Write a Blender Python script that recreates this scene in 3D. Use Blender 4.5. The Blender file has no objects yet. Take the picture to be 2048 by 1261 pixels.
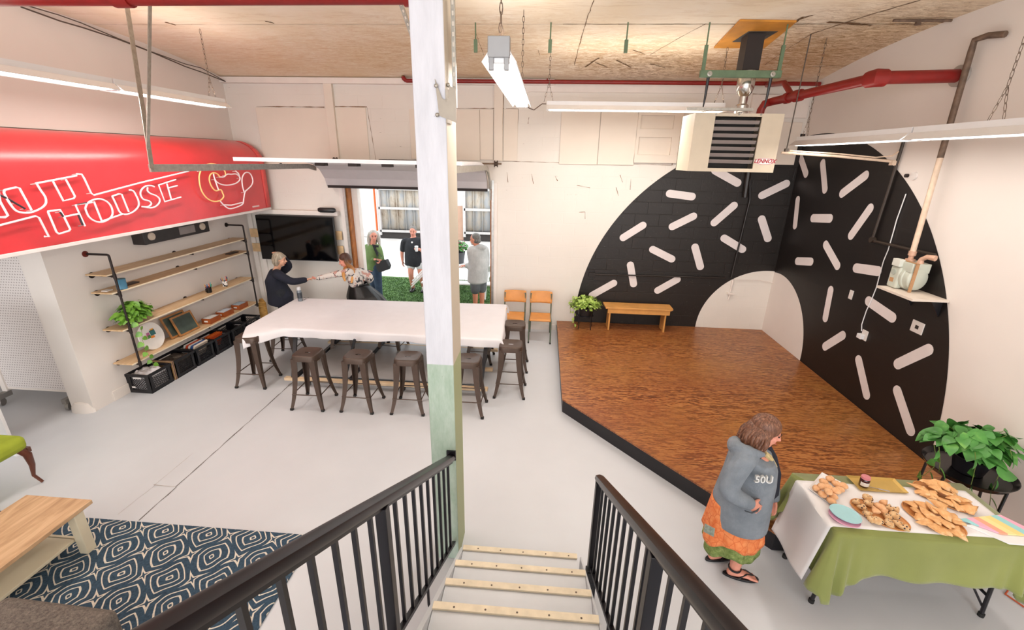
import bpy, bmesh, math, random
from mathutils import Vector as V, Matrix
from mathutils import noise as mnoise
R_ = math.radians
PI = math.pi
random.seed(7)
SC = bpy.context.scene
C = SC.collection

# ------------------------------------------------------------------ camera
FPX, PITCH, YAW, ROLL = 886.287, 0.341588858, 0.0704067516, -0.0194115652
EYE = V((0, 0, 3.15))
_f = V((-math.sin(YAW)*math.cos(PITCH), math.cos(YAW)*math.cos(PITCH), -math.sin(PITCH)))
_r = V((math.cos(YAW), math.sin(YAW), 0))
_d = _f.cross(_r)
CR = _r*math.cos(ROLL) + _d*math.sin(ROLL)
CD = -_r*math.sin(ROLL) + _d*math.cos(ROLL)
cam_data = bpy.data.cameras.new('camera')
cam_data.sensor_fit = 'HORIZONTAL'; cam_data.sensor_width = 36.0
cam_data.lens = FPX/2048*36.0
cam_data.clip_start = 0.05; cam_data.clip_end = 200
cam = bpy.data.objects.new('camera', cam_data); C.objects.link(cam)
cam.matrix_world = Matrix(((CR.x, -CD.x, -_f.x, EYE.x), (CR.y, -CD.y, -_f.y, EYE.y), (CR.z, -CD.z, -_f.z, EYE.z), (0, 0, 0, 1)))
SC.camera = cam

# ------------------------------------------------------------------ world, exposure
w = bpy.data.worlds.new('sky'); SC.world = w; w.use_nodes = True
bg = w.node_tree.nodes['Background']
bg.inputs['Color'].default_value = (0.93, 0.97, 1.0, 1); bg.inputs['Strength'].default_value = 2.8
SC.view_settings.view_transform = 'Standard'
SC.view_settings.look = 'None'
SC.view_settings.gamma = 1.0
SC.view_settings.use_curve_mapping = False
SC.view_settings.exposure = -0.15

def area_light(name, loc, size, power, col=(1, 1, 1), rot=(0, 0, 0)):
    l = bpy.data.lights.new(name, 'AREA'); l.shape = 'RECTANGLE'; l.size, l.size_y = size
    l.energy = power; l.color = col
    o = bpy.data.objects.new(name, l); C.objects.link(o); o.location = loc; o.rotation_euler = rot
    return o
# unseen fill lamps added behind the viewer to brighten the hall
for lx, lp in ((-3.4, 24), (0.3, 24), (2.0, 70)):
    area_light('hall_fill_lamp', (lx, -2.4, 4.22), (0.5, 2.4), lp, (1.0, 0.985, 0.965))
# broad unseen fill light added behind the viewer, tinted like daylight
area_light('rear_fill_light', (-2.0, -7.6, 2.6), (12.0, 3.2), 600, (0.97, 0.985, 1.0), (R_(90), 0, 0))

# ------------------------------------------------------------------ measuring helpers: a sight line met with a real plane of the room
def _ray(u, v): return CR*((u-1024)/FPX) + CD*((v-630.5)/FPX) + _f
def P_z(u, v, z=0.0): d = _ray(u, v); return EYE + d*((z-EYE.z)/d.z)
def P_y(u, v, y): d = _ray(u, v); return EYE + d*(y/d.y)
def P_x(u, v, x): d = _ray(u, v); return EYE + d*(x/d.x)

# ------------------------------------------------------------------ mesh builder
def frame_of(d, up=None):
    d = V(d).normalized()
    up = V(up) if up is not None else (V((0, 0, 1)) if abs(d.z) < 0.95 else V((0, 1, 0)))
    s = d.cross(up).normalized(); t = s.cross(d).normalized()
    return s, t, d

class MB:
    def __init__(s): s.v = []; s.f = []; s.m = []
    def add(s, vs, fs, mi=0):
        b = len(s.v); s.v += [V(p) for p in vs]
        for f in fs: s.f.append([b+i for i in f]); s.m.append(mi)
        return s
    def box(s, x0, y0, z0, x1, y1, z1, mi=0):
        vs = [(x, y, z) for z in (z0, z1) for y in (y0, y1) for x in (x0, x1)]
        return s.add(vs, [(0, 2, 3, 1), (4, 5, 7, 6), (0, 1, 5, 4), (2, 6, 7, 3), (0, 4, 6, 2), (1, 3, 7, 5)], mi)
    def obox(s, c, size, ax=None, mi=0):
        c = V(c); ax = ax or (V((1, 0, 0)), V((0, 1, 0)), V((0, 0, 1)))
        vs = [c + ax[0]*size[0]*i/2 + ax[1]*size[1]*j/2 + ax[2]*size[2]*k/2 for k in (-1, 1) for j in (-1, 1) for i in (-1, 1)]
        return s.add(vs, [(0, 2, 3, 1), (4, 5, 7, 6), (0, 1, 5, 4), (2, 6, 7, 3), (0, 4, 6, 2), (1, 3, 7, 5)], mi)
    def beam(s, p0, p1, w, h, up=None, mi=0):
        p0, p1 = V(p0), V(p1); a, b, d = frame_of(p1-p0, up)
        return s.obox((p0+p1)/2, (w, h, (p1-p0).length), (a, b, d), mi)
    def tube(s, pts, r, n=10, mi=0, caps=True, flat=None, up=None):
        pts = [V(p) for p in pts]; k = len(pts)
        rs = r if isinstance(r, (list, tuple)) else [r]*k
        rings = []; pa = None
        for i, p in enumerate(pts):
            d = (pts[min(i+1, k-1)] - pts[max(i-1, 0)])
            if d.length < 1e-9: d = V((0, 0, 1))
            a, b, dd = frame_of(d, up)
            if pa is not None:
                a2 = pa - dd*pa.dot(dd)
                if a2.length > 1e-5 and up is None: a = a2.normalized(); b = a.cross(dd)
            pa = a
            rr = rs[i]; ra, rb = rr if isinstance(rr, (list, tuple)) else (rr, rr*(flat or 1))
            rings.append([p + a*ra*math.cos(2*PI*j/n) + b*rb*math.sin(2*PI*j/n) for j in range(n)])
        return s.rings(rings, mi, caps)
    def rings(s, rings, mi=0, caps=True, closed=True):
        n = len(rings[0]); vs = [p for r in rings for p in r]; fs = []
        for i in range(len(rings)-1):
            for j in range(n if closed else n-1):
                fs.append((i*n+j, i*n+(j+1) % n, (i+1)*n+(j+1) % n, (i+1)*n+j))
        if caps and closed:
            fs.append(tuple(reversed(range(n)))); fs.append(tuple((len(rings)-1)*n+j for j in range(n)))
        return s.add(vs, fs, mi)
    def cyl(s, p0, p1, r0, r1=None, n=16, mi=0):
        return s.tube([p0, p1], [r0, r0 if r1 is None else r1], n, mi)
    def lathe(s, prof, o=(0, 0, 0), n=24, ax=(0, 0, 1), mi=0, sc=(1, 1)):
        a, b, d = frame_of(ax); o = V(o)
        rings = [[o + d*z + a*r*sc[0]*math.cos(2*PI*j/n) + b*r*sc[1]*math.sin(2*PI*j/n) for j in range(n)] for r, z in prof]
        return s.rings(rings, mi, True)
    def prism(s, poly, vec, mi=0):
        poly = [V(p) for p in poly]; vec = V(vec); n = len(poly)
        vs = poly + [p+vec for p in poly]
        fs = [tuple(range(n)), tuple(reversed(range(n, 2*n)))] + [(i, i+n, (i+1) % n+n, (i+1) % n) for i in range(n)]
        return s.add(vs, fs, mi)
    def poly(s, pts, mi=0): return s.add(pts, [tuple(range(len(pts)))], mi)
    def ell(s, c, r, ax=None, n=14, m=9, mi=0):
        c = V(c); r = (r, r, r) if not isinstance(r, (tuple, list)) else r
        ax = ax or (V((1, 0, 0)), V((0, 1, 0)), V((0, 0, 1)))
        rings = []
        for i in range(1, m):
            t = PI*i/m; q = math.sin(t); z = -math.cos(t)
            rings.append([c + ax[0]*r[0]*q*math.cos(2*PI*j/n) + ax[1]*r[1]*q*math.sin(2*PI*j/n) + ax[2]*r[2]*z for j in range(n)])
        b = len(s.v); s.rings(rings, mi, False)
        lo, hi = c - ax[2]*r[2], c + ax[2]*r[2]; s.v += [lo, hi]
        for j in range(n):
            s.f.append([b+(j+1) % n, b+j, len(s.v)-2]); s.m.append(mi)
            s.f.append([b+(m-2)*n+j, b+(m-2)*n+(j+1) % n, len(s.v)-1]); s.m.append(mi)
        return s
    def grid(s, fn, nu, nv, mi=0):
        vs = [fn(i/nu, j/nv) for j in range(nv+1) for i in range(nu+1)]
        fs = [(j*(nu+1)+i, j*(nu+1)+i+1, (j+1)*(nu+1)+i+1, (j+1)*(nu+1)+i) for j in range(nv) for i in range(nu)]
        return s.add(vs, fs, mi)
    def build(s, name, mat, parent=None, bevel=0, smooth=38, world=True, fix=True, seg=2, sub=0, solid=0, remesh=0, origin=None):
        me = bpy.data.meshes.new(name)
        if parent is None:
            if origin is None and s.v:
                xs = [p.x for p in s.v]; ys = [p.y for p in s.v]; zs = [p.z for p in s.v]
                origin = V(((min(xs)+max(xs))/2, (min(ys)+max(ys))/2, min(zs)))
            off = V(origin)
        else:
            off = V((0, 0, 0))
            if world:
                q = parent
                while q is not None: off = off + q.location; q = q.parent
        me.from_pydata([p-off for p in s.v], [], s.f)
        mats = mat if isinstance(mat, (list, tuple)) else [mat]
        for k in mats: me.materials.append(k)
        me.polygons.foreach_set('material_index', s.m)
        if fix:
            b = bmesh.new(); b.from_mesh(me)
            bmesh.ops.recalc_face_normals(b, faces=b.faces); b.to_mesh(me); b.free()
        if smooth:
            me.shade_smooth(); me.set_sharp_from_angle(angle=R_(smooth))
        me.update()
        o = bpy.data.objects.new(name, me); C.objects.link(o)
        if parent is None: o.location = off
        else: o.parent = parent
        if solid:
            md = o.modifiers.new('thick', 'SOLIDIFY'); md.thickness = solid; md.offset = 0
        if remesh:
            md = o.modifiers.new('fuse', 'REMESH'); md.mode = 'VOXEL'; md.voxel_size = remesh; md.use_smooth_shade = True
            md = o.modifiers.new('soften', 'SMOOTH'); md.factor = 0.5; md.iterations = 3
        if bevel:
            md = o.modifiers.new('bevel', 'BEVEL'); md.width = bevel; md.segments = seg; md.limit_method = 'ANGLE'; md.angle_limit = R_(40)
        if sub:
            md = o.modifiers.new('sub', 'SUBSURF'); md.levels = sub; md.render_levels = sub
        return o

def thing(name, label, cat, loc=(0, 0, 0), rotz=0, group=None):
    o = bpy.data.objects.new(name, None); C.objects.link(o)
    o.location = loc; o.rotation_euler = (0, 0, rotz); o.empty_display_size = 0.1
    o['label'] = label; o['category'] = cat
    if group: o['group'] = group
    return o
def tag(o, label, cat, group=None, kind=None):
    o['label'] = label; o['category'] = cat
    if group: o['group'] = group
    if kind: o['kind'] = kind
    return o
def struct(o, label=None):
    o['kind'] = 'structure'
    if label: o['label'] = label
    return o
def dup(root, loc, rotz=0, label=None, group=None):
    kids = [(ch, list(ch.children)) for ch in root.children]
    r = root.copy(); C.objects.link(r); r.location = loc; r.rotation_euler = (0, 0, rotz)
    if label: r['label'] = label
    if group: r['group'] = group
    for ch, gs in kids:
        c = ch.copy(); C.objects.link(c); c.parent = r
        for g in gs:
            d = g.copy(); C.objects.link(d); d.parent = c
    return r

# ------------------------------------------------------------------ materials
def lin(h):
    if isinstance(h, str):
        c = [int(h[i:i+2], 16)/255 for i in (0, 2, 4)]
        return tuple((x/12.92 if x <= 0.04045 else ((x+0.055)/1.055)**2.4) for x in c) + (1,)
    return tuple(h) + ((1,) if len(h) == 3 else ())
class NT:
    def __init__(s, name):
        s.mat = bpy.data.materials.new(name); s.mat.use_nodes = True
        s.t = s.mat.node_tree; s.b = s.t.nodes['Principled BSDF']; s.tc = s.n('ShaderNodeTexCoord')
    def n(s, kind, **kw):
        o = s.t.nodes.new(kind)
        for k, v in kw.items(): setattr(o, k, v)
        return o
    def l(s, a, b): s.t.links.new(a, b)
    def put(s, sock, v):
        if hasattr(v, 'is_linked') or hasattr(v, 'links'): s.l(v, sock)
        else: sock.default_value = v
    def math(s, op, a, b=None, c=None):
        o = s.n('ShaderNodeMath', operation=op)
        s.put(o.inputs[0], a)
        if b is not None: s.put(o.inputs[1], b)
        if c is not None: s.put(o.inputs[2], c)
        return o.outputs[0]
    def mapping(s, scale=(1, 1, 1), rot=(0, 0, 0), loc=(0, 0, 0), src='Object'):
        m = s.n('ShaderNodeMapping'); s.l(s.tc.outputs[src], m.inputs[0])
        m.inputs['Scale'].default_value = scale; m.inputs['Rotation'].default_value = rot; m.inputs['Location'].default_value = loc
        return m.outputs[0]
    def noise(s, vec, scale=5, detail=4, rough=0.55, dist=0):
        o = s.n('ShaderNodeTexNoise'); s.l(vec, o.inputs['Vector'])
        o.inputs['Scale'].default_value = scale; o.inputs['Detail'].default_value = detail
        o.inputs['Roughness'].default_value = rough; o.inputs['Distortion'].default_value = dist
        return o.outputs['Fac']
    def ramp(s, fac, stops, interp='LINEAR'):
        o = s.n('ShaderNodeValToRGB'); s.l(fac, o.inputs[0]); cr = o.color_ramp; cr.interpolation = interp
        while len(cr.elements) < len(stops): cr.elements.new(0.5)
        for e, (p, c) in zip(cr.elements, stops): e.position = p; e.color = lin(c) if not isinstance(c, float) else (c, c, c, 1)
        return o.outputs['Color']
    def mix(s, fac, a, b, mode='MIX'):
        o = s.n('ShaderNodeMix', data_type='RGBA', blend_type=mode)
        s.put(o.inputs[0], fac); s.put(o.inputs[6], a); s.put(o.inputs[7], b)
        return o.outputs[2]
    def bump(s, h, strength=0.3, dist=0.01):
        o = s.n('ShaderNodeBump'); s.l(h, o.inputs['Height']); o.inputs['Strength'].default_value = strength
        o.inputs['Distance'].default_value = dist; s.l(o.outputs[0], s.b.inputs['Normal'])
    def col(s, v): s.put(s.b.inputs['Base Color'], v)
_MC = {}
def mat(name, hexc, rough=0.6, metal=0.0, var=0.06, nscale=6, bump=0.0, bscale=60, coat=0, trans=0, emit=None, es=0, spec=None):
    if name in _MC: return _MC[name]
    k = NT(name); c = lin(hexc)
    k.b.inputs['Roughness'].default_value = rough; k.b.inputs['Metallic'].default_value = metal
    if spec is not None: k.b.inputs['Specular IOR Level'].default_value = spec
    if var:
        vv = k.noise(k.mapping(), nscale, 3)
        d = tuple(x*(1-var) for x in c[:3]) + (1,); u = tuple(min(1, x*(1+var)) for x in c[:3]) + (1,)
        k.col(k.ramp(vv, [(0.3, d[:3]), (0.7, u[:3])]))
    else: k.b.inputs['Base Color'].default_value = c
    if bump: k.bump(k.noise(k.mapping(), bscale, 3), bump, 0.004)
    if coat: k.b.inputs['Coat Weight'].default_value = coat; k.b.inputs['Coat Roughness'].default_value = 0.1
    if trans: k.b.inputs['Transmission Weight'].default_value = trans
    if emit: k.b.inputs['Emission Color'].default_value = lin(emit); k.b.inputs['Emission Strength'].default_value = es
    _MC[name] = k.mat
    return k.mat

# ================================================================== the room shell
YB, XL, XR, ZC, ZW = 8.08, -5.61, 4.13, 4.35, 4.75
def ZCY(y): return 4.60 - 0.25*(max(0, y-5.2)/2.88)**2      # the roof bows down towards the back wall
def P_c(u, v):
    z = 4.5
    for _ in range(12): p = P_z(u, v, z); z = ZCY(p.y)
    return p
def swap_xz(k, a='X', b='Z'):
    sp = k.n('ShaderNodeSeparateXYZ'); k.l(k.tc.outputs['Object'], sp.inputs[0])
    cb = k.n('ShaderNodeCombineXYZ'); k.l(sp.outputs[a], cb.inputs[0]); k.l(sp.outputs[b], cb.inputs[1])
    return cb.outputs[0]
def block_paint(name, hexc, rough, a='X', strength=0.35, dirt=0.0, speck=0.0):
    k = NT(name); v = swap_xz(k, a)
    br = k.n('ShaderNodeTexBrick'); k.l(v, br.inputs['Vector'])
    br.inputs['Scale'].default_value = 1.0; br.inputs['Brick Width'].default_value = 0.42; br.inputs['Row Height'].default_value = 0.205
    br.inputs['Mortar Size'].default_value = 0.006; br.inputs['Mortar Smooth'].default_value = 0.6
    br.inputs['Color1'].default_value = (1, 1, 1, 1); br.inputs['Color2'].default_value = (1, 1, 1, 1); br.inputs['Mortar'].default_value = (0, 0, 0, 1)
    n1 = k.noise(k.mapping((1, 1, 1)), 26, 4, 0.6)
    gate = k.ramp(k.noise(k.mapping((1, 1, 1), loc=(3, 1, 2)), 1.3, 2), [(0.42, 0.15), (0.62, 1.0)])
    h = k.math('ADD', k.math('MULTIPLY', k.math('SUBTRACT', br.outputs['Fac'], 0.0), k.math('MULTIPLY', gate, -0.8)), k.math('MULTIPLY', n1, 0.35))
    k.bump(h, strength, 0.006)
    c = lin(hexc); base = k.ramp(k.noise(k.mapping(), 1.1, 3), [(0.3, tuple(x*0.94 for x in c[:3])), (0.7, c[:3])])
    if dirt:
        ms = k.math('MULTIPLY', k.ramp(k.noise(k.mapping((1, 1, 2.5), loc=(7, 0, 3)), 9, 5, 0.7), [(0.70, 0.0), (0.74, 1.0)]), dirt)
        base = k.mix(ms, base, lin('7A6350'))
    if speck:
        ms = k.math('MULTIPLY', k.ramp(k.noise(k.mapping((1, 1, 6)), 22, 4, 0.7), [(0.68, 0.0), (0.72, 1.0)]), speck)
        base = k.mix(ms, base, lin('C9BDB4'))
    k.col(base); k.b.inputs['Roughness'].default_value = rough
    return k.mat
m_wall = block_paint('painted_block', 'E9E2DA', 0.75, dirt=0.5)
m_wallp = mat('painted_plaster', 'E8E0DA', 0.8, var=0.025, nscale=1.2, bump=0.08, bscale=25)
m_black_block = block_paint('black_mural_paint', '1D1714', 0.45, strength=1.0, speck=0.4)
m_black_r = block_paint('black_mural_paint_smooth', '17110F', 0.45, a='Y', strength=0.12, speck=0.0)
m_sprinkle = mat('white_mural_paint', 'E2D9D8', 0.7, var=0.03)
m_panel = mat('cream_panel_paint', 'E8DCCF', 0.7, var=0.03, nscale=1.5)
m_trimw = mat('white_trim_paint', 'EBE2DB', 0.6, var=0.03)
m_black = mat('black_metal', '17151A', 0.4, var=0.1)
m_white = mat('white_enamel', 'EDECEE', 0.4, var=0.02)

# floor: pale grey paint, one long joint with worn edges
k = NT('grey_floor_paint')
b1 = k.noise(k.mapping(), 0.8, 4, 0.6); b2 = k.noise(k.mapping((1, 1, 1), loc=(4, 4, 0)), 14, 5, 0.7)
base = k.ramp(b1, [(0.25, 'C8CACF'), (0.75, 'D3D5DA')])
k.col(k.mix(k.math('MULTIPLY', k.ramp(b2, [(0.72, 0.0), (0.8, 1.0)]), 0.25), base, lin('A9A19A')))
k.b.inputs['Roughness'].default_value = 0.36; k.bump(k.noise(k.mapping(), 5, 4), 0.05, 0.01)
m_floor = k.mat
m_crack = mat('floor_joint', '6F6A66', 0.9, var=0.3, nscale=30)
m_crack2 = mat('floor_joint_pale', 'B2ACA6', 0.9, var=0.2, nscale=30)
fl = MB(); fl.box(-9.5, -8.0, -0.12, XR, 8.5, 0.0)
def strip(mb, pts, wd, z, mi):
    rnd = random.Random(3)
    for a, b in zip(pts, pts[1:]):
        n = max(2, int((b-a).length/0.09)); d = (b-a).normalized(); s_ = V((-d.y, d.x, 0))
        prev = None
        for i in range(n+1):
            p = a.lerp(b, i/n) + s_*rnd.uniform(-0.006, 0.006); ww = wd*rnd.uniform(0.35, 1.1)
            q = (p + s_*ww + V((0, 0, z)), p - s_*ww + V((0, 0, z)))
            if prev: mb.poly([prev[0], q[0], q[1], prev[1]], mi)
            prev = q
jp = [P_z(*p) for p in ((277, 1042), (352, 975), (480, 860), (585, 766), (650, 706))]
strip(fl, jp, 0.007, 0.0015, 1)
strip(fl, [P_z(*p) for p in ((235, 1030), (310, 971), (385, 908))], 0.0025, 0.0015, 2)
strip(fl, [P_z(*p) for p in ((308, 970), (352, 975))], 0.005, 0.0015, 2)
struct(fl.build('floor', [m_floor, m_crack, m_crack2], fix=False, smooth=0))

# ceiling: cream plywood sheets, water streaks and grime towards the right
k = NT('stained_plywood_ceiling')
base = k.ramp(k.noise(k.mapping((1, 1, 1)), 1.0, 4, 0.6), [(0.3, 'F1DFC2'), (0.7, 'F8EEDE')])
stre = k.noise(k.mapping((0.7, 4.0, 1), (0, 0, R_(-62))), 2.2, 7, 0.75, 0.8)
base = k.mix(k.math('MULTIPLY', k.ramp(stre, [(0.50, 0.0), (0.74, 1.0)]), 0.5), base, lin('C4A176'))
fine = k.noise(k.mapping((1.2, 7.0, 1), (0, 0, R_(-68))), 6, 7, 0.8, 0.5)
base = k.mix(k.math('MULTIPLY', k.ramp(fine, [(0.60, 0.0), (0.78, 1.0)]), 0.35), base, lin('9A7850'))
sp = k.n('ShaderNodeSeparateXYZ'); k.l(k.tc.outputs['Object'], sp.inputs[0])
def blob(cx, cy, rx, ry, hard=0.5):
    dx = k.math('DIVIDE', k.math('SUBTRACT', sp.outputs[0], cx), rx); dy = k.math('DIVIDE', k.math('SUBTRACT', sp.outputs[1], cy), ry)
    r = k.math('ADD', k.math('MULTIPLY', dx, dx), k.math('MULTIPLY', dy, dy))
    return k.ramp(r, [(0.0, 1.0), (1.0, 0.0)])
OX, OY = (-9.5+XR)/2, (-8.0+8.4)/2
grime = k.noise(k.mapping((1.2, 4.0, 1), (0, 0, R_(-50)), (2, 2, 0)), 5.5, 8, 0.85, 1.0)
for (cu, cv), rx, ry, lo, hi, colr, amt in (((1560, 125), 1.5, 1.4, 0.36, 0.54, 'C9873A', 0.7), ((1290, 118), 1.9, 1.2, 0.40, 0.56, 'B98C58', 0.7), ((1300, 132), 1.5, 0.7, 0.47, 0.60, '6E4A28', 0.75), ((1720, 75), 1.6, 1.7, 0.38, 0.56, 'A98050', 0.75), ((1740, 70), 1.5, 1.6, 0.52, 0.64, '4E3620', 0.75), ((600, 120), 3.0, 1.6, 0.36, 0.64, 'D8AE78', 0.7), ((850, 95), 1.8, 1.6, 0.42, 0.66, 'C79D66', 0.7), ((1060, 100), 1.8, 1.8, 0.42, 0.66, 'C79D66', 0.6)):
    cx, cy = P_c(cu, cv).x, P_c(cu, cv).y
    mk = k.math('MULTIPLY', k.math('MULTIPLY', blob(cx-OX, cy-OY, rx, ry), k.ramp(grime, [(lo, 0.0), (hi, 1.0)])), amt)
    base = k.mix(mk, base, lin(colr))
k.col(base); k.b.inputs['Roughness'].default_value = 0.8; k.bump(fine, 0.1, 0.004)
m_ceil = k.mat
m_seam = mat('ceiling_seam', '6E5236', 0.9, var=0.3, nscale=20)
ce = MB()
yy_ = [-8.0] + [5.2+i*0.2 for i in range(17)]
for i in range(len(yy_)-1): ce.poly([(-9.5, yy_[i], ZCY(yy_[i])), (XR, yy_[i], ZCY(yy_[i])), (XR, yy_[i+1], ZCY(yy_[i+1])), (-9.5, yy_[i+1], ZCY(yy_[i+1]))])
ce.box(-9.5, -8.0, 4.62, XR, 8.4, 4.8)
def cstrip(pa, pb, wd):
    n = max(2, int((pb-pa).length/0.3)); pts = [pa.lerp(pb, i/n) for i in range(n+1)]
    for q in pts: q.z = ZCY(q.y)
    strip(ce, pts, wd, -0.003, 1)
ysm = P_c(1250, 48).y
cstrip(V((0.1, ysm, 0)), V((XR-0.02, ysm, 0)), 0.009); cstrip(V((-5.6, ysm, 0)), V((0.1, ysm, 0)), 0.003)
for a, b, wd in (((1187, 0), (1148, 145), 0.005), ((1840, 0), (1622, 68), 0.011), ((1622, 68), (1530, 130), 0.005), ((1300, 110), (1412, 47), 0.004), ((950, 62), (968, 110), 0.003), ((1076, 100), (1078, 150), 0.004)): cstrip(P_c(*a), P_c(*b), wd)
for a, b, wd in (((330, 44), (352, 50), 0.02), ((530, 42), (548, 46), 0.02), ((1655, 44), (1720, 47), 0.035), ((1700, 48), (1745, 50), 0.03), ((1840, 43), (1888, 44), 0.02), ((1600, 38), (1625, 30), 0.02), ((1590, 45), (1606, 33), 0.02), ((1625, 133), (1692, 132), 0.008), ((1232, 120), (1262, 138), 0.02), ((1190, 125), (1215, 138), 0.014), ((1300, 128), (1330, 142), 0.016), ((1170, 138), (1195, 150), 0.02), ((1265, 100), (1290, 108), 0.01)): cstrip(P_c(*a), P_c(*b), wd)
struct(ce.build('ceiling', [m_ceil, m_seam], fix=False, smooth=0))

# ---- mural geometry: a ring with capsules, painted over the corner of two walls
def circle_clip(cx, cy, r, inside, n=120, a0=0, a1=2*PI):
    pts = []
    for i in range(n+1):
        t = a0+(a1-a0)*i/n; p = (cx+r*math.cos(t), cy+r*math.sin(t))
        if inside(p): pts.append(p)
    return pts
def capsule2(a, b, r, n=8):
    a, b = V(a), V(b); d = (b-a).normalized(); s_ = V((-d.y, d.x)); pts = []
    for i in range(n+1):
        t = PI/2+PI*i/n; pts.append(a + d*(r*math.cos(t)) + s_*(r*math.sin(t)))
    for i in range(n+1):
        t = -PI/2+PI*i/n; pts.append(b + d*(r*math.cos(t)) + s_*(r*math.sin(t)))
    return pts
Z0 = 0.05
wb = MB()
DX0, DX1, DZ = -3.66, -0.95, 2.62
for x0, x1, z0, z1 in ((XL-0.3, DX0, 0, ZC), (DX1, XR+0.3, 0, ZC), (DX0, DX1, DZ, ZC)): wb.box(x0, YB, z0, x1, YB+0.3, z1)
yy = YB-0.003
ring = [(XR, Z0)] + [(XR, 0.2+3.4*math.sin(math.acos((XR-4.03)/3.4)))] + circle_clip(4.03, 0.2, 3.4, lambda p: p[0] <= XR and p[1] >= Z0, 160, PI*0.49, PI*1.1) + [(0.633, Z0)]
wb.add([(x, yy, z) for x, z in ring], [tuple(range(len(ring)))], 1)
hole = [(XR, Z0)] + [(XR, 0.2+1.12*math.sin(math.acos((XR-4.03)/1.12)))] + circle_clip(4.03, 0.2, 1.12, lambda p: p[0] <= XR and p[1] >= Z0, 80, PI*0.47, PI*1.1) + [(2.92, Z0)]
wb.add([(x, yy-0.003, z) for x, z in hole], [tuple(range(len(hole)))], 3)
s1 = lambda x, y: (1100+x/2.802, 250+y/2.802)
s2 = lambda x, y: (1500+x/2.522, 450+y/2.522)
s3 = lambda x, y: (1550+x/2.522, y/2.522)
for a, b, r in (((670, 385), (795, 402), 19), ((685, 570), (803, 512), 19), ((410, 632), (520, 563), 19), ((575, 698), (682, 752), 19), ((812, 685), (842, 795), 19), ((450, 785), (468, 892), 19),
                ((603, 928), (712, 867), 18), ((235, 955), (357, 887), 18), ((920, 548), (1030, 452), 19), ((975, 635), (1078, 698), 19), ((1185, 528), (1220, 637), 20), ((1188, 395), (1322, 330), 20), ((925, 255), (1050, 325), 20)):
    pa, pb = P_y(*s1(*a), YB), P_y(*s1(*b), YB)
    cp = capsule2((pa.x, pa.z), (pb.x, pb.z), 0.064)
    wb.add([(p.x, yy-0.003, p.y) for p in cp], [tuple(range(len(cp)))], 2)
rndc = random.Random(9)
def crack(a, b, wd):
    A_, B_ = P_y(*a, YB), P_y(*b, YB); n = max(2, int((B_-A_).length/0.08)); d_ = (B_-A_).normalized(); s_ = V((-d_.z, 0, d_.x)); pr_ = None
    for i in range(n+1):
        p = A_.lerp(B_, i/n); w_ = wd*rndc.uniform(0.2, 1.1); q = (p+s_*w_, p-s_*w_)
        if pr_: wb.add([(v_.x, yy-0.001, v_.z) for v_ in (pr_[0], q[0], q[1], pr_[1])], [(0, 1, 2, 3)], 4)
        pr_ = q
for a, b, wd in (((1005, 323), (1118, 325), 0.004), ((452, 163), (648, 166), 0.010), ((670, 166), (820, 163), 0.010), ((910, 165), (990, 165), 0.008), ((1014, 345), (1016, 365), 0.005), ((1063, 348), (1067, 368), 0.006), ((1110, 352), (1115, 362), 0.007), ((1155, 371), (1180, 376), 0.005), ((1240, 350), (1245, 365), 0.006), ((1262, 358), (1260, 380), 0.006), ((1232, 375), (1237, 392), 0.006), ((1158, 425), (1170, 424), 0.005), ((1170, 424), (1170, 438), 0.004),
                 ((1058, 235), (1056, 248), 0.006), ((1356, 205), (1344, 330), 0.008), ((1145, 325), (1345, 331), 0.003), ((513, 213), (649, 214.5), 0.009), ((667, 213), (734, 214), 0.008), ((734, 214), (752, 320), 0.006), ((911, 217), (1008, 217), 0.006), ((963, 219), (962, 320), 0.006), ((1008, 170), (1003, 322), 0.006), ((1012, 217), (1037, 218), 0.004), ((1037, 218), (1033, 320), 0.006), ((1505, 188), (1560, 190), 0.006), ((1605, 196), (1618, 214), 0.02), ((1530, 213), (1618, 214), 0.005)): crack(a, b, wd)
struct(wb.build('wall_back', [m_wall, m_black_block, m_sprinkle, m_wall, mat('paint_crack', '8A6A50', 0.9, var=0.3, nscale=30)], fix=False, smooth=0))

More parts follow.
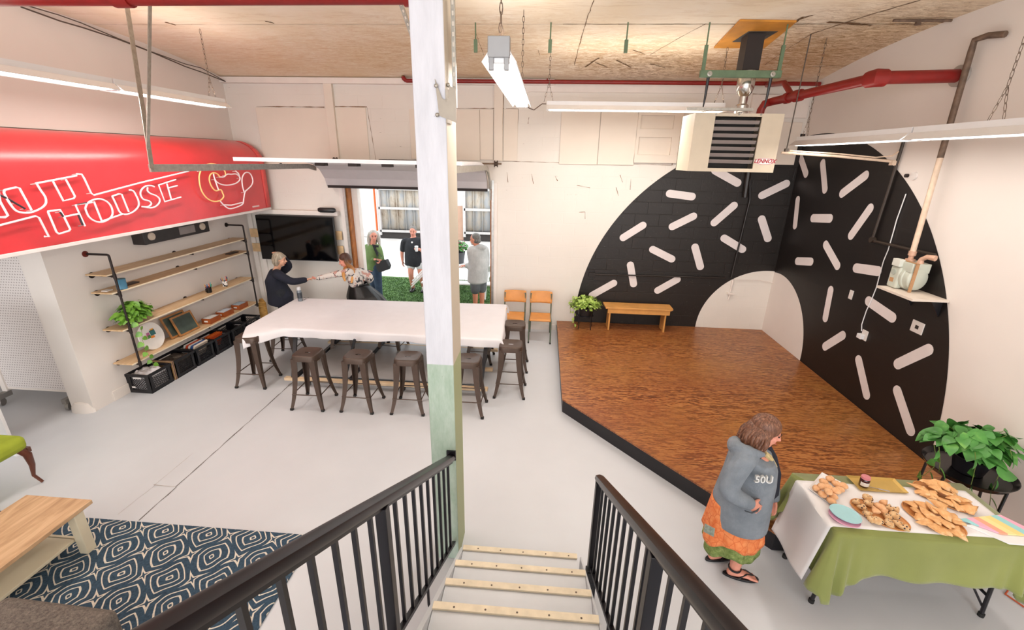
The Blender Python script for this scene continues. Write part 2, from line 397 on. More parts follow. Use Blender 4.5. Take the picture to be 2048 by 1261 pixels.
wr = MB(); wr.box(XR, -8, 0, XR+0.3, YB+0.3, ZW)
xx = XR-0.003
yc = 7.6
ring = [(YB, Z0), (YB, 0.2+3.38*math.sin(math.acos((YB-yc)/3.38)))] + circle_clip(yc, 0.2, 3.38, lambda p: p[0] <= YB and p[1] >= Z0, 160, PI*0.45, PI*1.1) + [(yc-3.377, Z0)]
wr.add([(xx, y, z) for y, z in ring], [tuple(range(len(ring)))], 1)
hole = [(YB, Z0), (YB, 1.31)] + circle_clip(7.85, 0.2, 1.12, lambda p: p[0] <= YB-0.02 and p[1] >= Z0, 80, PI*0.4, PI*1.1) + [(6.74, Z0)]
wr.add([(xx-0.003, y, z) for y, z in hole], [tuple(range(len(hole)))], 3)
for f_, a, b in ((s1, (1395, 150), (1437, 275)), (s1, (1530, 215), (1543, 362)), (s1, (1390, 420), (1375, 565)), (s1, (1475, 523), (1572, 525)), (s1, (1547, 672), (1613, 790)), (s1, (1387, 764), (1465, 767)),
                 (s1, (1575, 927), (1545, 1083)), (s1, (1543, 1243), (1643, 1180)), (s2, (537, 218), (648, 234)), (s2, (600, 385), (720, 468)), (s2, (748, 703), (903, 630)), (s2, (550, 682), (590, 858)),
                 (s2, (745, 838), (812, 1038)), (s3, (386, 1188), (482, 1052)), (s3, (341, 976), (459, 886))):
    pa, pb = P_x(*f_(*a), XR), P_x(*f_(*b), XR)
    cp = capsule2((pa.y, pa.z), (pb.y, pb.z), 0.062)
    wr.add([(xx-0.003, p.x, p.y) for p in cp], [tuple(range(len(cp)))], 2)
struct(wr.build('wall_right', [m_wallp, m_black_r, m_sprinkle, m_wallp], fix=False, smooth=0))

wl = MB(); wl.box(XL-0.3, 4.48, 0, XL, YB, 2.35); wl.box(XL-0.3, -8, 2.35, XL, YB, ZW)
wl.lathe([(0.0, 0), (0.16, 0), (0.15, 0.06), (0.10, 0.12), (0.0, 0.14)], (XL-0.15, 4.49, 0), 20, sc=(1, 0.45))
struct(wl.build('wall_left', m_wallp, smooth=30))
struct(MB().box(-9.5, 6.9, 0, XL-0.3, 7.1, ZW).build('wall_rear_left', m_wallp))
struct(MB().box(-9.6, -8, 0, -8.4, 6.9, ZW).build('wall_far_left', m_wallp))
bb = MB().box(-8.4, 6.84, 0, XL-0.3, 6.9, 0.16); struct(bb.build('baseboard_far_left', mat('oak_trim', 'B98B5F', 0.5)))
struct(MB().box(XL, 4.75, 0, XL+0.012, YB, 0.14).build('baseboard_left', m_trimw, bevel=0.003))
struct(MB().box(DX1+0.02, YB-0.02, 0, 0.30, YB, 0.11).build('baseboard_back', m_trimw, bevel=0.003))

# cover boards and pilasters fixed to the back wall (painted with it)
def slab_y(name, quad, depth, m=m_panel, y=None):
    pts = [P_y(*p, YB) for p in quad]
    x0 = min(p.x for p in pts[0::3]); x0 = (pts[0].x+pts[3].x)/2; x1 = (pts[1].x+pts[2].x)/2
    z1 = (pts[0].z+pts[1].z)/2; z0 = (pts[2].z+pts[3].z)/2
    return struct(MB().box(x0, YB-depth, z0, x1, YB, z1).build(name, m, bevel=0.004))
slab_y('trim_1', ((648, 163), (664, 163), (683, 322), (667, 322)), 0.07)
slab_y('trim_2', ((990, 163), (1008, 163), (1004, 322), (988, 322)), 0.07)
slab_y('trim_3', ((514, 216), (650, 216), (671, 330), (528, 330)), 0.018)
slab_y('trim_4', ((665, 214), (731, 216), (741, 320), (683, 320)), 0.018)
slab_y('trim_5', ((816, 219), (960, 219), (960, 320), (826, 320)), 0.018)
slab_y('trim_6', ((961, 219), (988, 219), (986, 320), (960, 320)), 0.024)
slab_y('trim_7', ((1009, 218), (1037, 219), (1034, 322), (1006, 322)), 0.018)
slab_y('trim_8', ((1123, 218), (1199, 218), (1196, 329), (1118, 329)), 0.028)
slab_y('trim_9', ((1200, 218), (1277, 218), (1268, 330), (1197, 330)), 0.028)
# framed board with two sunken fields
fm = MB(); A = P_y(1278, 212, YB); B = P_y(1348, 327, YB); x0, x1, z1, z0 = A.x, B.x+0.04, A.z, B.z
fm.box(x0, YB-0.012, z0, x1, YB, z1)
zs = [z0, z0+0.13, z0+0.13+0.27, z0+0.13+0.27+0.13, z1-0.14, z1]
for za, zb in ((zs[0], zs[1]), (zs[2], zs[3]), (zs[4], zs[5])): fm.box(x0, YB-0.05, za, x1, YB-0.012, zb)
for xa, xb in ((x0, x0+0.05), (x1-0.14, x1)): fm.box(xa, YB-0.0495, z0, xb, YB-0.012, z1)
struct(fm.build('trim_10', m_panel, bevel=0.003))
slab_y('trim_11', ((1010, 163), (1480, 163), (1480, 186), (1010, 186)), 0.03, m_trimw)
slab_y('trim_12', ((1500, 190), (1618, 190), (1612, 236), (1500, 236)), 0.05, m_trimw)
slab_y('trim_13', ((1556, 245), (1600, 245), (1590, 330), (1545, 330)), 0.03)
# shelf-like rail above the television and the post at its left
a = P_y(478, 421, YB-0.1); b = P_y(672, 428, YB-0.1)
struct(MB().box(XL, YB-0.12, a.z-0.05, DX0-0.13, YB, a.z+0.03).build('trim_14', m_trimw, bevel=0.004))
for i, u in enumerate((497, 512)):
    p = P_y(u, 440, YB-0.03); struct(MB().box(p.x, YB-0.035, 0, p.x+0.07, YB, a.z-0.05).build('trim_%d' % (15+i), m_trimw, bevel=0.003))
struct(MB().box(XL, YB-0.09, ZC-0.09, DX1+1.0, YB, ZC-0.0).build('trim_17', m_trimw, bevel=0.004))

# ---- doorway: jambs, stops, threshold
m_brownw = mat('raw_fir', 'A9662F', 0.55, var=0.25, nscale=9)
m_dark = mat('dark_gap', '2C2422', 0.8)
dj = thing('door_1', 'wide garage doorway in the white back wall', 'doorway', (DX0, YB, 0)); del dj['label']; del dj['category']; dj['kind'] = 'structure'
j = MB().box(DX0, YB+0.02, 0, DX0+0.05, YB+0.24, DZ); j.box(DX1-0.05, YB+0.02, 0, DX1, YB+0.24, DZ); j.build('jamb', m_brownw, dj)
j = MB().box(DX0+0.05, YB+0.16, 0, DX0+0.16, YB+0.3, DZ-0.02); j.box(DX1-0.07, YB+0.24, 0, DX1-0.04, YB+0.3, DZ-0.02); j.build('door_stop', m_trimw, dj)
j = MB().box(DX0-0.10, YB-0.03, 0, DX0-0.0, YB+0.02, DZ+0.1); j.box(DX1+0.0, YB-0.03, 0, DX1+0.08, YB+0.02, DZ+0.1); j.build('casing', m_trimw, dj)
j = MB().box(DX0-0.02, YB-0.05, 0, DX0+0.02, YB-0.015, DZ+0.15); j.box(DX1-0.02, YB-0.05, 0, DX1+0.02, YB-0.015, DZ+0.15); j.build('vertical_track', mat('galvanised_steel', 'A9A6A2', 0.35, 0.8, var=0.12, nscale=20), dj)

# ---- outside: pale paved yard, artificial turf mat, corrugated shed
struct(MB().box(-16, YB+0.3, -0.14, 12, 26, -0.02).build('floor_yard', mat('pale_concrete', 'DAD6D2', 0.9, var=0.08, nscale=2, bump=0.3, bscale=12)))
tg = MB()
rnd = random.Random(5)
tp = [(-4.7, 8.42), (-0.3, 8.42), (-0.3, 11.4), (-4.7, 11.6)]
tg.prism([(x, y, -0.02) for x, y in tp], (0, 0, 0.022))
for i in range(26000):
    x = rnd.uniform(-4.65, -0.35); y = rnd.uniform(8.45, 11.45); a = rnd.uniform(0, 2*PI); h = rnd.uniform(0.012, 0.03); q = 0.012
    dx, dy = math.cos(a)*q, math.sin(a)*q
    tg.add([(x-dx, y-dy, 0.0), (x+dx, y+dy, 0.0), (x+dy*rnd.uniform(0, 1.6), y+dx*rnd.uniform(0, 1.6), h)], [(0, 1, 2)], 0)
k = NT('turf_green'); k.col(k.ramp(k.noise(k.mapping(), 9, 4, 0.7), [(0.3, '38572C'), (0.7, '658A4C')])); k.b.inputs['Roughness'].default_value = 0.8
tag(tg.build('artificial_turf', k.mat, fix=False, smooth=0), 'green artificial turf mat laid outside the open doorway', 'turf', kind='stuff')
# corrugated shed wall with framed steel sheets
m_corr = mat('weathered_steel_sheet', 'B9BCC0', 0.45, 0.5, var=0.25, nscale=2.5)
k = NT('rusty_sheet'); k.col(k.ramp(k.noise(k.mapping((1, 1, 0.4)), 3, 5, 0.7), [(0.4, 'A7A9AB'), (0.55, 'C0B6A8'), (0.75, '8F7A66')])); k.b.inputs['Roughness'].default_value = 0.6
def corrugated(x0, x1, z0, z1, y, pitch=0.34, depth=0.05):
    mb = MB(); n = int((x1-x0)/pitch)
    for i in range(n):
        a = x0+i*pitch; b = a+pitch
        mb.poly([(a, y, z0), (b-0.06, y, z0), (b-0.06, y, z1), (a, y, z1)]); mb.poly([(b-0.06, y, z0), (b-0.03, y-depth, z0), (b-0.03, y-depth, z1), (b-0.06, y, z1)])
        mb.poly([(b-0.03, y-depth, z0), (b, y, z0), (b, y, z1), (b-0.03, y-depth, z1)])
    return mb
YS = 17.6
def atY(u, v): p = P_y(u, v, YS); return p
sh = thing('shed', 'pale shed across the yard with framed corrugated steel bays', 'shed', (-4, YS, 0))
bays = ((761, 884, 379, 472), (932, 981, 381, 474))
for u0, u1, v0, v1 in bays:
    A, B = atY(u0, v0), atY(u1, v1); z0, z1 = max(B.z, 0.0), A.z+0.5; n = 2
    corrugated(A.x, B.x+0.3, z0+0.2, z1, YS-0.1).build('steel_sheet', k.mat, sh, solid=0.01)
    f = MB()
    for z in (z0+0.12, z0+(z1-z0)*0.45, z0+(z1-z0)*0.78): f.box(A.x-0.05, YS-0.24, z, B.x+0.3, YS-0.16, z+0.09)
    for x in (A.x-0.1, B.x+0.25): f.box(x, YS-0.24, z0, x+0.1, YS-0.16, z1)
    f.build('steel_frame', mat('pale_frame_steel', 'C9C6C4', 0.6), sh)
    MB().box(A.x-0.1, YS-0.15, 0, B.x+0.35, YS, z0+0.22).build('kick_board', mat('dark_kick', '3B3735', 0.8), sh)
A = atY(905, 412); B = atY(931, 474)
MB().box(A.x-0.3, YS-0.08, 0, B.x+0.05, YS, A.z).build('plywood_panel', mat('pinkish_ply', 'C9A58F', 0.8), sh)
A = atY(752, 385); B = atY(760, 460)
MB().box(A.x, YS-0.3, B.z, B.x, YS-0.2, A.z+0.4).build('orange_post', mat('orange_paint', 'E8682C', 0.6), sh)
MB().box(-16, YS, 0, 12, YS+0.3, 5.6).build('siding', mat('white_siding', 'E8E6E4', 0.8, var=0.03), sh)

# ================================================================== things fixed to walls and ceiling
m_galv = mat('galvanised', 'A9A49C', 0.42, 0.7, var=0.15, nscale=25)
m_chain = mat('grimy_chain', '6B5A4E', 0.6, 0.4, var=0.3, nscale=40)
m_red = mat('red_pipe_paint', '861A16', 0.4, var=0.12, nscale=12)
m_tube = mat('tube_glow', 'FFFFFF', 0.4, var=0, emit='FFF6EA', es=9.0)
def chain(mb, a, b, r=0.008, link=0.05):
    a, b = V(a), V(b); n = max(2, int((b-a).length/link)); s_, t_, d = frame_of(b-a)
    for i in range(n):
        p = a.lerp(b, (i+0.5)/n); q = s_ if i % 2 else t_; L = (b-a).length/n*0.62
        pts = [p + d*L*math.sin(2*PI*j/8) + q*r*1.3*math.cos(2*PI*j/8) for j in range(9)]
        mb.tube(pts, r*0.34, 4, caps=False)

# ---- fluorescent fixtures: channel, folded reflector wings, two lamps, chains
def fixture(label, p0, p1, power, hang, wing=0.13, group='hanging fluorescent fixtures', drop_end=True, endcap=False):
    p0, p1 = V(p0), V(p1); d = (p1-p0).normalized(); s_ = d.cross(V((0, 0, 1))).normalized(); up = V((0, 0, 1)); L = (p1-p0).length
    t = thing('fluorescent_fixture', label, 'ceiling light', (p0+p1)/2, 0, group)
    prof = [(-wing, 0.0), (-0.065, 0.055), (-0.05, 0.058), (-0.05, 0.105), (0.05, 0.105), (0.05, 0.058), (0.065, 0.055), (wing, 0.0), (wing-0.004, -0.004), (0.062, 0.046), (-0.062, 0.046), (-wing+0.004, -0.004)]
    h = MB(); h.prism([p0 + s_*a + up*b for a, b in prof], d*L); h.build('housing', m_white, t, smooth=0)
    for a in (-0.045, 0.045): MB().cyl(p0 + s_*a + up*0.012 + d*0.03, p1 + s_*a + up*0.012 - d*0.03, 0.0175, n=10).build('lamp_tube', m_tube, t)
    for e in (p0+d*0.015, p1-d*0.015): MB().obox(e + up*0.02, (0.03, 0.13, 0.05), (d, s_, up)).build('lamp_holder', m_white, t, bevel=0.003)
    if endcap:
        q = MB(); q.obox(p0 + up*0.075, (0.05, 0.13, 0.11), (d, s_, up))
        for a in (-0.045, 0.045): q.obox(p0 + s_*a + up*0.0, (0.03, 0.03, 0.09), (d, s_, up))
        q.build('end_bracket', mat('end_plate', '9A9A9D', 0.5, 0.3), t, bevel=0.004)
    for f_ in hang:
        q = MB(); b = p0.lerp(p1, f_) + up*0.105; y = b + up*0.22
        chain(q, b - d*0.06, y, 0.007); chain(q, b + d*0.06, y, 0.007)
        chain(q, y, V((y.x, y.y, ZCY(y.y)-0.03)), 0.008)
        q.build('chain', m_chain, t, smooth=0)
    c = (p0+p1)/2; l = area_light('tube_light', c - up*0.012, (0.2, L), power, (1.0, 0.95, 0.89)); l.rotation_euler = (0, 0, math.atan2(d.y, d.x)-PI/2)
    l = area_light('ceiling_fill_light', c + up*0.14, (0.16, L), power*0.30, (1.0, 0.93, 0.84)); l.rotation_euler = (PI, 0, -(math.atan2(d.y, d.x)-PI/2))  # upward fill light added above the closed housing to brighten the ceiling
    return t
pl = P_x(0, 151, -4.3); z = 3.70
fixture('long white twin tube fixture hanging beside the left wall above the red sign', (-4.3, 2.1, z), (-4.3, 4.50, z), 26, (0.15,)); bpy.data.objects['fluorescent_fixture']['label'] = 'nearer white tube fixture of the left row, cut by the photo edge'
fixture('farther white tube fixture of the left row, its end near the back wall', (-4.3, 4.52, z), (-4.3, 6.1, z), 24, (0.9,))
a = P_y(998, 124, 2.95); b = P_y(1030, 204, 5.45)
fixture('bright twin tube fixture right of the white post, seen from below its end', (a.x, 2.95, a.z+0.0), (a.x, 5.4, a.z+0.0), 46, (0.04, 0.96), 0.105, endcap=True)
a = P_y(1093, 220, 6.6); b = P_y(1446, 223, 6.6)
fixture('white tube fixture running parallel to the back wall left of the heater', (a.x, 6.6, a.z), (b.x, 6.6, a.z), 40, (0.01, 0.97))
fixture('nearer white tube fixture of the right row, cut by the photo edge', (3.2, 2.4, 3.36), (3.2, 4.42, 3.36), 7, (0.66,))
fixture('farther white tube fixture of the right row in front of the black mural', (3.2, 4.44, 3.36), (3.2, 6.35, 3.36), 11, (0.95,))
m_cord = mat('brown_cord', '6E5B50', 0.6)
cd = MB(); A = P_y(1040, 203, 5.4); B = P_y(1092, 208, 6.5)
cd.tube([A, A + V((0.1, 0.2, -0.05)), (A+B)/2 + V((0, 0, -0.08)), B + V((-0.05, -0.1, -0.01)), B], 0.006, 6)
tag(cd.build('power_cord', m_cord), 'brown cord looping between the two white tube fixtures', 'cord')

# ---- the neon sign
m_signred = mat('sign_red_enamel', 'DA3038', 0.38, var=0.10, nscale=2.2, coat=0.7); m_signred.node_tree.nodes['Principled BSDF'].inputs['Coat Roughness'].default_value = 0.32
m_signlip = mat('sign_white_lip', 'E9DFDC', 0.5)
sx, sz0, sz1 = -5.0, 2.20, 2.98
sg = thing('neon_sign', 'long red box sign with neon lettering along the left wall', 'sign', (sx, 4.0, sz0))
prof = [(XL+0.01, sz0+0.02), (sx, sz0+0.02), (sx, sz1)] + [(sx-0.47*(1-math.cos(t*PI/2/14)), sz1+0.36*math.sin(t*PI/2/14)) for t in range(1, 15)] + [(XL+0.01, sz1+0.365)]
h = MB(); h.prism([(x, 0.6, z) for x, z in prof], (0, 7.30, 0)); h.build('sign_box', m_signred, sg, smooth=25)
h = MB(); h.box(XL+0.01, 0.6, sz0-0.02, sx+0.012, 7.9, sz0+0.018); h.build('bottom_lip', m_signlip, sg, bevel=0.004)
h = MB()
pr2 = [(sx+0.004, sz0+0.03), (sx+0.004, sz1)] + [(sx+0.004-0.47*(1-math.cos(t*PI/2/14)), sz1+0.364*math.sin(t*PI/2/14)) for t in range(1, 13)]
for (xa, za), (xb, zb) in zip(pr2, pr2[1:]):
    h.poly([(xa, 7.78, za), (xa, 7.905, za), (xb, 7.905, zb), (xb, 7.78, zb)])
h.build('end_band', mat('sign_band', 'E85A57', 0.4), sg, solid=0.004)
g5 = lambda x, y: (x/4.503, 240+y/4.503)
g6 = lambda x, y: (280+x/5.254, 240+y/5.254)
def neon(name, strokes, m, off=0.055, r=0.0095):
    mb = MB(); sups = []
    for f_, pts in strokes:
        P = [P_x(*f_(*p), sx+off) for p in pts]
        Q = []
        for i in range(len(P)-1):            # rounded interpolation
            p0, p1, p2, p3 = P[max(i-1, 0)], P[i], P[i+1], P[min(i+2, len(P)-1)]
            L = (p2-p1).length; n = max(1, int(L/0.02)) if len(P) > 6 else 1
            for j in range(n):
                t = j/n
                if len(P) > 8: Q.append(0.5*((2*p1)+(p2-p0)*t+(2*p0-5*p1+4*p2-p3)*t*t+(3*p1-p0-3*p2+p3)*t*t*t))
                else: Q.append(p1.lerp(p2, t))
        Q.append(P[-1])
        mb.tube(Q, r, 8)
        for e in (Q[0], Q[-1], Q[len(Q)//2]): sups.append(e)
    o = mb.build(name, m, sg, smooth=60); [MB().cyl(e, (sx, e.y, e.z-0.01), 0.005, n=6).build('tube_support', mat('glass_support', 'D9C9C6', 0.3), sg) for e in sups[:24]]
    return o
m_neonw = mat('unlit_neon_white_glow', 'F4E6E8', 0.3, var=0, emit='FFE9EC', es=0.15)  # tubes are off; a faint glow is put into their material
m_neony = mat('unlit_neon_yellow_glow', 'F2C27A', 0.3, var=0, emit='F6C98A', es=0.25)  # same added glow in the yellow tubes, which are off too
m_neonk = mat('blacked_out_tube', '3A3038', 0.4)
neon('neon_letter_tube', [
 (g5, [(-30, 560), (0, 735), (72, 862), (45, 880), (-20, 876)]),
 (g5, [(285, 815), (175, 615), (145, 608), (40, 632)]), (g5, [(40, 632), (35, 655), (65, 715), (100, 770), (150, 822), (230, 838), (300, 828), (380, 790), (415, 745), (405, 690), (370, 640), (330, 575)]), (g5, [(320, 573), (690, 503)]),
 (g5, [(475, 550), (570, 730), (665, 708), (675, 688), (592, 535)]),
 (g5, [(690, 488), (735, 490), (760, 530), (820, 660), (845, 678), (1250, 570)]), (g6, [(0, 662), (510, 540)]), (g5, [(1240, 573), (1350, 545)]),
 (g5, [(-60, 965), (320, 867), (350, 880), (442, 1055), (402, 1050)]),
 (g5, [(430, 825), (540, 810), (580, 880), (632, 985), (622, 1000), (530, 1028), (508, 1010), (432, 830)]), (g5, [(585, 872), (702, 848)]),
 (g5, [(830, 743), (680, 768), (765, 957)]), (g5, [(845, 735), (918, 915)]), (g5, [(925, 912), (1100, 850)]),
 (g5, [(768, 800), (785, 755), (830, 725), (895, 712), (960, 735), (1003, 785), (1013, 850), (980, 895), (915, 922), (850, 910), (797, 868), (768, 800)]),
 (g5, [(1160, 830), (1095, 670), (1070, 668), (1010, 688)]), (g5, [(1010, 688), (1040, 750), (1062, 800), (1085, 838), (1135, 852), (1200, 828), (1245, 782), (1248, 735), (1225, 680), (1200, 640), (1165, 632)]),
 (g6, [(150, 705), (120, 692), (60, 697), (15, 735), (5, 785), (35, 835), (95, 852), (120, 880), (100, 905), (70, 915), (20, 912)]),
 (g6, [(80, 710), (78, 745), (110, 775), (165, 795), (205, 830), (203, 870), (165, 910), (110, 925), (20, 912)]),
 (g6, [(375, 628), (195, 685), (260, 860), (430, 812)]), (g6, [(282, 670), (328, 832)]), (g6, [(302, 715), (392, 692)])], m_neonw)
neon('neon_ring_tube', [
 (g6, [(675, 485), (700, 470), (745, 461), (800, 468), (860, 500), (895, 545), (900, 580)]),
 (g6, [(637, 535), (622, 590), (625, 660), (645, 740), (690, 810), (745, 848), (800, 858), (850, 843), (880, 805), (868, 770), (855, 738), (835, 735), (800, 747), (765, 720), (738, 670), (728, 620), (740, 575), (775, 556), (815, 570), (838, 598)])], m_neony)
neon('neon_cup_tube', [
 (g6, [(835, 600), (880, 600), (915, 572), (960, 572), (1010, 570), (1050, 605), (1042, 640), (1000, 670), (930, 686), (860, 680), (805, 650), (780, 605), (772, 565)]),
 (g6, [(1095, 760), (1078, 700), (1072, 620), (1095, 565), (1130, 552), (1165, 575), (1185, 640), (1170, 690), (1130, 730), (1103, 760), (1090, 830), (1078, 885), (1010, 920), (940, 933), (885, 900), (840, 850)]),
 (g6, [(880, 893), (960, 897), (1078, 868)]), (g6, [(785, 625), (825, 735)]), (g6, [(1050, 610), (1035, 562), (1005, 538)])], m_neonw)
neon('blacked_tube', [(g5, [(-20, 670), (60, 705), (140, 752), (225, 800)]), (g5, [(540, 830), (570, 870)]), (g5, [(705, 855), (745, 950)]), (g5, [(690, 765), (780, 748)])], m_neonk)
sm = MB(); a = P_x(505, 414, sx+0.004)
for i in range(6): sm.box(sx+0.002, a.y+i*0.032, a.z-0.012, sx+0.008, a.y+i*0.032+0.022, a.z+0.012)
sm.build('maker_mark', mat('mark_white', 'F1D8D6', 0.6), sg)

# cable along the wall above the sign, with clips
m_wire = mat('dark_wire', '54483F', 0.6)
cb = MB(); A = P_x(0, 262, XL+0.012); B = P_x(470, 282, XL+0.012); cb.tube([V((XL+0.012, 2.4, 3.35)), V((XL+0.012, 7.9, 3.345))], 0.006, 6)
tag(cb.build('wall_cable', m_wire), 'thin dark cable clipped to the wall just above the red sign', 'cable')
cb = MB()
pts = [P_x(*p, -5.52) for p in ((40, 8), (120, 42), (165, 55), (235, 78), (300, 103), (370, 133), (405, 145))]
pts = [V((p.x, p.y, min(p.z, ZCY(p.y)-0.07))) for p in pts]; cb.tube(pts + [V((-5.5, 8.02, 4.27))], 0.008, 6); cb.tube([p+V((0, 0, 0.03+0.03*math.sin(i*1.3))) for i, p in enumerate(pts)] + [V((-5.5, 8.02, 4.27))], 0.006, 6)
tag(cb.build('slack_cable', m_wire), 'slack twin cable sagging along the top of the left wall', 'cable')

# ---- unit heater
m_heat = mat('heater_cream', 'D5C6B0', 0.5, var=0.04)
yh = 5.95; yg_ = 5.80
ht = thing('unit_heater', 'cream gas unit heater with dark louvred front hanging below the ceiling', 'heater', (2.1, yh, 3.0))
q = lambda u, v: P_y(u, v, yh)
hx0, hx1, hz0, hz1 = q(1375, 340).x, q(1546, 345).x, q(1460, 344).z, q(1500, 227).z
lx0, lx1 = q(1415, 336).x, q(1505, 338).x; lz0, lz1 = q(1460, 337).z, q(1470, 233).z
h = MB(); yb = yh+0.55
h.box(hx0, yh, hz0, lx0, yh+0.02, hz1); h.box(lx1, yh, hz0, hx1, yh+0.02, hz1); h.box(lx0, yh, hz0, lx1, yh+0.02, lz0); h.box(lx0, yh, lz1, lx1, yh+0.02, hz1)
h.box(hx0, yh+0.02, hz0, hx0+0.02, yb, hz1); h.box(hx1-0.02, yh+0.02, hz0, hx1, yb, hz1); h.box(hx0+0.02, yh+0.02, hz0, hx1-0.02, yb, hz0+0.02); h.box(hx0+0.02, yh+0.02, hz1-0.02, hx1-0.02, yb, hz1); h.box(hx0, yb-0.02, hz0, hx1, yb, hz1)
h.build('cabinet', m_heat, ht, smooth=0)
h = MB().box(lx0, yh+0.16, lz0, lx1, yh+0.18, lz1); h.build('heat_exchanger', mat('heater_inside', '1B1815', 0.7), ht)
for i in range(7):
    z = lz1 - 0.06 - i*(lz1-lz0-0.05)/7.2
    MB().obox(((lx0+lx1)/2, yh+0.03, z), (lx1-lx0-0.015, 0.012, 0.045), (V((1, 0, 0)), V((0, 0.86, 0.5)), V((0, -0.5, 0.86)))).build('louvre', mat('louvre_grey', 'A39A98', 0.4, 0.4), ht, bevel=0.002)
a = q(1529, 323)
h = MB(); h.prism([a + V((0.125*math.cos(t*PI/12), -0.006, 0.040*math.sin(t*PI/12))) for t in range(24)], (0, 0.006, 0)); h.build('maker_badge', mat('badge_white', 'F0ECEA', 0.4), ht)
def text(s, name, loc, size, m, parent, ax, ext=0.002, shear=0, align='CENTER', bold=0):
    cu = bpy.data.curves.new(name, 'FONT'); cu.body = s; cu.size = size; cu.extrude = ext; cu.shear = shear; cu.align_x = align; cu.align_y = 'CENTER'; cu.offset = bold
    o = bpy.data.objects.new(name, cu); C.objects.link(o); me = bpy.data.meshes.new_from_object(o); bpy.data.objects.remove(o); bpy.data.curves.remove(cu)
    X, Y = V(ax[0]).normalized(), V(ax[1]).normalized(); Z = X.cross(Y)
    me.transform(Matrix(((X.x, Y.x, Z.x, 0), (X.y, Y.y, Z.y, 0), (X.z, Y.z, Z.z, 0), (0, 0, 0, 1)))); me.materials.clear(); me.materials.append(m)
    o = bpy.data.objects.new(name, me); C.objects.link(o); o.parent = parent; q_ = V((0, 0, 0)); p_ = parent
    while p_ is not None: q_ = q_ + p_.location; p_ = p_.parent
    o.location = V(loc)-q_; return o
text('LENNOX', 'badge_lettering', a + V((0, -0.008, 0)), 0.062, mat('badge_red', 'B3202E', 0.4), ht, ((1, 0, 0), (0, 0, 1)), shear=0.25, bold=0.0012)
rg = MB()
for t in range(24):
    c0, c1 = t*PI/12, (t+1)*PI/12
    rg.poly([a + V((0.112*math.cos(c0), -0.0075, 0.034*math.sin(c0))), a + V((0.119*math.cos(c0), -0.0075, 0.038*math.sin(c0))), a + V((0.119*math.cos(c1), -0.0075, 0.038*math.sin(c1))), a + V((0.112*math.cos(c1), -0.0075, 0.034*math.sin(c1)))])
rg.build('badge_rim', _MC['badge_red'], ht, smooth=0)
h = MB(); zt = hz1+0.03; h.beam((q(1408, 0).x-0.06, yg_+0.03, zt), (q(1548, 0).x-0.06, yg_+0.03, zt), 0.035, 0.03); [h.box(xk, yg_+0.03, zt-0.015, xk+0.03, yh+0.1, zt+0.01) for xk in (q(1440, 0).x, q(1520, 0).x)]; 
for u in (1432, 1478, 1522): p = q(u, 231); h.cyl((p.x, yh-0.008, hz1-0.012), (p.x, yh, hz1-0.012), 0.011, n=10)
h.build('support_bar', m_galv, ht)
fx = q(1491, 220).x+0.02; fy = yh+0.18
h = MB(); h.lathe([(0.075, 0), (0.075, 0.10), (0.05, 0.12), (0.05, 0.2), (0.085, 0.24), (0.10, 0.30), (0.10, 0.40), (0.085, 0.43), (0.11, 0.44), (0.11, 0.47)], (fx, fy, hz1), 20)
h.build('flue_pipe', mat('shiny_flue', 'C9C5C0', 0.18, 0.95, var=0.1, nscale=18), ht)
h = MB().box(fx-0.10, fy-0.08, hz1+0.44, fx+0.09, fy+0.11, ZCY(fy)-0.031); h.build('flue_casing', mat('sooty_casing', '2A2220', 0.7), ht, smooth=0)
# orange roof curb around the flue
c0 = MB(); cq = [P_c(*q_) for q_ in ((1480, 38), (1594, 40), (1530, 93), (1428, 93))]; cq2 = [P_c(*q_) for q_ in ((1498, 57), (1558, 57), (1522, 79), (1465, 79))]
c0.prism([V((q_.x, q_.y, ZCY(q_.y)-0.001)) for q_ in cq], (0, 0, -0.02)); c0.prism([V((q_.x, q_.y, ZCY(q_.y)-0.021)) for q_ in cq2], (0, 0, -0.008), 1)
o = c0.build('roof_curb_panel', [mat('orange_ply', 'C9872F', 0.6, var=0.2, nscale=4), mat('dark_opening', '4A4541', 0.8)], bevel=0.003); tag(o, 'orange plywood patch on the ceiling around the heater flue', 'ceiling panel')

# green hanger frame with straps
m_green = mat('green_steel', '5E7357', 0.5, var=0.18, nscale=10)
yg = 5.80
hg = thing('hanger_frame', 'green steel hanger frame carrying the heater from the ceiling', 'hanger', (1.8, yg, 3.9))
gx0, gx1 = P_y(1405, 148, yg).x, P_y(1556, 150, yg).x; gz = P_y(1480, 149, yg).z
MB().box(gx0-0.03, yg-0.025, gz-0.035, gx1+0.03, yg+0.025, gz+0.04).build('cross_beam', m_green, hg, bevel=0.004)
for x in (gx0, gx1):
    h = MB(); h.box(x-0.018, yg-0.012, gz+0.03, x+0.018, yg+0.012, ZCY(yg)-0.22); h.cyl((x, yg, ZCY(yg)-0.225), (x, yg, ZCY(yg)-0.003), 0.008); h.build('rod', m_green, hg)
    h = MB(); h.lathe([(0.0, 0), (0.028, 0), (0.028, 0.01), (0.012, 0.012), (0.012, 0.03)], (x+(0.07 if x < 1.8 else -0.07), yg-0.025, gz), 14, ax=(0, -1, 0)); h.build('bolt', m_galv, hg)
    xs = x+(0.07 if x < 1.8 else -0.07)
    h = MB(); h.tube([(xs, yg, gz-0.03), (xs, yg+0.01, hz1+0.14), (xs, yg+0.03, hz1+0.05)], [0.018, 0.013, 0.007], 8); h.build('strap', m_black, hg)
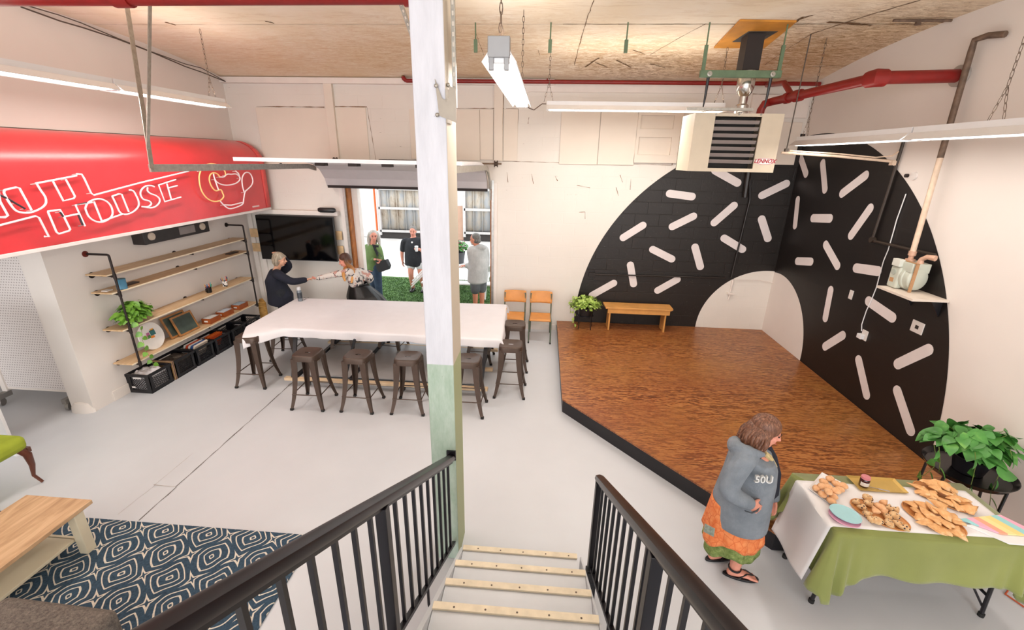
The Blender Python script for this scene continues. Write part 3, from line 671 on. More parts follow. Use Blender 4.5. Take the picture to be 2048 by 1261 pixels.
for x, uu_ in ((-0.75, 952), (-0.03, 1102), (0.69, 1255)):
    xx = P_c(uu_, 47).x; zg = ZCY(yg); h = MB(); h.cyl((xx, yg, zg-0.003), (xx, yg, zg-0.175), 0.008, n=8); h.box(xx-0.02, yg-0.014, zg-0.30, xx+0.02, yg+0.014, zg-0.17)
    tag(h.build('stub_hanger', m_green), {-0.75: 'leftmost short green hanger stub under the ceiling, nearest the post', -0.03: 'middle one of three short green hanger stubs under the ceiling', 0.69: 'rightmost of three short green hanger stubs, nearest the heater'}[x], 'hanger', 'green ceiling stubs')

# ---- red sprinkler pipes
zr = ZC-0.05
rp = thing('sprinkler_pipe', 'thin red sprinkler pipe running along the top of the back wall', 'pipe', (1, 7.93, zr))
h = MB(); h.cyl((P_y(812, 156, 7.93).x, 7.93, zr), (XR-0.02, 7.93, zr), 0.03, n=12); h.tube([(P_y(812, 156, 7.93).x, 7.93, zr), (P_y(812, 156, 7.93).x-0.04, 7.93, zr+0.03), (P_y(812, 156, 7.93).x-0.05, 7.93, zr+0.06)], 0.032, 10); h.build('pipe_run', m_red, rp)
h = MB().lathe([(0.01, 0), (0.02, 0.01), (0.02, 0.04), (0.035, 0.05), (0.0, 0.055)], (P_y(812, 156, 7.93).x-0.05, 7.93, zr+0.055), 12); h.build('sprinkler_head', mat('brass_dull', '8A7248', 0.4, 0.8), rp)
for u in (1095,):
    p = P_y(u, 150, 7.93); MB().cyl((p.x, 7.93, zr), (p.x, 7.93, ZC-0.004), 0.01, n=8).build('pipe_hanger', m_red, rp)
rp = thing('sprinkler_main', 'thick red sprinkler main bending from the right wall down behind the heater', 'pipe', (3, 5.4, 3.8))
p0 = P_x(1918, 152, XR-0.03); p1 = V((p0.x-0.85, p0.y-0.02, p0.z)); 
p1 = P_y(1752, 156, p0.y+0.02); p2 = P_y(1545, 203, 6.8); p3 = p2+V((-0.12, 0.02, -0.10)); p4 = p3 + V((-0.03, 0, -0.45))
h = MB(); h.cyl(p0, p1, 0.062, n=16); h.tube([p1, p1.lerp(p2, 0.5), p2, (p2+p3)/2+V((-0.03, 0, 0.02)), p3, p4], [0.055, 0.052, 0.05, 0.05, 0.05, 0.05], 14); h.build('pipe_run', m_red, rp)
h = MB(); dd = (p2-p1).normalized(); h.tube([p1-V((-0.09, 0, 0)), p1, p1+dd*0.09], [0.082, 0.086, 0.08], 14); h.build('pipe_elbow', m_red, rp); h = MB(); h.cyl(p1.lerp(p2, 0.70)-dd*0.05, p1.lerp(p2, 0.70)+dd*0.05, 0.07, n=14); h.build('pipe_coupling', m_red, rp); h = MB(); h.cyl(p1.lerp(p2, 0.82)-dd*0.03, p1.lerp(p2, 0.82)+dd*0.03, 0.066, n=14); h.build('pipe_coupling', m_red, rp)
m_ = p1.lerp(p2, 0.76); h = MB(); h.tube([m_, m_+V((0, 0.3, 0.2)), V((m_.x+0.25, 7.86, zr-0.03))], 0.035, 10); h.build('branch_pipe', m_red, rp)
h = MB(); h.cyl(p0+V((0.027, 0, 0)), p0+V((-0.02, 0, 0)), 0.1, n=20); h.build('wall_flange', mat('pale_flange', 'B7AFA8', 0.5, 0.3), rp)
h = MB().cyl((-8.4, 3.35, 4.13), (-0.9, 3.35, 4.13), 0.05, n=14)
for x in (-3.0, -0.98): h.cyl((x, 3.35, 4.13), (x+0.12, 3.35, 4.13), 0.062, n=14)
tag(h.build('sprinkler_branch', m_red), 'red pipe crossing the very top edge of the photo at left', 'pipe')

# ---- garage door, opened under the ceiling, with tracks and spring shaft
gd = thing('garage_door', 'white sectional garage door rolled up horizontally above the doorway', 'garage door', (-2.4, 7, 2.7))
path = [(5.55, 3.07), (6.1, 3.065), (6.65, 3.06), (7.15, 3.05), (7.5, 3.01), (7.72, 2.92), (7.88, 2.76), (7.94, 2.62)]
gxa, gxb = P_y(453, 325, 5.55).x, -1.03
m_door = mat('door_white', 'EDEAEC', 0.45, var=0.03); m_doorin = mat('door_inside_grey', 'C4BEBE', 0.6, var=0.03)
for i, (a_, b_) in enumerate(((0, 2), (2, 4), (4, 7))):
    h = MB(); pp = path[a_:b_+1]
    xl = -3.90
    for (ya, za), (yb_, zb) in zip(pp, pp[1:]):
        d = V((0, yb_-ya, zb-za)).normalized(); nn = V((0, -d.z, d.y))
        h.beam((( xl+gxb)/2, ya, za), ((xl+gxb)/2, yb_, zb), gxb-xl, 0.045, up=nn)
    h.build('door_section', m_door if i < 2 else m_doorin, gd, smooth=0)
h = MB()
for x in (-3.4, -2.9, -2.4, -1.9, -1.4): MB().box(x, 6.6, 2.985, x+0.13, 6.75, 3.03).build('hinge', mat('dark_hinge', '3C342F', 0.5, 0.5), gd)
h = MB(); h.box(-3.88, 7.90, 2.585, gxb, 7.97, 2.63); h.build('weather_strip', m_dark, gd)
def ctrack(name, label, x, z0, ynear, up_):
    t = thing(name, label, 'door track', (x, 6.5, z0), 0, 'garage door tracks')
    h = MB(); h.beam((x, ynear, z0+up_), (x, 7.45, z0), 0.022, 0.075, up=(0, 0, 1)); pts = [(7.45, z0), (7.68, z0-0.04)] if x < -2 else [(7.45, z0), (7.68, z0-0.04), (7.86, z0-0.16), (7.98, z0-0.36), (8.0, z0-0.55)]
    for a_, b_ in zip(pts, pts[1:]): h.beam((x, a_[0], a_[1]), (x, b_[0], b_[1]), 0.022, 0.075, up=(1, 0, 0) if 0 else None)
    h.build('rail', m_galv, t, smooth=0); return t
x_ = P_y(312, 338, 4.35).x
tl = ctrack('door_track', 'left garage door track ending in front of the red sign', -3.945, 2.955, 4.35, 0.03)
h = MB()
for y in (5.62, 5.72, 5.95, 6.7): h.lathe([(0.0, 0), (0.025, 0), (0.025, 0.02), (0.0, 0.02)], (-3.985, y, 2.985), 10, ax=(1, 0, 0)); h.box(-3.99, y-0.04, 2.96, -3.96, y+0.04, 2.975)
h.build('roller', mat('dark_roller', '35302D', 0.5, 0.4), tl)
tr = ctrack('door_track', 'right garage door track curving down beside the right jamb', -0.99, 2.985, 4.9, 0.03)
# spring shaft
ss = thing('spring_shaft', 'torsion spring shaft above the garage doorway', 'shaft', (-2.4, 7.93, 3.06))
za = P_y(700, 322, 7.93).z
MB().cyl((P_y(655, 322, 7.93).x, 7.93, za), (P_y(1003, 322, 7.93).x, 7.93, za), 0.013, n=10).build('rod', mat('brown_rod', '7A6350', 0.5, 0.5), ss)
xA, xB = P_y(758, 322, 7.93).x, P_y(836, 322, 7.93).x; h = MB(); n = 46
h.tube([(xA+(xB-xA)*i/(n*8), 7.93+0.034*math.cos(i*2*PI/8), za+0.034*math.sin(i*2*PI/8)) for i in range(n*8)], 0.0065, 5); h.cyl((xA, 7.93, za), (xB, 7.93, za), 0.028, n=12)
h.build('spring', mat('spring_steel', '4B3D35', 0.5, 0.5), ss)
for u in (671, 992):
    p = P_y(u, 321, 7.93); h = MB()
    h.lathe([(0.02, 0), (0.055, 0.005), (0.055, 0.015), (0.035, 0.02), (0.035, 0.05), (0.055, 0.055), (0.055, 0.065), (0.02, 0.07)], (p.x-0.035, 7.93, za), 20, ax=(1, 0, 0)); h.build('cable_drum', mat('drum_iron', '55473D', 0.5, 0.5), ss)
# perforated angle hangers for the door tracks
m_perf = NT('perforated_angle'); 
sp_ = m_perf.n('ShaderNodeSeparateXYZ'); m_perf.l(m_perf.tc.outputs['Object'], sp_.inputs[0])
fr = m_perf.math('FRACT', m_perf.math('MULTIPLY', sp_.outputs[2], 22)); m_perf.col(m_perf.mix(m_perf.math('LESS_THAN', fr, 0.33), lin('A59A8E'), lin('554A42')))
m_perf.b.inputs['Metallic'].default_value = 0.5; m_perf.b.inputs['Roughness'].default_value = 0.45; m_perf = m_perf.mat
def angle(mb, a, b, wd=0.04):
    mb.beam(a, b, wd, 0.004, up=(0, 1, 0)); a, b = V(a), V(b); mb.beam(a+V((wd/2, -wd/2, 0)), b+V((wd/2, -wd/2, 0)), 0.004, wd, up=(0, 1, 0))
    s_, t_, d = frame_of(b-a, (0, 1, 0))
    n = int((b-a).length/0.05)
    for i in range(n):
        p = a.lerp(b, (i+0.5)/n); mb.obox(p + V((0, -0.003, 0)), (0.012, 0.004, 0.022), (s_, V((0, 1, 0)), d), 1)
mp = [m_galv, mat('punched_hole', 'E8DED2', 0.8, var=0.0)]
a = V((-3.95, 4.38, 2.98)); top1 = P_z(235, 0, 4.54); top2 = top1
h = MB(); angle(h, a, top1 + V((0, 0.1, 0.02)), 0.05); tag(h.build('perforated_brace', mp), 'wider slanting perforated steel brace holding up the left door track', 'brace', 'perforated track hangers')
h = MB(); a_, b_ = P_y(296, 298, 4.34), P_y(300, 0, 4.34); angle(h, a_, a_+(b_-a_)*((4.56-a_.z)/(b_.z-a_.z)), 0.035); o = h.build('perforated_brace', mp); tag(o, 'narrow upright perforated steel strip beside the left door track brace', 'brace', 'perforated track hangers')
h = MB(); a_, b_ = P_y(832, 95, 4.6), P_y(799, 0, 4.6); angle(h, a_, a_+(b_-a_)*((4.56-a_.z)/(b_.z-a_.z)), 0.04); tag(h.build('perforated_brace', mp), 'perforated steel brace slipping behind the top of the white post', 'brace', 'perforated track hangers')
h = MB(); angle(h, (-0.565, 2.86, 4.59), (-0.565, 2.86, 3.42), 0.025); tag(h.build('perforated_brace', mp), 'perforated strip running down the right side of the post', 'brace', 'perforated track hangers')

# ---- the post
m_post = NT('post_paint'); sp_ = m_post.n('ShaderNodeSeparateXYZ'); m_post.l(m_post.tc.outputs['Object'], sp_.inputs[0])
pz = P_y(880, 730, 2.75).z
fr = m_post.math('LESS_THAN', sp_.outputs[2], pz)
wv = m_post.ramp(m_post.noise(m_post.mapping((3, 3, 0.5)), 6, 4), [(0.35, 'C6C6CE'), (0.7, 'D3D3DB')])
gv = m_post.ramp(m_post.noise(m_post.mapping((3, 3, 0.8)), 6, 4, 0.7), [(0.3, '95AA97'), (0.6, 'AEBDB0'), (0.85, 'BDC7BA')])
bs = m_post.mix(fr, wv, gv)
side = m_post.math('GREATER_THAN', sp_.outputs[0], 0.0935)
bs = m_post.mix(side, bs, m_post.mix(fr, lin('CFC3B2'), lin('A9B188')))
ks = m_post.ramp(m_post.noise(m_post.mapping((9, 9, 9)), 5.5, 3, 0.7), [(0.74, 0.0), (0.76, 1.0)])
bs = m_post.mix(ks, bs, lin('5F5751')); m_post.col(bs); m_post.b.inputs['Roughness'].default_value = 0.6; m_post.bump(m_post.noise(m_post.mapping((8, 8, 1)), 8, 4), 0.25, 0.01)
m_post = m_post.mat
px0, px1, py0, py1 = -0.785, -0.595, 2.75, 3.03
po = thing('post', 'tall square timber post painted white above and green below', 'post', ((px0+px1)/2, (py0+py1)/2, 0))
MB().box(px0, py0, 0, px1, py1, 4.598).build('timber', m_post, po, bevel=0.006)
h = MB()
bp = [P_y(*p, py0-0.004) for p in ((870, 158), (879, 232), (913, 246), (912, 178), (899, 172), (897, 196), (889, 200), (884, 196))]
h.prism(bp, (0, -0.008, 0)); h.box(px1, py0-0.012, bp[2].z, px1+0.008, py0+0.12, bp[3].z); h.build('steel_plate', mat('dull_plate', 'A0968A', 0.55, 0.1, var=0.12), po, smooth=0)
h = MB()
for z_ in (bp[2].z+0.05, bp[2].z+0.2): h.ell((px1+0.01, py0+0.03, z_), 0.012); h.ell((px1-0.05, py0-0.014, z_-0.01), 0.012)
h.build('bolt', m_galv, po)
h = MB().box(P_y(893, 903, 2.74).x, 2.735, P_y(893, 920, 2.74).z, px1, 2.749, P_y(893, 902, 2.74).z); h.build('rail_bracket', m_black, po)

# ---- right wall services: gas pipe, meter on shelf, conduits, cable, outlets
m_gas = mat('grimy_gas_pipe', '6E5A4C', 0.6, 0.2, var=0.35, nscale=14); m_gasp = mat('cream_gas_pipe', 'D8BFA8', 0.55, var=0.12, nscale=14)
gm = thing('gas_meter', 'pale green gas meter strapped on a small shelf on the right wall', 'gas meter', (3.95, 4.85, 1.86))
gp = thing('gas_pipe', 'slanting gas pipe dropping from the ceiling to the pale meter', 'pipe', (4.04, 5.2, 2.2))
zt = P_x(1968, 62, 4.04).z; ya, yb2 = 5.24, 5.04
mc = P_x(1816, 548, 3.95); my = mc.y
pt = V((4.05, 5.24, 4.26)); pb = V((3.97, my+0.055, 2.27)); pm = pt.lerp(pb, 0.52)
h = MB(); h.tube([(XR-0.035, 4.98, 4.29), (4.06, 5.12, 4.31), pt+V((0, 0, 0.04)), pt+V((0, 0, -0.05)), pm], 0.028, 10); h.build('upper_pipe', m_gas, gp)
MB().cyl(pm, pb, 0.026, n=10).build('lower_pipe', m_gasp, gp)
m_meter = mat('meter_green_grey', 'C3C7BA', 0.45, 0.1, var=0.06)
h = MB(); h.lathe([(0.0, -0.10), (0.10, -0.10), (0.13, -0.085), (0.135, -0.02), (0.148, -0.02), (0.148, 0.02), (0.135, 0.02), (0.13, 0.085), (0.10, 0.10), (0.0, 0.10)], (3.98, my-0.02, 1.865+0.138), 28, ax=(0, 1, 0), sc=(0.80, 0.93))
h.box(3.885, my-0.115, 2.07, 4.07, my+0.10, 2.17); h.build('meter_body', m_meter, gm, bevel=0.012)
h = MB(); h.box(3.86, my-0.0, 1.866, 3.93, my+0.14, 2.10); h.build('meter_front', m_meter, gm, bevel=0.02, seg=3)
MB().box(3.845, my+0.02, 2.105, 3.90, my+0.125, 2.185).build('index_box', mat('index_plate', 'D5D6CD', 0.4), gm, bevel=0.004)
h = MB(); h.box(3.90, my-0.140, 1.866, 3.93, my-0.128, 2.175); h.box(3.90, my-0.140, 2.172, 3.93, my+0.1, 2.178); h.build('strap', mat('tan_strap', 'B58961', 0.6), gm)
h = MB(); h.lathe([(0.0, 0), (0.032, 0), (0.032, 0.006), (0.0, 0.006)], (3.86, my+0.08, 2.04), 18, ax=(-1, 0, 0)); h.box(3.856, my+0.055, 1.93, 3.861, my+0.105, 1.975, 1); h.build('dial', [mat('dial_rim', 'A9B0A6', 0.4), mat('tag_tan', 'B98B5F', 0.6)], gm)
m_cop = mat('peach_fitting', 'CDA58E', 0.5, 0.2)
h = MB(); h.lathe([(0, 2.165), (0.045, 2.165), (0.045, 2.19), (0.024, 2.195), (0.024, 2.225), (0.036, 2.23), (0.036, 2.275), (0.0, 2.28)], (3.97, my+0.055, 0), 14); h.build('union_fitting', m_cop, gm)
h = MB(); h.tube([(3.98, my-0.07, 2.165), (3.98, my-0.075, 2.215), (3.99, my-0.12, 2.25), (4.02, my-0.19, 2.25)], [0.034, 0.024, 0.024, 0.030], 12); h.build('union_fitting', m_cop, gm)
h = MB().box(3.77, 4.62, 1.838, XR-0.004, 5.14, 1.862); sh_ = h.build('meter_shelf', mat('cream_board', 'DCCFC2', 0.6)); tag(sh_, 'small pale board shelf under the gas meter', 'shelf')
for y_ in (4.68, 5.05): MB().prism([(XR-0.004, y_, 1.838), (XR-0.004, y_, 1.66), (4.0, y_, 1.838)], (0, 0.015, 0)).build('bracket', m_black, sh_)
h = MB(); xx_ = XR-0.03
h.tube([(xx_, 5.85, 3.42), (xx_, 5.86, 2.9), (xx_, 5.89, 2.27), (xx_, 5.86, 2.25), (xx_, 5.2, 2.262), (xx_, 4.93, 2.265)], 0.017, 8); h.lathe([(0, 0), (0.035, 0), (0.035, 0.05), (0, 0.05)], (xx_-0.03, 5.88, 2.26), 10, ax=(1, 0, 0))
tag(h.build('conduit', mat('dark_conduit', '3F352E', 0.5, 0.3)), 'dark conduit dropping down the mural on the right wall to the meter', 'conduit')
h = MB(); zc_ = 3.24; rb = P_c(1622, 68); c1 = P_y(1562, 307, rb.y); c1.z = 3.27; h.tube([c1, (3.5, (rb.y+5.9)/2, 3.24), (4.10, 5.86, 3.185)], 0.016, 8); h.tube([c1+V((0.1, 0, 0.025)), (3.5, (rb.y+5.9)/2-0.02, 3.268), (3.85, 5.86, 3.23), (4.0, 5.82, 3.25), (4.09, 5.86, 3.3)], 0.008, 6)
h.build('conduit', m_gasp); o = bpy.data.objects['conduit.001']; tag(o, 'cream horizontal conduit reaching from the right wall towards the heater', 'conduit')
h = MB(); h.cyl((rb.x, rb.y, 3.30), (rb.x, rb.y, ZCY(rb.y)-0.004), 0.007, n=8); h.obox((rb.x, rb.y, 3.29), (0.04, 0.04, 0.06)); tag(h.build('hanging_rod', m_wire), 'thin dark rod from the ceiling holding the cream conduit', 'rod')
h = MB(); h.obox((4.08, 5.87, 3.17), (0.08, 0.05, 0.05)); tag(h.build('chain_anchor', m_gasp), 'small cream anchor where the conduit meets the right wall', 'wall anchor')
m_plate = mat('outlet_plate', 'E4DEDA', 0.4, var=0.0)
cbl = [P_x(*p, XR-0.015) for p in ((1812, 388), (1795, 440), (1787, 462), (1775, 500), (1768, 522), (1762, 545), (1752, 575), (1742, 600), (1734, 622), (1724, 650), (1722, 662))]
h = MB(); h.tube([p+V((0, 0.012*math.sin(i*1.7), 0)) for i, p in enumerate(cbl)], 0.006, 6); tag(h.build('white_cable', m_white), 'white power cable hanging down the black mural on the right wall', 'cable')
def outlet(u, v, w_, h_, label, slot=True):
    p = P_x(u, v, XR); t = MB().box(XR-0.012, p.y-w_/2, p.z-h_/2, XR, p.y+w_/2, p.z+h_/2).build('outlet_plate', m_plate, bevel=0.003); tag(t, label, 'outlet', 'wall plates on the mural')
    if slot: MB().box(XR-0.0145, p.y-0.022, p.z-0.02, XR-0.012, p.y+0.022, p.z+0.02).build('socket', m_dark, t)
    return t
outlet(1730, 671, 0.10, 0.13, 'white outlet plate where the white cable ends', False); outlet(1703, 590, 0.07, 0.12, 'blank white wall plate between two sprinkles of the mural', False)
outlet(1836, 655, 0.16, 0.13, 'wide white outlet plate low on the mural below the meter shelf')
h = MB().box(XR-0.06, 5.56, 1.04, XR-0.013, 5.64, 1.10); tag(h.build('plug', m_white, bevel=0.005), 'white plug pushed into the outlet at the cable end', 'plug')
p = P_x(1824, 352, XR); h = MB(); h.lathe([(0, 0), (0.045, 0), (0.045, 0.02), (0.0, 0.025)], (XR, p.y-0.04, p.z), 16, ax=(-1, 0, 0)); h.lathe([(0, 0), (0.02, 0), (0.02, 0.03), (0.0, 0.03)], (XR, p.y+0.06, p.z), 12, ax=(-1, 0, 0), mi=1)
tag(h.build('wall_fitting', [m_plate, m_dark]), 'small round fitting high on the bare right wall', 'wall fitting')
# black painted conduits on the back wall, tail of white below
m_bcond = mat('black_painted_conduit', '211A17', 0.4, var=0.1)
h = MB(); q8 = lambda u, v, y=YB-0.03: P_y(u, v, y)
h.tube([q8(1183, 549), q8(1450, 556)], 0.014, 8); h.obox(q8(1184, 549), (0.11, 0.04, 0.07)); h.tube([q8(1500, 345), q8(1500, 400), q8(1462, 556)], 0.016, 8); h.tube([q8(1498, 340, YB-0.06), q8(1490, 395, YB-0.06)], 0.04, 8)
tag(h.build('conduit', m_bcond), 'black painted conduit on the mural of the back wall', 'conduit')
h = MB(); h.tube([q8(1466, 560), q8(1460, 588), q8(1456, 600)], 0.014, 8); h.tube([q8(1466, 559), q8(1520, 561), q8(1552, 567)], 0.008, 6); h.obox(q8(1461, 587), (0.12, 0.05, 0.03))
tag(h.build('conduit', m_trimw), 'white painted conduit tail inside the white hole of the mural', 'conduit')
h = MB(); A = P_x(1700, 50, 0) if 0 else None
a_, b_ = P_c(1788, 36), P_c(1950, 33); h.tube([V((a_.x, a_.y, 4.57)), V((min(b_.x, XR-0.03), a_.y, 4.57))], 0.014, 8); h.lathe([(0, 0), (0.03, 0), (0.02, 0.05), (0, 0.05)], (a_.x+0.25, a_.y, 4.53), 10)
tag(h.build('ceiling_conduit', m_gas), 'grimy conduit along the ceiling near the right wall', 'conduit')

# ---- television, sound bar, battens
tv = thing('television', 'large black flat television on the back wall left of the doorway', 'television', (-4.6, 7.9, 1.3))
c4 = [P_y(508, 430, 7.88), P_y(665, 437, 7.88), P_y(676, 524, 7.88), P_y(526, 519, 7.88)]
tx0, tx1, tz0, tz1 = (c4[0].x+c4[3].x)/2, (c4[1].x+c4[2].x)/2, c4[2].z, c4[0].z
MB().box(tx0, 7.88, tz0, tx1, 7.94, tz1).build('bezel', mat('tv_bezel', '101014', 0.3), tv, bevel=0.006)
MB().box(tx0+0.015, 7.876, tz0+0.02, tx1-0.015, 7.881, tz1-0.015).build('screen', mat('tv_screen', '050507', 0.09, var=0), tv)
MB().box(tx0+0.5, 7.94, tz0+0.2, tx1-0.5, YB-0.057, tz1-0.2).build('wall_mount', m_black, tv)
m_pine = mat('pine', 'DDB98C', 0.55, var=0.14, nscale=8)
for i, (z_, lab) in enumerate(((P_y(520, 466, 8.0).z, 'upper pine batten behind the television'), (P_y(520, 495, 8.0).z, 'lower pine batten behind the television'))):
    o = MB().box(-5.57, YB-0.055, z_-0.09, DX0-0.12, YB-0.036, z_+0.07).build('batten', m_pine, bevel=0.002); tag(o, lab, 'batten', 'pine battens behind the television')
h = MB(); a = P_y(634, 420, 7.9); b = P_y(672, 421, 7.9); h.tube([(a.x+0.02, 7.9, a.z), (a.x+0.06, 7.9, a.z), (b.x-0.05, 7.9, a.z), (b.x-0.01, 7.9, a.z)], [(0.02, 0.03), (0.045, 0.045), (0.045, 0.045), (0.02, 0.03)], 14)
tag(h.build('webcam_bar', mat('bar_black', '222224', 0.4)), 'small black camera bar above the television on the white rail', 'camera')
# light box with round lamps under the sign
lb = thing('wall_light_box', 'dark box with two round lamps on the wall under the red sign', 'wall light', (-5.5, 6.4, 2.0))
a = P_x(283, 470, -5.45); b = P_x(413, 440, -5.45)
MB().box(XL, a.y, 1.93, -5.43, b.y, 2.12).build('box', mat('brown_black_box', '2B2523', 0.5, var=0.2), lb, bevel=0.006)
for y_ in (a.y+0.12, b.y-0.15): MB().lathe([(0, 0), (0.055, 0), (0.05, 0.02), (0, 0.025)], (-5.43, y_, 2.03), 18, ax=(1, 0, 0)).build('lamp', mat('cream_lens', 'CBB9A6', 0.4), lb)
MB().box(-5.43, (a.y+b.y)/2-0.0, 1.97, -5.42, (a.y+b.y)/2+0.3, 2.08).build('label_plate', mat('grey_label', '8D8380', 0.5), lb)

# ---- pegboard partition on casters
kk = NT('perforated_white'); sp_ = kk.n('ShaderNodeSeparateXYZ'); kk.l(kk.tc.outputs['Object'], sp_.inputs[0])
row = kk.math('MULTIPLY', sp_.outputs[2], 30.0); ri = kk.math('FLOOR', row); fx_ = kk.math('FRACT', kk.math('ADD', kk.math('MULTIPLY', sp_.outputs[0], 30.0), kk.math('MULTIPLY', kk.math('MODULO', ri, 2.0), 0.5)))
dx = kk.math('SUBTRACT', fx_, 0.5); dz = kk.math('SUBTRACT', kk.math('FRACT', row), 0.5)
rr = kk.math('ADD', kk.math('MULTIPLY', dx, dx), kk.math('MULTIPLY', dz, dz))
kk.col(kk.mix(kk.math('LESS_THAN', rr, 0.045), lin('E8E1DF'), lin('A79C98'))); kk.b.inputs['Roughness'].default_value = 0.5
pg = thing('pegboard_partition', 'white perforated rolling partition left of the white wall end', 'partition', (-6.4, 4.62, 0))
MB().box(-6.88, 4.6, 0.22, -5.96, 4.625, 2.6).build('perforated_panel', kk.mat, pg)
h = MB(); h.box(-5.99, 4.57, 0.16, -5.92, 4.65, 2.6); h.box(-6.95, 4.60, 0.19, -5.93, 4.64, 0.225); h.box(-6.95, 4.58, 0.16, -6.88, 4.64, 2.6); h.build('frame', m_trimw, pg, bevel=0.003)
MB().box(-5.935, 4.55, 1.08, -5.915, 4.57, 1.18).build('latch', m_galv, pg)
for x in (-5.97, -6.9):
    h = MB(); h.lathe([(0, -0.018), (0.05, -0.018), (0.055, 0), (0.05, 0.018), (0, 0.018)], (x, 4.50, 0.055), 18, ax=(0.8, 0.3, 0)); h.box(x-0.03, 4.46, 0.10, x+0.03, 4.62, 0.165); h.build('caster', mat('caster_grey', '8E8A86', 0.4, 0.3), pg)
MB().box(-6.6, 5.3, 0.0, -6.1, 5.5, 0.09).build('crate_plank', m_brownw); tag(bpy.data.objects['crate_plank'], 'brown plank lying on the floor behind the pegboard partition', 'plank')

# ================================================================== stage, stairs, rails, tables, seats
# ---- stage
k = NT('oiled_fir_plywood')
m1 = k.mapping((0.55, 3.0, 1))
g1 = k.noise(m1, 2.6, 6, 0.62, 1.6)
wv = k.n('ShaderNodeTexWave', wave_type='BANDS', bands_direction='Y'); k.l(k.mapping((0.28, 1.0, 1)), wv.inputs['Vector'])
wv.inputs['Scale'].default_value = 4.5; wv.inputs['Distortion'].default_value = 22; wv.inputs['Detail'].default_value = 4; wv.inputs['Detail Scale'].default_value = 1.3; wv.inputs['Detail Roughness'].default_value = 0.65
gsum = k.math('ADD', k.math('MULTIPLY', wv.outputs['Fac'], 0.55), k.math('MULTIPLY', g1, 0.55))
br = k.n('ShaderNodeTexBrick'); k.l(k.mapping(), br.inputs['Vector']); br.inputs['Scale'].default_value = 1; br.inputs['Brick Width'].default_value = 2.44; br.inputs['Row Height'].default_value = 1.22
br.inputs['Mortar Size'].default_value = 0.0025; br.inputs['Color1'].default_value = (0.36, 0.36, 0.36, 1); br.inputs['Color2'].default_value = (0.60, 0.60, 0.60, 1); br.inputs['Mortar'].default_value = (0.2, 0.2, 0.2, 1)
colr = k.ramp(gsum, [(0.22, '56301B'), (0.42, '844826'), (0.6, 'A05D30'), (0.8, 'B57A45')])
colr = k.mix(0.30, colr, br.outputs['Color'], 'OVERLAY')
patch = k.ramp(k.noise(k.mapping(), 0.9, 3), [(0.3, '8A4A2A'), (0.7, 'A57038')]); colr = k.mix(0.22, colr, patch)
calm = k.ramp(k.noise(k.mapping((0.5, 1.4, 1), loc=(3, 7, 0)), 1.3, 3), [(0.42, 0.0), (0.58, 1.0)]); colr = k.mix(k.math('MULTIPLY', calm, 0.55), colr, patch)
fg_ = k.noise(k.mapping((1.6, 11, 1), loc=(1, 5, 0)), 5.5, 5, 0.7, 1.8); colr = k.mix(k.math('MULTIPLY', k.ramp(fg_, [(0.54, 0.0), (0.62, 1.0)]), 0.42), colr, lin('CC9058')); colr = k.mix(k.math('MULTIPLY', k.ramp(fg_, [(0.36, 1.0), (0.43, 0.0)]), 0.45), colr, lin('4A2816'))
k.col(colr); k.b.inputs['Roughness'].default_value = 0.33; k.bump(gsum, 0.06, 0.004)
m_stage = k.mat
zs_ = 0.195
stp = [(0.30, YB-0.01), (0.315, 5.12), (2.06, 3.08), (XR-0.01, 3.08), (XR-0.01, YB-0.01)]
sg_ = thing('stage', 'low wooden corner stage with black edge in front of the donut mural', 'stage', (2.2, 5.5, 0))
MB().prism([(x, y, zs_-0.02) for x, y in stp], (0, 0, 0.02)).build('deck', m_stage, sg_, smooth=0)
ins = [(0.31, YB-0.01), (0.325, 5.123), (2.064, 3.09), (XR-0.01, 3.09), (XR-0.01, YB-0.01)]
MB().prism([(x, y, 0.0) for x, y in ins], (0, 0, zs_-0.02)).build('skirt', mat('stage_black', '17151A', 0.5), sg_, smooth=0)

# ---- stairs with pale wooden nosings
m_tread = mat('grey_tread', 'CFD1D5', 0.45, var=0.03); m_nos = mat('raw_nosing', 'E3D4BA', 0.6, var=0.10, nscale=14)
m_screw = mat('screw_dark', '5A4636', 0.5)
stt = thing('staircase', 'pale grey stairs with raw wooden nosings leading down to the hall floor', 'stairs', (-0.07, 1.8, 0))
for i in range(1, 9):
    z = 0.18*i; yf = 2.72-0.30*(i-1); x0, x1 = -0.545, 0.39
    if i == 1: x1 = 0.36
    MB().box(x0, yf-0.32, z-0.18 if i > 1 else 0, x1, yf-0.012, z-0.004).build('step', m_tread, stt, smooth=0) if i < 8 else MB().box(-2.5, -1.5, z-0.2, 2.5, yf-0.012, z-0.004).build('landing', m_tread, stt, smooth=0)
    nn = MB().box(x0-0.003, yf-0.046, z-0.002, x1+0.003, yf, z+0.012).build('nosing', m_nos, stt, bevel=0.002)
    sc_ = MB()
    for j in range(5): sc_.cyl((x0+0.12+j*0.18, yf-0.028, z+0.012), (x0+0.12+j*0.18, yf-0.028, z+0.0135), 0.006, n=8)
    sc_.build('screw_heads', m_screw, nn)
stt_r = MB(); 
for x0, x1 in ((-0.575, -0.548), (0.392, 0.405)): stt_r.prism([(x0, 2.74, 0), (x0, 2.74, 0.14), (x0, 0.6, 1.42), (x0, 0.6, 0)], (x1-x0, 0, 0)); stt_r.build('stringer', m_tread, stt, smooth=0); stt_r = MB()

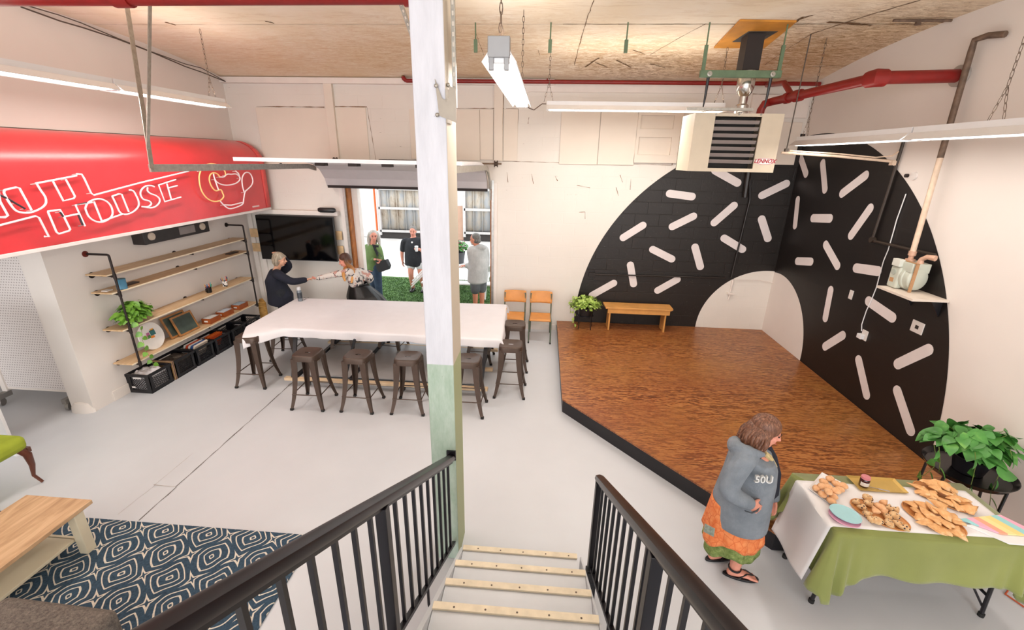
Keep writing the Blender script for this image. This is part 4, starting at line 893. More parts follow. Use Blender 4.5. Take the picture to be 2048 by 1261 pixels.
# ---- rails
m_rail = NT('dark_rail'); m_rail.b.inputs['Metallic'].default_value = 0.55; m_rail.b.inputs['Roughness'].default_value = 0.33
m_rail.col(m_rail.ramp(m_rail.noise(m_rail.mapping(), 3.0, 5, 0.7), [(0.35, '1E1B20'), (0.6, '2A2427'), (0.8, '4A3732')])); m_rail = m_rail.mat
m_bal = mat('black_baluster', '17151A', 0.4, 0.3, var=0.1)
SL = 0.602
def railing(label, x, y0, ztop, zbot, yend, posts, bal0, hook_y, newel=None):
    t = thing('stair_railing', label, 'railing', (x, 1.5, 0), 0, 'black stair railings')
    zt = lambda y: ztop + SL*(y0-y); zb = lambda y: zbot + SL*(y0-y)
    h = MB(); prof = [(-0.028, -0.020), (0.028, -0.020), (0.033, -0.004), (0.026, 0.014), (0.0, 0.022), (-0.026, 0.014), (-0.033, -0.004)]
    d = V((0, -1, SL)).normalized(); up = V((0, SL, 1)).normalized(); A = V((x, y0+0.02, zt(y0+0.02)))
    h.prism([A + V((a, 0, 0)) + up*b for a, b in prof], d*((y0+0.02-yend)*math.sqrt(1+SL*SL))); h.build('handrail', m_rail, t, smooth=50)
    MB().beam((x, y0, zt(y0)-0.035), (x, yend, zt(yend)-0.035), 0.03, 0.022, up=(1, 0, 0)).build('top_channel', m_bal, t)
    MB().beam((x, y0, zb(y0)), (x, yend, zb(yend)), 0.022, 0.028, up=(1, 0, 0)).build('bottom_rail', m_bal, t)
    for y in bal0:
        MB().box(x-0.0085, y-0.0085, zb(y), x+0.0085, y+0.0085, zt(y)-0.04).build('baluster', m_bal, t)
    for y in posts: MB().box(x-0.024, y-0.024, zb(y)-0.28, x+0.024, y+0.024, zt(y)-0.035).build('rail_post', m_bal, t, bevel=0.003)
    for y in hook_y:
        s_ = 1 if x < 0 else -1; h = MB(); h.tube([(x, y, zb(y)), (x, y, zb(y)-0.16), (x+0.01*s_, y-0.01, zb(y)-0.19), (x+0.05*s_, y-0.02, zb(y)-0.205)], 0.009, 8); h.build('stay_hook', m_bal, t)
    if newel is not None:
        h = MB(); h.box(x-0.028, newel-0.028, 0.26, x+0.028, newel+0.028, zt(newel)-0.03); h.build('newel_post', m_bal, t, bevel=0.003)
        h = MB(); h.box(x-0.036, newel-0.036, 0.16, x+0.036, newel+0.036, 0.26); h.box(x-0.04, newel-0.04, 0.0, x+0.04, newel+0.04, 0.17) ; h.build('post_base', m_bal, t, bevel=0.003)
    return t
bl = [2.62-0.131*i for i in range(19)]
railing('black stair railing at the left, fixed to the green foot of the post', -0.63, 2.735, 1.02, 0.19, 0.10, (1.43, 0.2), [y for y in bl if abs(y-1.43) > 0.07 and abs(y-0.2) > 0.06], (1.98,))
br_ = [2.40-0.131*i for i in range(18)]
railing('black stair railing at the right, ending in a free newel post at the foot', 0.45, 2.54, 1.08, 0.27, 0.10, (1.25, 0.2), [y for y in br_ if abs(y-1.25) > 0.06 and abs(y-0.2) > 0.06], (1.80,), 2.52)

# ---- big table with casters and cloth
m_cloth = mat('white_cotton_cloth', 'DFDADC', 0.85, var=0.02, bump=0.05, bscale=40)
tb = thing('work_table', 'long high work table on wooden base frame under the white cloth', 'table', (-2.3, 6.3, 0))
TX0, TX1, TY0, TY1, TZ = -4.15, -0.58, 5.63, 7.08, 0.80
MB().box(TX0, TY0+0.02, TZ-0.04, TX1, TY1-0.12, TZ-0.006).build('tabletop', m_pine, tb)
for y in (5.42, 6.02, 6.75): MB().box(-3.62, y-0.035, 0.09, -0.70, y+0.035, 0.13).build('base_board', mat('base_pine', 'D9BE9C', 0.6, var=0.12), tb, bevel=0.003)
for x in (-3.5, -0.8):
    for y0_, y1_ in ((5.42, 5.75), (6.75, 6.75)):
        MB().beam((x, y0_, 0.13), (x-0.05 if x < -2 else x+0.05, y1_, TZ-0.05), 0.05, 0.03).build('leg', m_black, tb)
for x in (-3.45, -2.65, -0.85): MB().beam((x, 5.42, 0.15), (x, 6.75, 0.15), 0.045, 0.045).build('cross_bar', m_black, tb)
MB().beam((-2.75, 5.45, 0.14), (-2.55, 5.46, 0.75), 0.03, 0.03).build('brace', m_black, tb)
MB().box(-3.4, 5.5, 0.13, -0.9, 6.7, 0.145).build('lower_shelf', mat('grey_shelf_sheet', 'A9A7A8', 0.4), tb)
for x in (-3.3, -1.9, -0.85):
    for y in (5.45, 6.03): 
        h = MB(); h.lathe([(0, -0.014), (0.035, -0.014), (0.04, 0), (0.035, 0.014), (0, 0.014)], (x, y, 0.041), 12, ax=(1, 0, 0)); h.box(x-0.018, y-0.012, 0.05, x+0.018, y+0.012, 0.092); h.build('caster', m_black, tb)
cA, cB, cC, cD = V((-4.22, 5.63, 0)), V((-0.53, 5.58, 0)), V((-0.60, 7.12, 0)), V((-4.22, 7.0, 0))
def cloth_drape(corners, z, drops, drape_corner, nu=64, nv=30, flare=0.25, waves=0.012, seed=1, rim=6, corner_drop=None):
    """a sheet over a quad table top: flat inside, hanging outside; drops = (front, right, back, left)"""
    mb = MB(); A, B, Cc, D = corners
    def P(u, v): return (A*(1-u)+B*u)*(1-v) + (D*(1-u)+Cc*u)*v
    us = [0]*rim + [i/nu for i in range(nu+1)] + [1]*rim; vs_ = [0]*rim + [j/nv for j in range(nv+1)] + [1]*rim
    eu = [-(rim-i)/rim for i in range(rim)] + [0]*(nu+1) + [(i+1)/rim for i in range(rim)]
    ev = [-(rim-i)/rim for i in range(rim)] + [0]*(nv+1) + [(i+1)/rim for i in range(rim)]
    ex, ey = (B-A).normalized(), (D-A).normalized(); pts = []
    for j in range(len(vs_)):
        for i in range(len(us)):
            p = P(us[i], vs_[j]); p.z = z + 0.0022*mnoise.noise(V((p.x*2.3, p.y*2.3, seed))); a, b = eu[i], ev[j]
            da = (drops[3] if a < 0 else drops[1])*abs(a); db = (drops[0] if b < 0 else drops[2])*abs(b)
            s_ = p.x*1.0+p.y
            wob = waves*math.sin(s_*9+seed)+waves*0.6*math.sin(s_*23+2*seed)
            if a and b:
                dr = (da*da+db*db)**0.5; dr = max(da, db)+0.55*min(da, db)
                ang = math.atan2(abs(b), abs(a))
                out = 0.30*min(da, db)+0.02
                p = p + ex*(math.copysign(1, a)*(out*math.cos(ang)+0.012)) + ey*(math.copysign(1, b)*(out*math.sin(ang)+0.012)); p.z -= dr*0.98
            else:
                d_ = da or db
                if d_:
                    sgn = (ex*math.copysign(1, a)) if a else (ey*math.copysign(1, b))
                    t = d_/max(0.001, max(drops)); p = p + sgn*(0.012+flare*d_*0.25+wob*abs(a or b)); p.z -= d_ - 0.004 + 0.03*abs(a or b)*mnoise.noise(V((s_*1.5, seed, 0)))
            if corner_drop and b < 0 and us[i] < 0.17:
                s_b = abs(b); k3 = (1-us[i]/0.17)**1.15; e1 = min(1, s_b/0.6); e2 = max(0, (s_b-0.6)/0.4)
                off = V((0.15*e1+0.02*e2, -0.325*e1-0.035*e2, -0.028*e1-0.165*e2)); nd = V((0, -0.03*s_b, -0.10*s_b**2.2))
                q = P(us[i], 0) + off*k3 + nd*(1-k3); q.z += z; q.x += 0.02*a*(1-s_b); q.z -= abs(a)*(0.16*(1-s_b)+0.03*s_b); q.y += 0.012*math.sin(us[i]*60)*e2; p = q
            pts.append(p)
    w_ = len(us)
    mb.add(pts, [(j*w_+i, j*w_+i+1, (j+1)*w_+i+1, (j+1)*w_+i) for j in range(len(vs_)-1) for i in range(w_-1)])
    return mb
cl = cloth_drape((cA, cB, cC, cD), TZ+0.0, (0.125, 0.15, 0.12, 0.16), None, seed=3, corner_drop=True)
tag(cl.build('tablecloth', m_cloth, fix=False, smooth=180, solid=0.003, sub=1), 'plain white cloth draped over the long work table', 'tablecloth')

# ---- metal stools
m_stool = mat('bronze_stool_paint', '54443B', 0.42, 0.45, var=0.08); m_rub = mat('black_rubber', '1C1A19', 0.7)
def make_stool(label):
    t = thing('metal_stool', label, 'stool', (0, 0, 0), 0, 'dark metal stools around the long table')
    H = 0.75; a = 0.155
    h = MB(); N = 28; rings = []
    def rr(s_, z, e=4.5): return [(s_*math.copysign(abs(math.cos(2*PI*i/N))**(2/e), math.cos(2*PI*i/N)), s_*math.copysign(abs(math.sin(2*PI*i/N))**(2/e), math.sin(2*PI*i/N)), z) for i in range(N)]
    prof = [(0.03, H-0.012), (0.035, H-0.010), (a-0.03, H-0.006), (a-0.012, H), (a, H-0.006), (a+0.004, H-0.02), (a+0.008, H-0.075), (a+0.004, H-0.075), (a, H-0.02), (a-0.015, H-0.008), (0.035, H-0.016), (0.03, H-0.016)]
    hole = [rr(0.026, H-0.012, 2.6)]
    rings = [[(x*1.5, y*0.75, z) for x, y, z in rr(0.024, H-0.012, 2.6)]] + [rr(s_, z) for s_, z in prof[2:10]] + [[(x*1.5, y*0.75, z) for x, y, z in rr(0.024, H-0.016, 2.6)]]
    rings.append(rings[0]); h.rings([[V(p) for p in r] for r in rings], 0, caps=False); h.build('seat', m_stool, t, smooth=40)
    for sx_ in (-1, 1):
        for sy in (-1, 1):
            h = MB(); n = 10
            top = V((sx_*(a-0.005), sy*(a-0.005), H-0.05)); bot = V((sx_*0.205, sy*0.205, 0.02))
            ringsL = []
            for i in range(n+1):
                f_ = i/n; c = top.lerp(bot, f_) + V((sx_, sy, 0))*(-0.014*math.sin(PI*f_)+0.010*f_**6); wd = 0.075*(1-f_)**0.9+0.030*f_+0.002
                ax_ = V((sx_, sy, 0)).normalized(); tg_ = V((-sx_, sy, 0)) 
                ringsL.append([c + V((sx_*0.004, sy*0.004, 0)), c + V((-sx_*wd, 0, 0)), c + V((-sx_*wd, -sy*0.006, 0)), c + V((-sx_*0.006, -sy*0.006, 0)), c + V((-sx_*0.006, -sy*wd, 0)), c + V((0, -sy*wd, 0))])
            h.rings(ringsL); lg = h.build('leg', m_stool, t, smooth=30)
            f = MB().box(bot.x-0.019, bot.y-0.019, 0.0, bot.x+0.019, bot.y+0.019, 0.03).build('rubber_foot', m_rub, lg, bevel=0.004)
    q = 0.183; z = 0.215
    for e in (((-q, -q), (q, -q)), ((q, -q), (q, q)), ((q, q), (-q, q)), ((-q, q), (-q, -q))):
        MB().cyl((*e[0], z), (*e[1], z), 0.007, n=8).build('stretcher', m_stool, t)
    return t
st0 = make_stool('metal stool leftmost in the front row, under the cloth edge')
spots = [(-2.98, 5.0, 0.02, 'leftmost of the four metal stools in the front row of the long table'), (-2.32, 5.01, -0.02, 'second stool from the left in the front row of the long table'), (-1.67, 5.03, 0.03, 'stool of the front row just left of the white post'),
         (-0.90, 5.05, 0.0, 'stool of the front row just right of the white post'), (-4.06, 5.47, 0.03, 'stool at the left end of the table half hidden by the cloth corner'), (-4.10, 6.35, 0.1, 'stool at the left end of the table behind the cloth corner stool'),
         (-0.40, 5.58, 0.0, 'nearer of the two stools at the right end of the long table'), (-0.40, 6.38, 0.02, 'farther of the two stools at the right end, in front of the wooden chairs'),
         (-3.25, 6.62, 0.1, 'stool on the far side of the table, leftmost seen under the cloth'), (-2.45, 6.66, -0.1, 'stool on the far side of the table, middle one under the cloth'), (-1.65, 6.62, 0.05, 'stool on the far side of the table, nearest behind the white post'), (-0.98, 6.6, 0.0, 'stool on the far side of the table, rightmost under the cloth')]
for i, (x, y, a_, lab) in enumerate(spots):
    if i == 0: st0.location = (x, y, 0); st0.rotation_euler = (0, 0, a_); st0['label'] = lab
    else: dup(st0, (x, y, 0), a_, lab)

# ---- school chairs
m_ply = mat('orange_beech_ply', 'D9924A', 0.38, var=0.10, nscale=7); m_cgreen = mat('grey_green_tube', '66705F', 0.45, 0.3)
def make_chair(label):
    t = thing('school_chair', label, 'chair', (0, 0, 0), 0, 'wooden school chairs by the back wall')
    h = MB(); h.grid(lambda u, v: V(((u-0.5)*(0.38-0.02*v), -0.21+v*0.38, 0.44-0.018*math.sin(v*PI)-0.03*(v < 0.08)*(0.08-v)/0.08)), 12, 14); h.build('seat', m_ply, t, solid=0.014, smooth=60)
    h = MB(); h.grid(lambda u, v: V(((u-0.5)*0.41*(1-0.05*(2*v-1)**6), 0.20+0.045*v-0.03*(1-(2*u-1)**2)*-1, 0.62+v*0.215)), 14, 8); h.build('backrest', m_ply, t, solid=0.013, smooth=60)
    for s_ in (-1, 1):
        MB().tube([(s_*0.19, 0.235, 0.80), (s_*0.19, 0.215, 0.6), (s_*0.19, 0.20, 0.46), (s_*0.185, 0.21, 0.25), (s_*0.19, 0.29, 0.012)], 0.0125, 10).build('leg', m_cgreen, t)
        MB().tube([(s_*0.185, 0.205, 0.41), (s_*0.19, -0.15, 0.415), (s_*0.195, -0.185, 0.40), (s_*0.195, -0.19, 0.3), (s_*0.195, -0.21, 0.08), (s_*0.195, -0.235, 0.012)], 0.0125, 10).build('leg', m_cgreen, t)
        MB().tube([(s_*0.195, -0.215, 0.012), (s_*0.195, -0.265, 0.014)], 0.014, 8).build('rubber_foot', m_rub, t)
    MB().cyl((-0.19, -0.13, 0.41), (0.19, -0.13, 0.41), 0.011, n=8).build('cross_bar', m_cgreen, t)
    for s_ in (-1, 1):
        for z_ in (0.66, 0.79): MB().lathe([(0, 0), (0.008, 0), (0.006, 0.003), (0, 0.004)], (s_*0.17, 0.205, z_), 8, ax=(0, -1, 0)).build('rivet', m_galv, t)
    return t
ch0 = make_chair('left wooden school chair by the back wall, half behind a stool'); ch0.location = (-0.50, 7.62, 0)
dup(ch0, (-0.02, 7.62, 0), 0.0, 'right wooden school chair by the back wall, nearest the stage')

# ---- bench on the stage
m_bench = mat('honey_pine', 'D59A55', 0.45, var=0.12, nscale=6)
bn = thing('bench', 'small honey pine bench standing on the stage against the back wall', 'bench', (1.7, 7.82, zs_))
bx0, bx1, by0, by1, bz = 1.13, 2.35, 7.66, 7.98, zs_+0.42
h = MB(); h.prism([(bx0+0.02, by0, bz), (bx0, by1-0.0, bz), (bx1, by1, bz), (bx1, by0+0.05, bz), (bx1-0.05, by0, bz)], (0, 0, 0.03)); h.build('seat', m_bench, bn, bevel=0.004)
MB().box(bx0+0.06, by0+0.012, bz-0.085, bx1-0.06, by0+0.032, bz).build('apron', m_bench, bn, bevel=0.003)
for x in (bx0+0.09, bx1-0.14):
    h = MB(); h.prism([(x, by0+0.035, zs_), (x, by0+0.10, zs_), (x, by0+0.15, zs_+0.09), (x, by0+0.2, zs_), (x, by1-0.02, zs_), (x, by1-0.02, bz), (x, by0+0.035, bz)], (0.03, 0, 0)); h.build('leg', m_bench, bn, bevel=0.003)

# ---- rug
k = NT('woven_rug'); sp_ = k.n('ShaderNodeSeparateXYZ'); k.l(k.mapping(), sp_.inputs[0])
RX0, RX1, RY0, RY1 = -5.2, -1.88, 1.1, 2.86
ox, oy = -3.21-(RX0+RX1)/2, 2.785-(RY0+RY1)/2
X_, Y_ = sp_.outputs[0], sp_.outputs[1]
wig = k.math('MULTIPLY', k.math('SINE', k.math('ADD', k.math('MULTIPLY', Y_, 2*PI/0.21), k.math('MULTIPLY', X_, 2*PI/0.4))), 0.012)
fx_ = k.math('COSINE', k.math('MULTIPLY', k.math('ADD', k.math('SUBTRACT', X_, ox), wig), 2*PI/0.40))
fy_ = k.math('COSINE', k.math('MULTIPLY', k.math('SUBTRACT', Y_, oy), 2*PI/0.425))
f_ = k.math('ABSOLUTE', k.math('ADD', fx_, fy_))
r_ = k.math('SUBTRACT', 1.0, k.math('POWER', k.math('SUBTRACT', 1.0, k.math('MULTIPLY', f_, 0.4999)), 0.8))
def tri_(c_, o_, p_, w_=None):
    q_ = k.math('SUBTRACT', c_, o_)
    if w_ is not None: q_ = k.math('ADD', q_, w_)
    return k.math('MULTIPLY', k.math('ABSOLUTE', k.math('SUBTRACT', k.math('FRACT', k.math('ADD', k.math('DIVIDE', q_, p_), 0.5)), 0.5)), 2.0)
u_, v_ = tri_(X_, ox, 0.40, wig), tri_(Y_, oy, 0.425)
isB = k.math('GREATER_THAN', k.math('ADD', u_, v_), 1.0)
u2 = k.math('ABSOLUTE', k.math('SUBTRACT', isB, u_)); v2 = k.math('ABSOLUTE', k.math('SUBTRACT', isB, v_))
l2 = k.math('SQRT', k.math('ADD', k.math('MULTIPLY', u2, u2), k.math('MULTIPLY', v2, v2)))
rr2 = k.math('ADD', k.math('MULTIPLY', k.math('ADD', u2, v2), 0.62), k.math('MULTIPLY', l2, 0.5))
tri = k.math('FRACT', k.math('ADD', k.math('MULTIPLY', rr2, 3.3), 0.75))
stripe = k.math('LESS_THAN', tri, 0.22)
k.col(k.mix(stripe, k.ramp(k.noise(k.mapping(), 60, 3), [(0.3, '24394B'), (0.7, '3B5468')]), k.ramp(k.noise(k.mapping(), 60, 3), [(0.3, 'C9C0B2'), (0.7, 'E3DBCD')])))
k.b.inputs['Roughness'].default_value = 0.95; k.bump(k.noise(k.mapping(), 160, 2), 0.5, 0.004)
tag(MB().box(RX0, RY0, 0.001, RX1, RY1, 0.014).build('rug', k.mat, bevel=0.004), 'blue rug with cream concentric diamond pattern beside the stairs', 'rug')

# ---- coffee table, ottoman, old chair at the left
m_oakp = NT('light_oak_planks'); g_ = m_oakp.noise(m_oakp.mapping((5.5, 0.7, 1)), 3.5, 5, 0.6, 0.6)
m_oakp.col(m_oakp.ramp(g_, [(0.25, 'A5815E'), (0.5, 'C7A27C'), (0.75, 'DDBB94')])); m_oakp.b.inputs['Roughness'].default_value = 0.5; m_oakp = m_oakp.mat
m_cream = mat('cream_paint', 'E3D8BE', 0.5, var=0.04)
ct = thing('coffee_table', 'light oak coffee table with cream legs on the rug corner at left', 'coffee table', (-3.95, 2.0, 0.0))
o = MB().box(-4.18, 1.35, 0.415, -3.60, 2.64, 0.45).build('tabletop', m_oakp, ct, bevel=0.004)
for x in (-4.12, -3.70):
    for y in (1.45, 2.50): MB().box(x, y, 0.014, x+0.075, y+0.075, 0.415).build('leg', m_cream, ct, bevel=0.004)
MB().box(-4.05, 1.5, 0.14, -3.70, 2.5, 0.165).build('lower_shelf', m_cream, ct, bevel=0.003)
MB().box(-4.11, 2.53, 0.10, -3.66, 2.55, 0.14).build('rail', m_cream, ct)
k = NT('grey_wool'); k.col(k.ramp(k.noise(k.mapping(), 55, 4, 0.8), [(0.3, '47413D'), (0.5, '6A615A'), (0.75, '8A8077')])); k.b.inputs['Roughness'].default_value = 0.95; k.bump(k.noise(k.mapping(), 120, 3), 0.6, 0.004)
ot = thing('ottoman', 'grey wool footstool at the bottom left corner of the photo', 'ottoman', (-3.0, 1.6, 0.014))
h = MB(); h.obox((-2.98, 1.50, 0.27), (0.80, 0.66, 0.34), (V((1, -0.03, 0)), V((0.03, 1, 0)), V((0, 0, 1)))); h.build('cushion', k.mat, ot, bevel=0.05, seg=4)
for x in (-3.3, -2.66):
    for y in (1.25, 1.75): MB().cyl((x, y, 0.014), (x, y, 0.105), 0.018, 0.025).build('leg', m_black, ot)
k = NT('lime_velvet'); k.col(k.ramp(k.noise(k.mapping(), 4, 3), [(0.3, '8D9A22'), (0.7, 'A9B63A')])); k.b.inputs['Roughness'].default_value = 0.8
ac = thing('armchair', 'lime green armchair with dark curved wooden leg cut by the left edge', 'armchair', (-5.3, 3.0, 0))
h = MB(); h.obox((-5.22, 2.98, 0.47), (0.62, 0.6, 0.16)); h.build('seat_cushion', k.mat, ac, bevel=0.06, seg=4)
h = MB(); h.box(-5.53, 2.7, 0.5, -5.4, 3.28, 1.0); h.build('backrest', k.mat, ac, bevel=0.05, seg=3)
m_mah = mat('mahogany', '5B2B17', 0.35, var=0.2, coat=0.3)
MB().beam((-5.5, 3.27, 0.375), (-4.93, 3.27, 0.375), 0.03, 0.05).build('seat_rail', m_mah, ac)
for sx_, x in ((1, -4.96), (-1, -5.48)):
    for sy, y in ((1, 3.22), (-1, 2.74)):
        h = MB(); h.tube([(x, y, 0.40), (x+0.03*sx_, y+0.02*sy, 0.34), (x+0.035*sx_, y+0.02*sy, 0.22), (x+0.02*sx_, y+0.01*sy, 0.10), (x+0.06*sx_, y+0.03*sy, 0.01)], [0.036, 0.034, 0.024, 0.015, 0.013], 10); h.build('leg', m_mah, ac)
bd = MB(); a = P_z(28, 918, 0.0); bd.obox((a.x-0.32, a.y+0.05, 0.75), (0.62, 0.03, 1.5)); tag(bd.build('whiteboard_panel', m_white), 'white board edge standing behind the lime armchair at left', 'board')

# ---- catering table
ctb = thing('folding_table', 'black legged folding table under the green cloth at the lower right', 'table', (2.75, 2.87, 0))
GX0, GX1, GY0, GY1, GZ = 2.10, 3.40, 2.54, 3.15, 0.755
MB().box(GX0+0.01, GY0+0.01, GZ-0.045, GX1-0.01, GY1-0.01, GZ-0.006).build('tabletop', m_white, ctb)
for x, s_ in ((2.16, 1), (3.33, -1)):
    for y in (2.62, 3.02):
        h = MB(); h.tube([(x-0.02*s_, y, 0.012), (x+0.04*s_, y, 0.72)], 0.0135, 8); h.build('leg', m_black, ctb)
        MB().lathe([(0, 0), (0.02, 0), (0.02, 0.03), (0, 0.035)], (x-0.02*s_, y, 0.0), 12).build('rubber_foot', m_rub, ctb)
    MB().cyl((x, 2.62, 0.2), (x, 3.02, 0.2), 0.011, n=8).build('cross_bar', m_black, ctb)
    MB().cyl((x-0.015*s_, 2.63, 0.08), (x+0.32*s_, 2.82, 0.70), 0.008, n=8).build('brace', m_black, ctb)
MB().cyl((2.17, 2.66, 0.1), (2.18, 2.98, 0.62), 0.008, n=8).build('brace', m_black, ctb)
k = NT('green_linen'); k.col(k.ramp(k.noise(k.mapping(), 2.0, 3), [(0.3, '7F8648'), (0.7, '8F9552')])); k.b.inputs['Roughness'].default_value = 0.85; k.b.inputs['Sheen Weight'].default_value = 0.3; k.bump(k.noise(k.mapping((1, 1, 1)), 150, 2), 0.15, 0.002); m_glin = k.mat
def skirt_cloth():
    mb = MB(); z = GZ
    # ring of rim points around the table; hanging fold profile per rim point
    per = []
    def seg(a, b, n, nrm):
        for i in range(n): per.append((V(a).lerp(V(b), i/n), nrm))
    def arc(c, r, a0, a1, n):
        for i in range(n): t = a0+(a1-a0)*(i+0.5)/n; per.append((V((c[0]+r*math.cos(t), c[1]+r*math.sin(t), 0)), V((math.cos(t), math.sin(t), 0))))
    r = 0.012
    seg((GX0+r, GY0, 0), (GX1-r, GY0, 0), 90, V((0, -1, 0))); arc((GX1-r, GY0+r), r, -PI/2, 0, 9)
    seg((GX1, GY0+r, 0), (GX1, GY1-r, 0), 30, V((1, 0, 0))); arc((GX1-r, GY1-r), r, 0, PI/2, 9)
    seg((GX1-r, GY1, 0), (GX0+r, GY1, 0), 90, V((0, 1, 0))); arc((GX0+r, GY1-r), r, PI/2, PI, 9)
    seg((GX0, GY1-r, 0), (GX0, GY0+r, 0), 30, V((-1, 0, 0))); arc((GX0+r, GY0+r), r, PI, 1.5*PI, 9)
    n = len(per); M = 14; rings = []
    for lv in range(M+1):
        t = lv/M; ring = []
        for (p, nn) in per:
            # distance to nearest table corner along the rim
            dc = min((p-V(c+(0,))).length for c in ((GX0, GY0), (GX1, GY0), (GX0, GY1), (GX1, GY1)))
            near_l = (p-V((GX0, GY0, 0))).length
            drop = 0.34 + 0.20*math.exp(-(dc/0.10)**2)
            if nn.y < -0.5: drop = 0.345 + 0.20*math.exp(-(near_l/0.12)**2) - 0.03*math.exp(-((p.x-2.42)/0.12)**2)+0.02*math.exp(-((p.x-2.25)/0.05)**2)
            if nn.x < -0.5: drop = 0.24 + 0.25*math.exp(-(dc/0.09)**2)
            cornr = math.exp(-(dc/0.13)**2)
            out = 0.006 + t*(0.035 + 0.09*cornr*(0.6+0.4*math.cos(dc*70))) + 0.02*t*math.sin(p.x*17)*(abs(nn.y) > 0.5)*0.6 + 0.01*t*math.sin(p.y*21)
            q = p + nn*out; q.z = z - drop*t + (0.004 if lv == 0 else 0)
            ring.append(q)
        rings.append(ring)
    mb.rings(rings, 0, caps=False)
    b = len(mb.v); nx, ny = 90, 30
    mb.poly([r_.copy() + V((0, 0, 0.0)) for r_ in rings[0]])
    return mb
g = skirt_cloth(); tag(g.build('green_tablecloth', m_glin, smooth=60, solid=0.003), 'olive green cloth hanging over the catering table', 'tablecloth')
# white paper runner lying over it and hanging at the left end
rn = MB(); zt = GZ+0.009
def run(u, v):
    # u along the length from the left hem up and along the top, v across
    Ltop = GX1-0.04-(GX0-0.01); Ld = 0.50; s_ = u*(Ltop+Ld)
    y = 2.585+0.475*v
    if s_ < Ld:
        d = Ld-s_; return V((GX0-0.022-0.09*d/Ld-0.012*math.sin(v*6), (y-2.85)*(1.0+0.0*d)+2.85-0.02*d, zt-d))
    return V((GX0-0.018+(s_-Ld), y+0.004*math.sin(s_*5), zt+0.0008*math.sin(s_*14+v*3)))
rn.grid(run, 90, 14)
tag(rn.build('paper_runner', mat('white_paper', 'E9E6E8', 0.8, var=0.01), fix=False, smooth=60, solid=0.0015), 'white paper runner over the green cloth, hanging down at the left end', 'table runner')

# ================================================================== shelf unit of iron pipe, crates and small things
m_pipe = mat('black_iron_pipe', '2E2523', 0.5, 0.5, var=0.25, nscale=20)
m_board = NT('pale_ply_shelf'); g_ = m_board.noise(m_board.mapping((6, 0.6, 1)), 4, 4, 0.6); m_board.col(m_board.ramp(g_, [(0.3, 'C69F74'), (0.7, 'DDBD95')])); m_board.b.inputs['Roughness'].default_value = 0.5; m_board = m_board.mat
m_edge = mat('ply_edge', 'EAD9BD', 0.6)
su = thing('pipe_shelf', 'iron pipe wall shelf unit with four long boards under the red sign', 'shelf', (-5.45, 6.2, 0.45))
YL, YR, XU = 4.95, 7.48, -5.30
levels = [1.70, 1.47, 0.975, 0.50]
def flange(mb, x, y, z, ax): mb.lathe([(0, 0), (0.038, 0), (0.038, 0.008), (0.022, 0.012), (0.022, 0.03), (0, 0.03)], (x, y, z), 14, ax=ax)
for y in (YL, YR):
    h = MB(); h.tube([(XL+0.02, y, 1.94), (XU-0.02, y, 1.94), (XU-0.005, y, 1.935), (XU, y, 1.92), (XU, y, 0.47)], 0.0135, 10); h.build('upright', m_pipe, su)
    h = MB(); flange(h, XL+0.002, y, 1.94, (1, 0, 0)); h.build('wall_flange', m_pipe if y == YR else mat('rust_flange', '6E2418', 0.5, 0.3), su)
    for z in levels:
        zz = z-0.028
        h = MB(); h.cyl((XL+0.02, y, zz), (XU, y, zz), 0.0125, n=8); h.build('cross_pipe', m_pipe, su)
        h = MB(); flange(h, XL+0.002, y, zz, (1, 0, 0)); h.build('wall_flange', m_pipe, su)
        h = MB(); h.cyl((XU, y, zz-0.035), (XU, y, zz+0.035), 0.019, n=10); h.cyl((XU, y, zz), (XU-0.04, y, zz), 0.019, n=10); h.build('tee_fitting', m_pipe, su)
for z in levels:
    h = MB(); h.cyl((XL+0.002, 6.25, z-0.02), (XU+0.0, 6.25, z-0.02), 0.011, n=8); flange(h, XL+0.002, 6.25, z-0.015, (1, 0, 0)); h.build('centre_bracket', m_pipe, su)
    MB().box(XL+0.02, 4.86, z-0.012, XU-0.012, 7.56, z+0.006).build('board', m_board, su, bevel=0.002)
    MB().box(XU-0.0125, 4.86, z-0.012, XU-0.0105, 7.56, z+0.006).build('board_edge', m_edge, su, smooth=0)
def on_shelf(u, v, z): return P_z(u, v, z+0.006)
# blue tin, paper, trays
p = on_shelf(224, 578, 1.47)
h = MB(); h.lathe([(0, 0), (0.055, 0), (0.057, 0.005), (0.055, 0.01), (0.055, 0.12), (0.057, 0.125), (0.055, 0.13), (0.0, 0.13)], (-5.36, p.y+0.02, 1.477), 24); tag(h.build('tin', mat('blue_tin', '4F86A4', 0.4, 0.2)), 'blue round tin on the second shelf beside the left pipe upright', 'tin')
h = MB(); h.box(-5.5, p.y-0.13, 1.477, -5.42, p.y-0.05, 1.486); tag(h.build('card_stack', mat('card_white', 'E6E0DA', 0.7)), 'small pale cards lying left of the blue tin', 'cards')
m_tray = mat('dark_wood_tray', '3B2A24', 0.5)
for (u, v), lab in (((262, 568), 'dark flat tray on the second shelf right of the blue tin'), ((466, 500), 'dark flat tray at the far right end of the second shelf')):
    p = P_x(u, v, -5.42); h = MB(); h.box(-5.5, p.y-0.11, 1.477, -5.40, p.y+0.11, 1.492); tag(h.build('tray', m_tray, bevel=0.004), lab, 'tray')
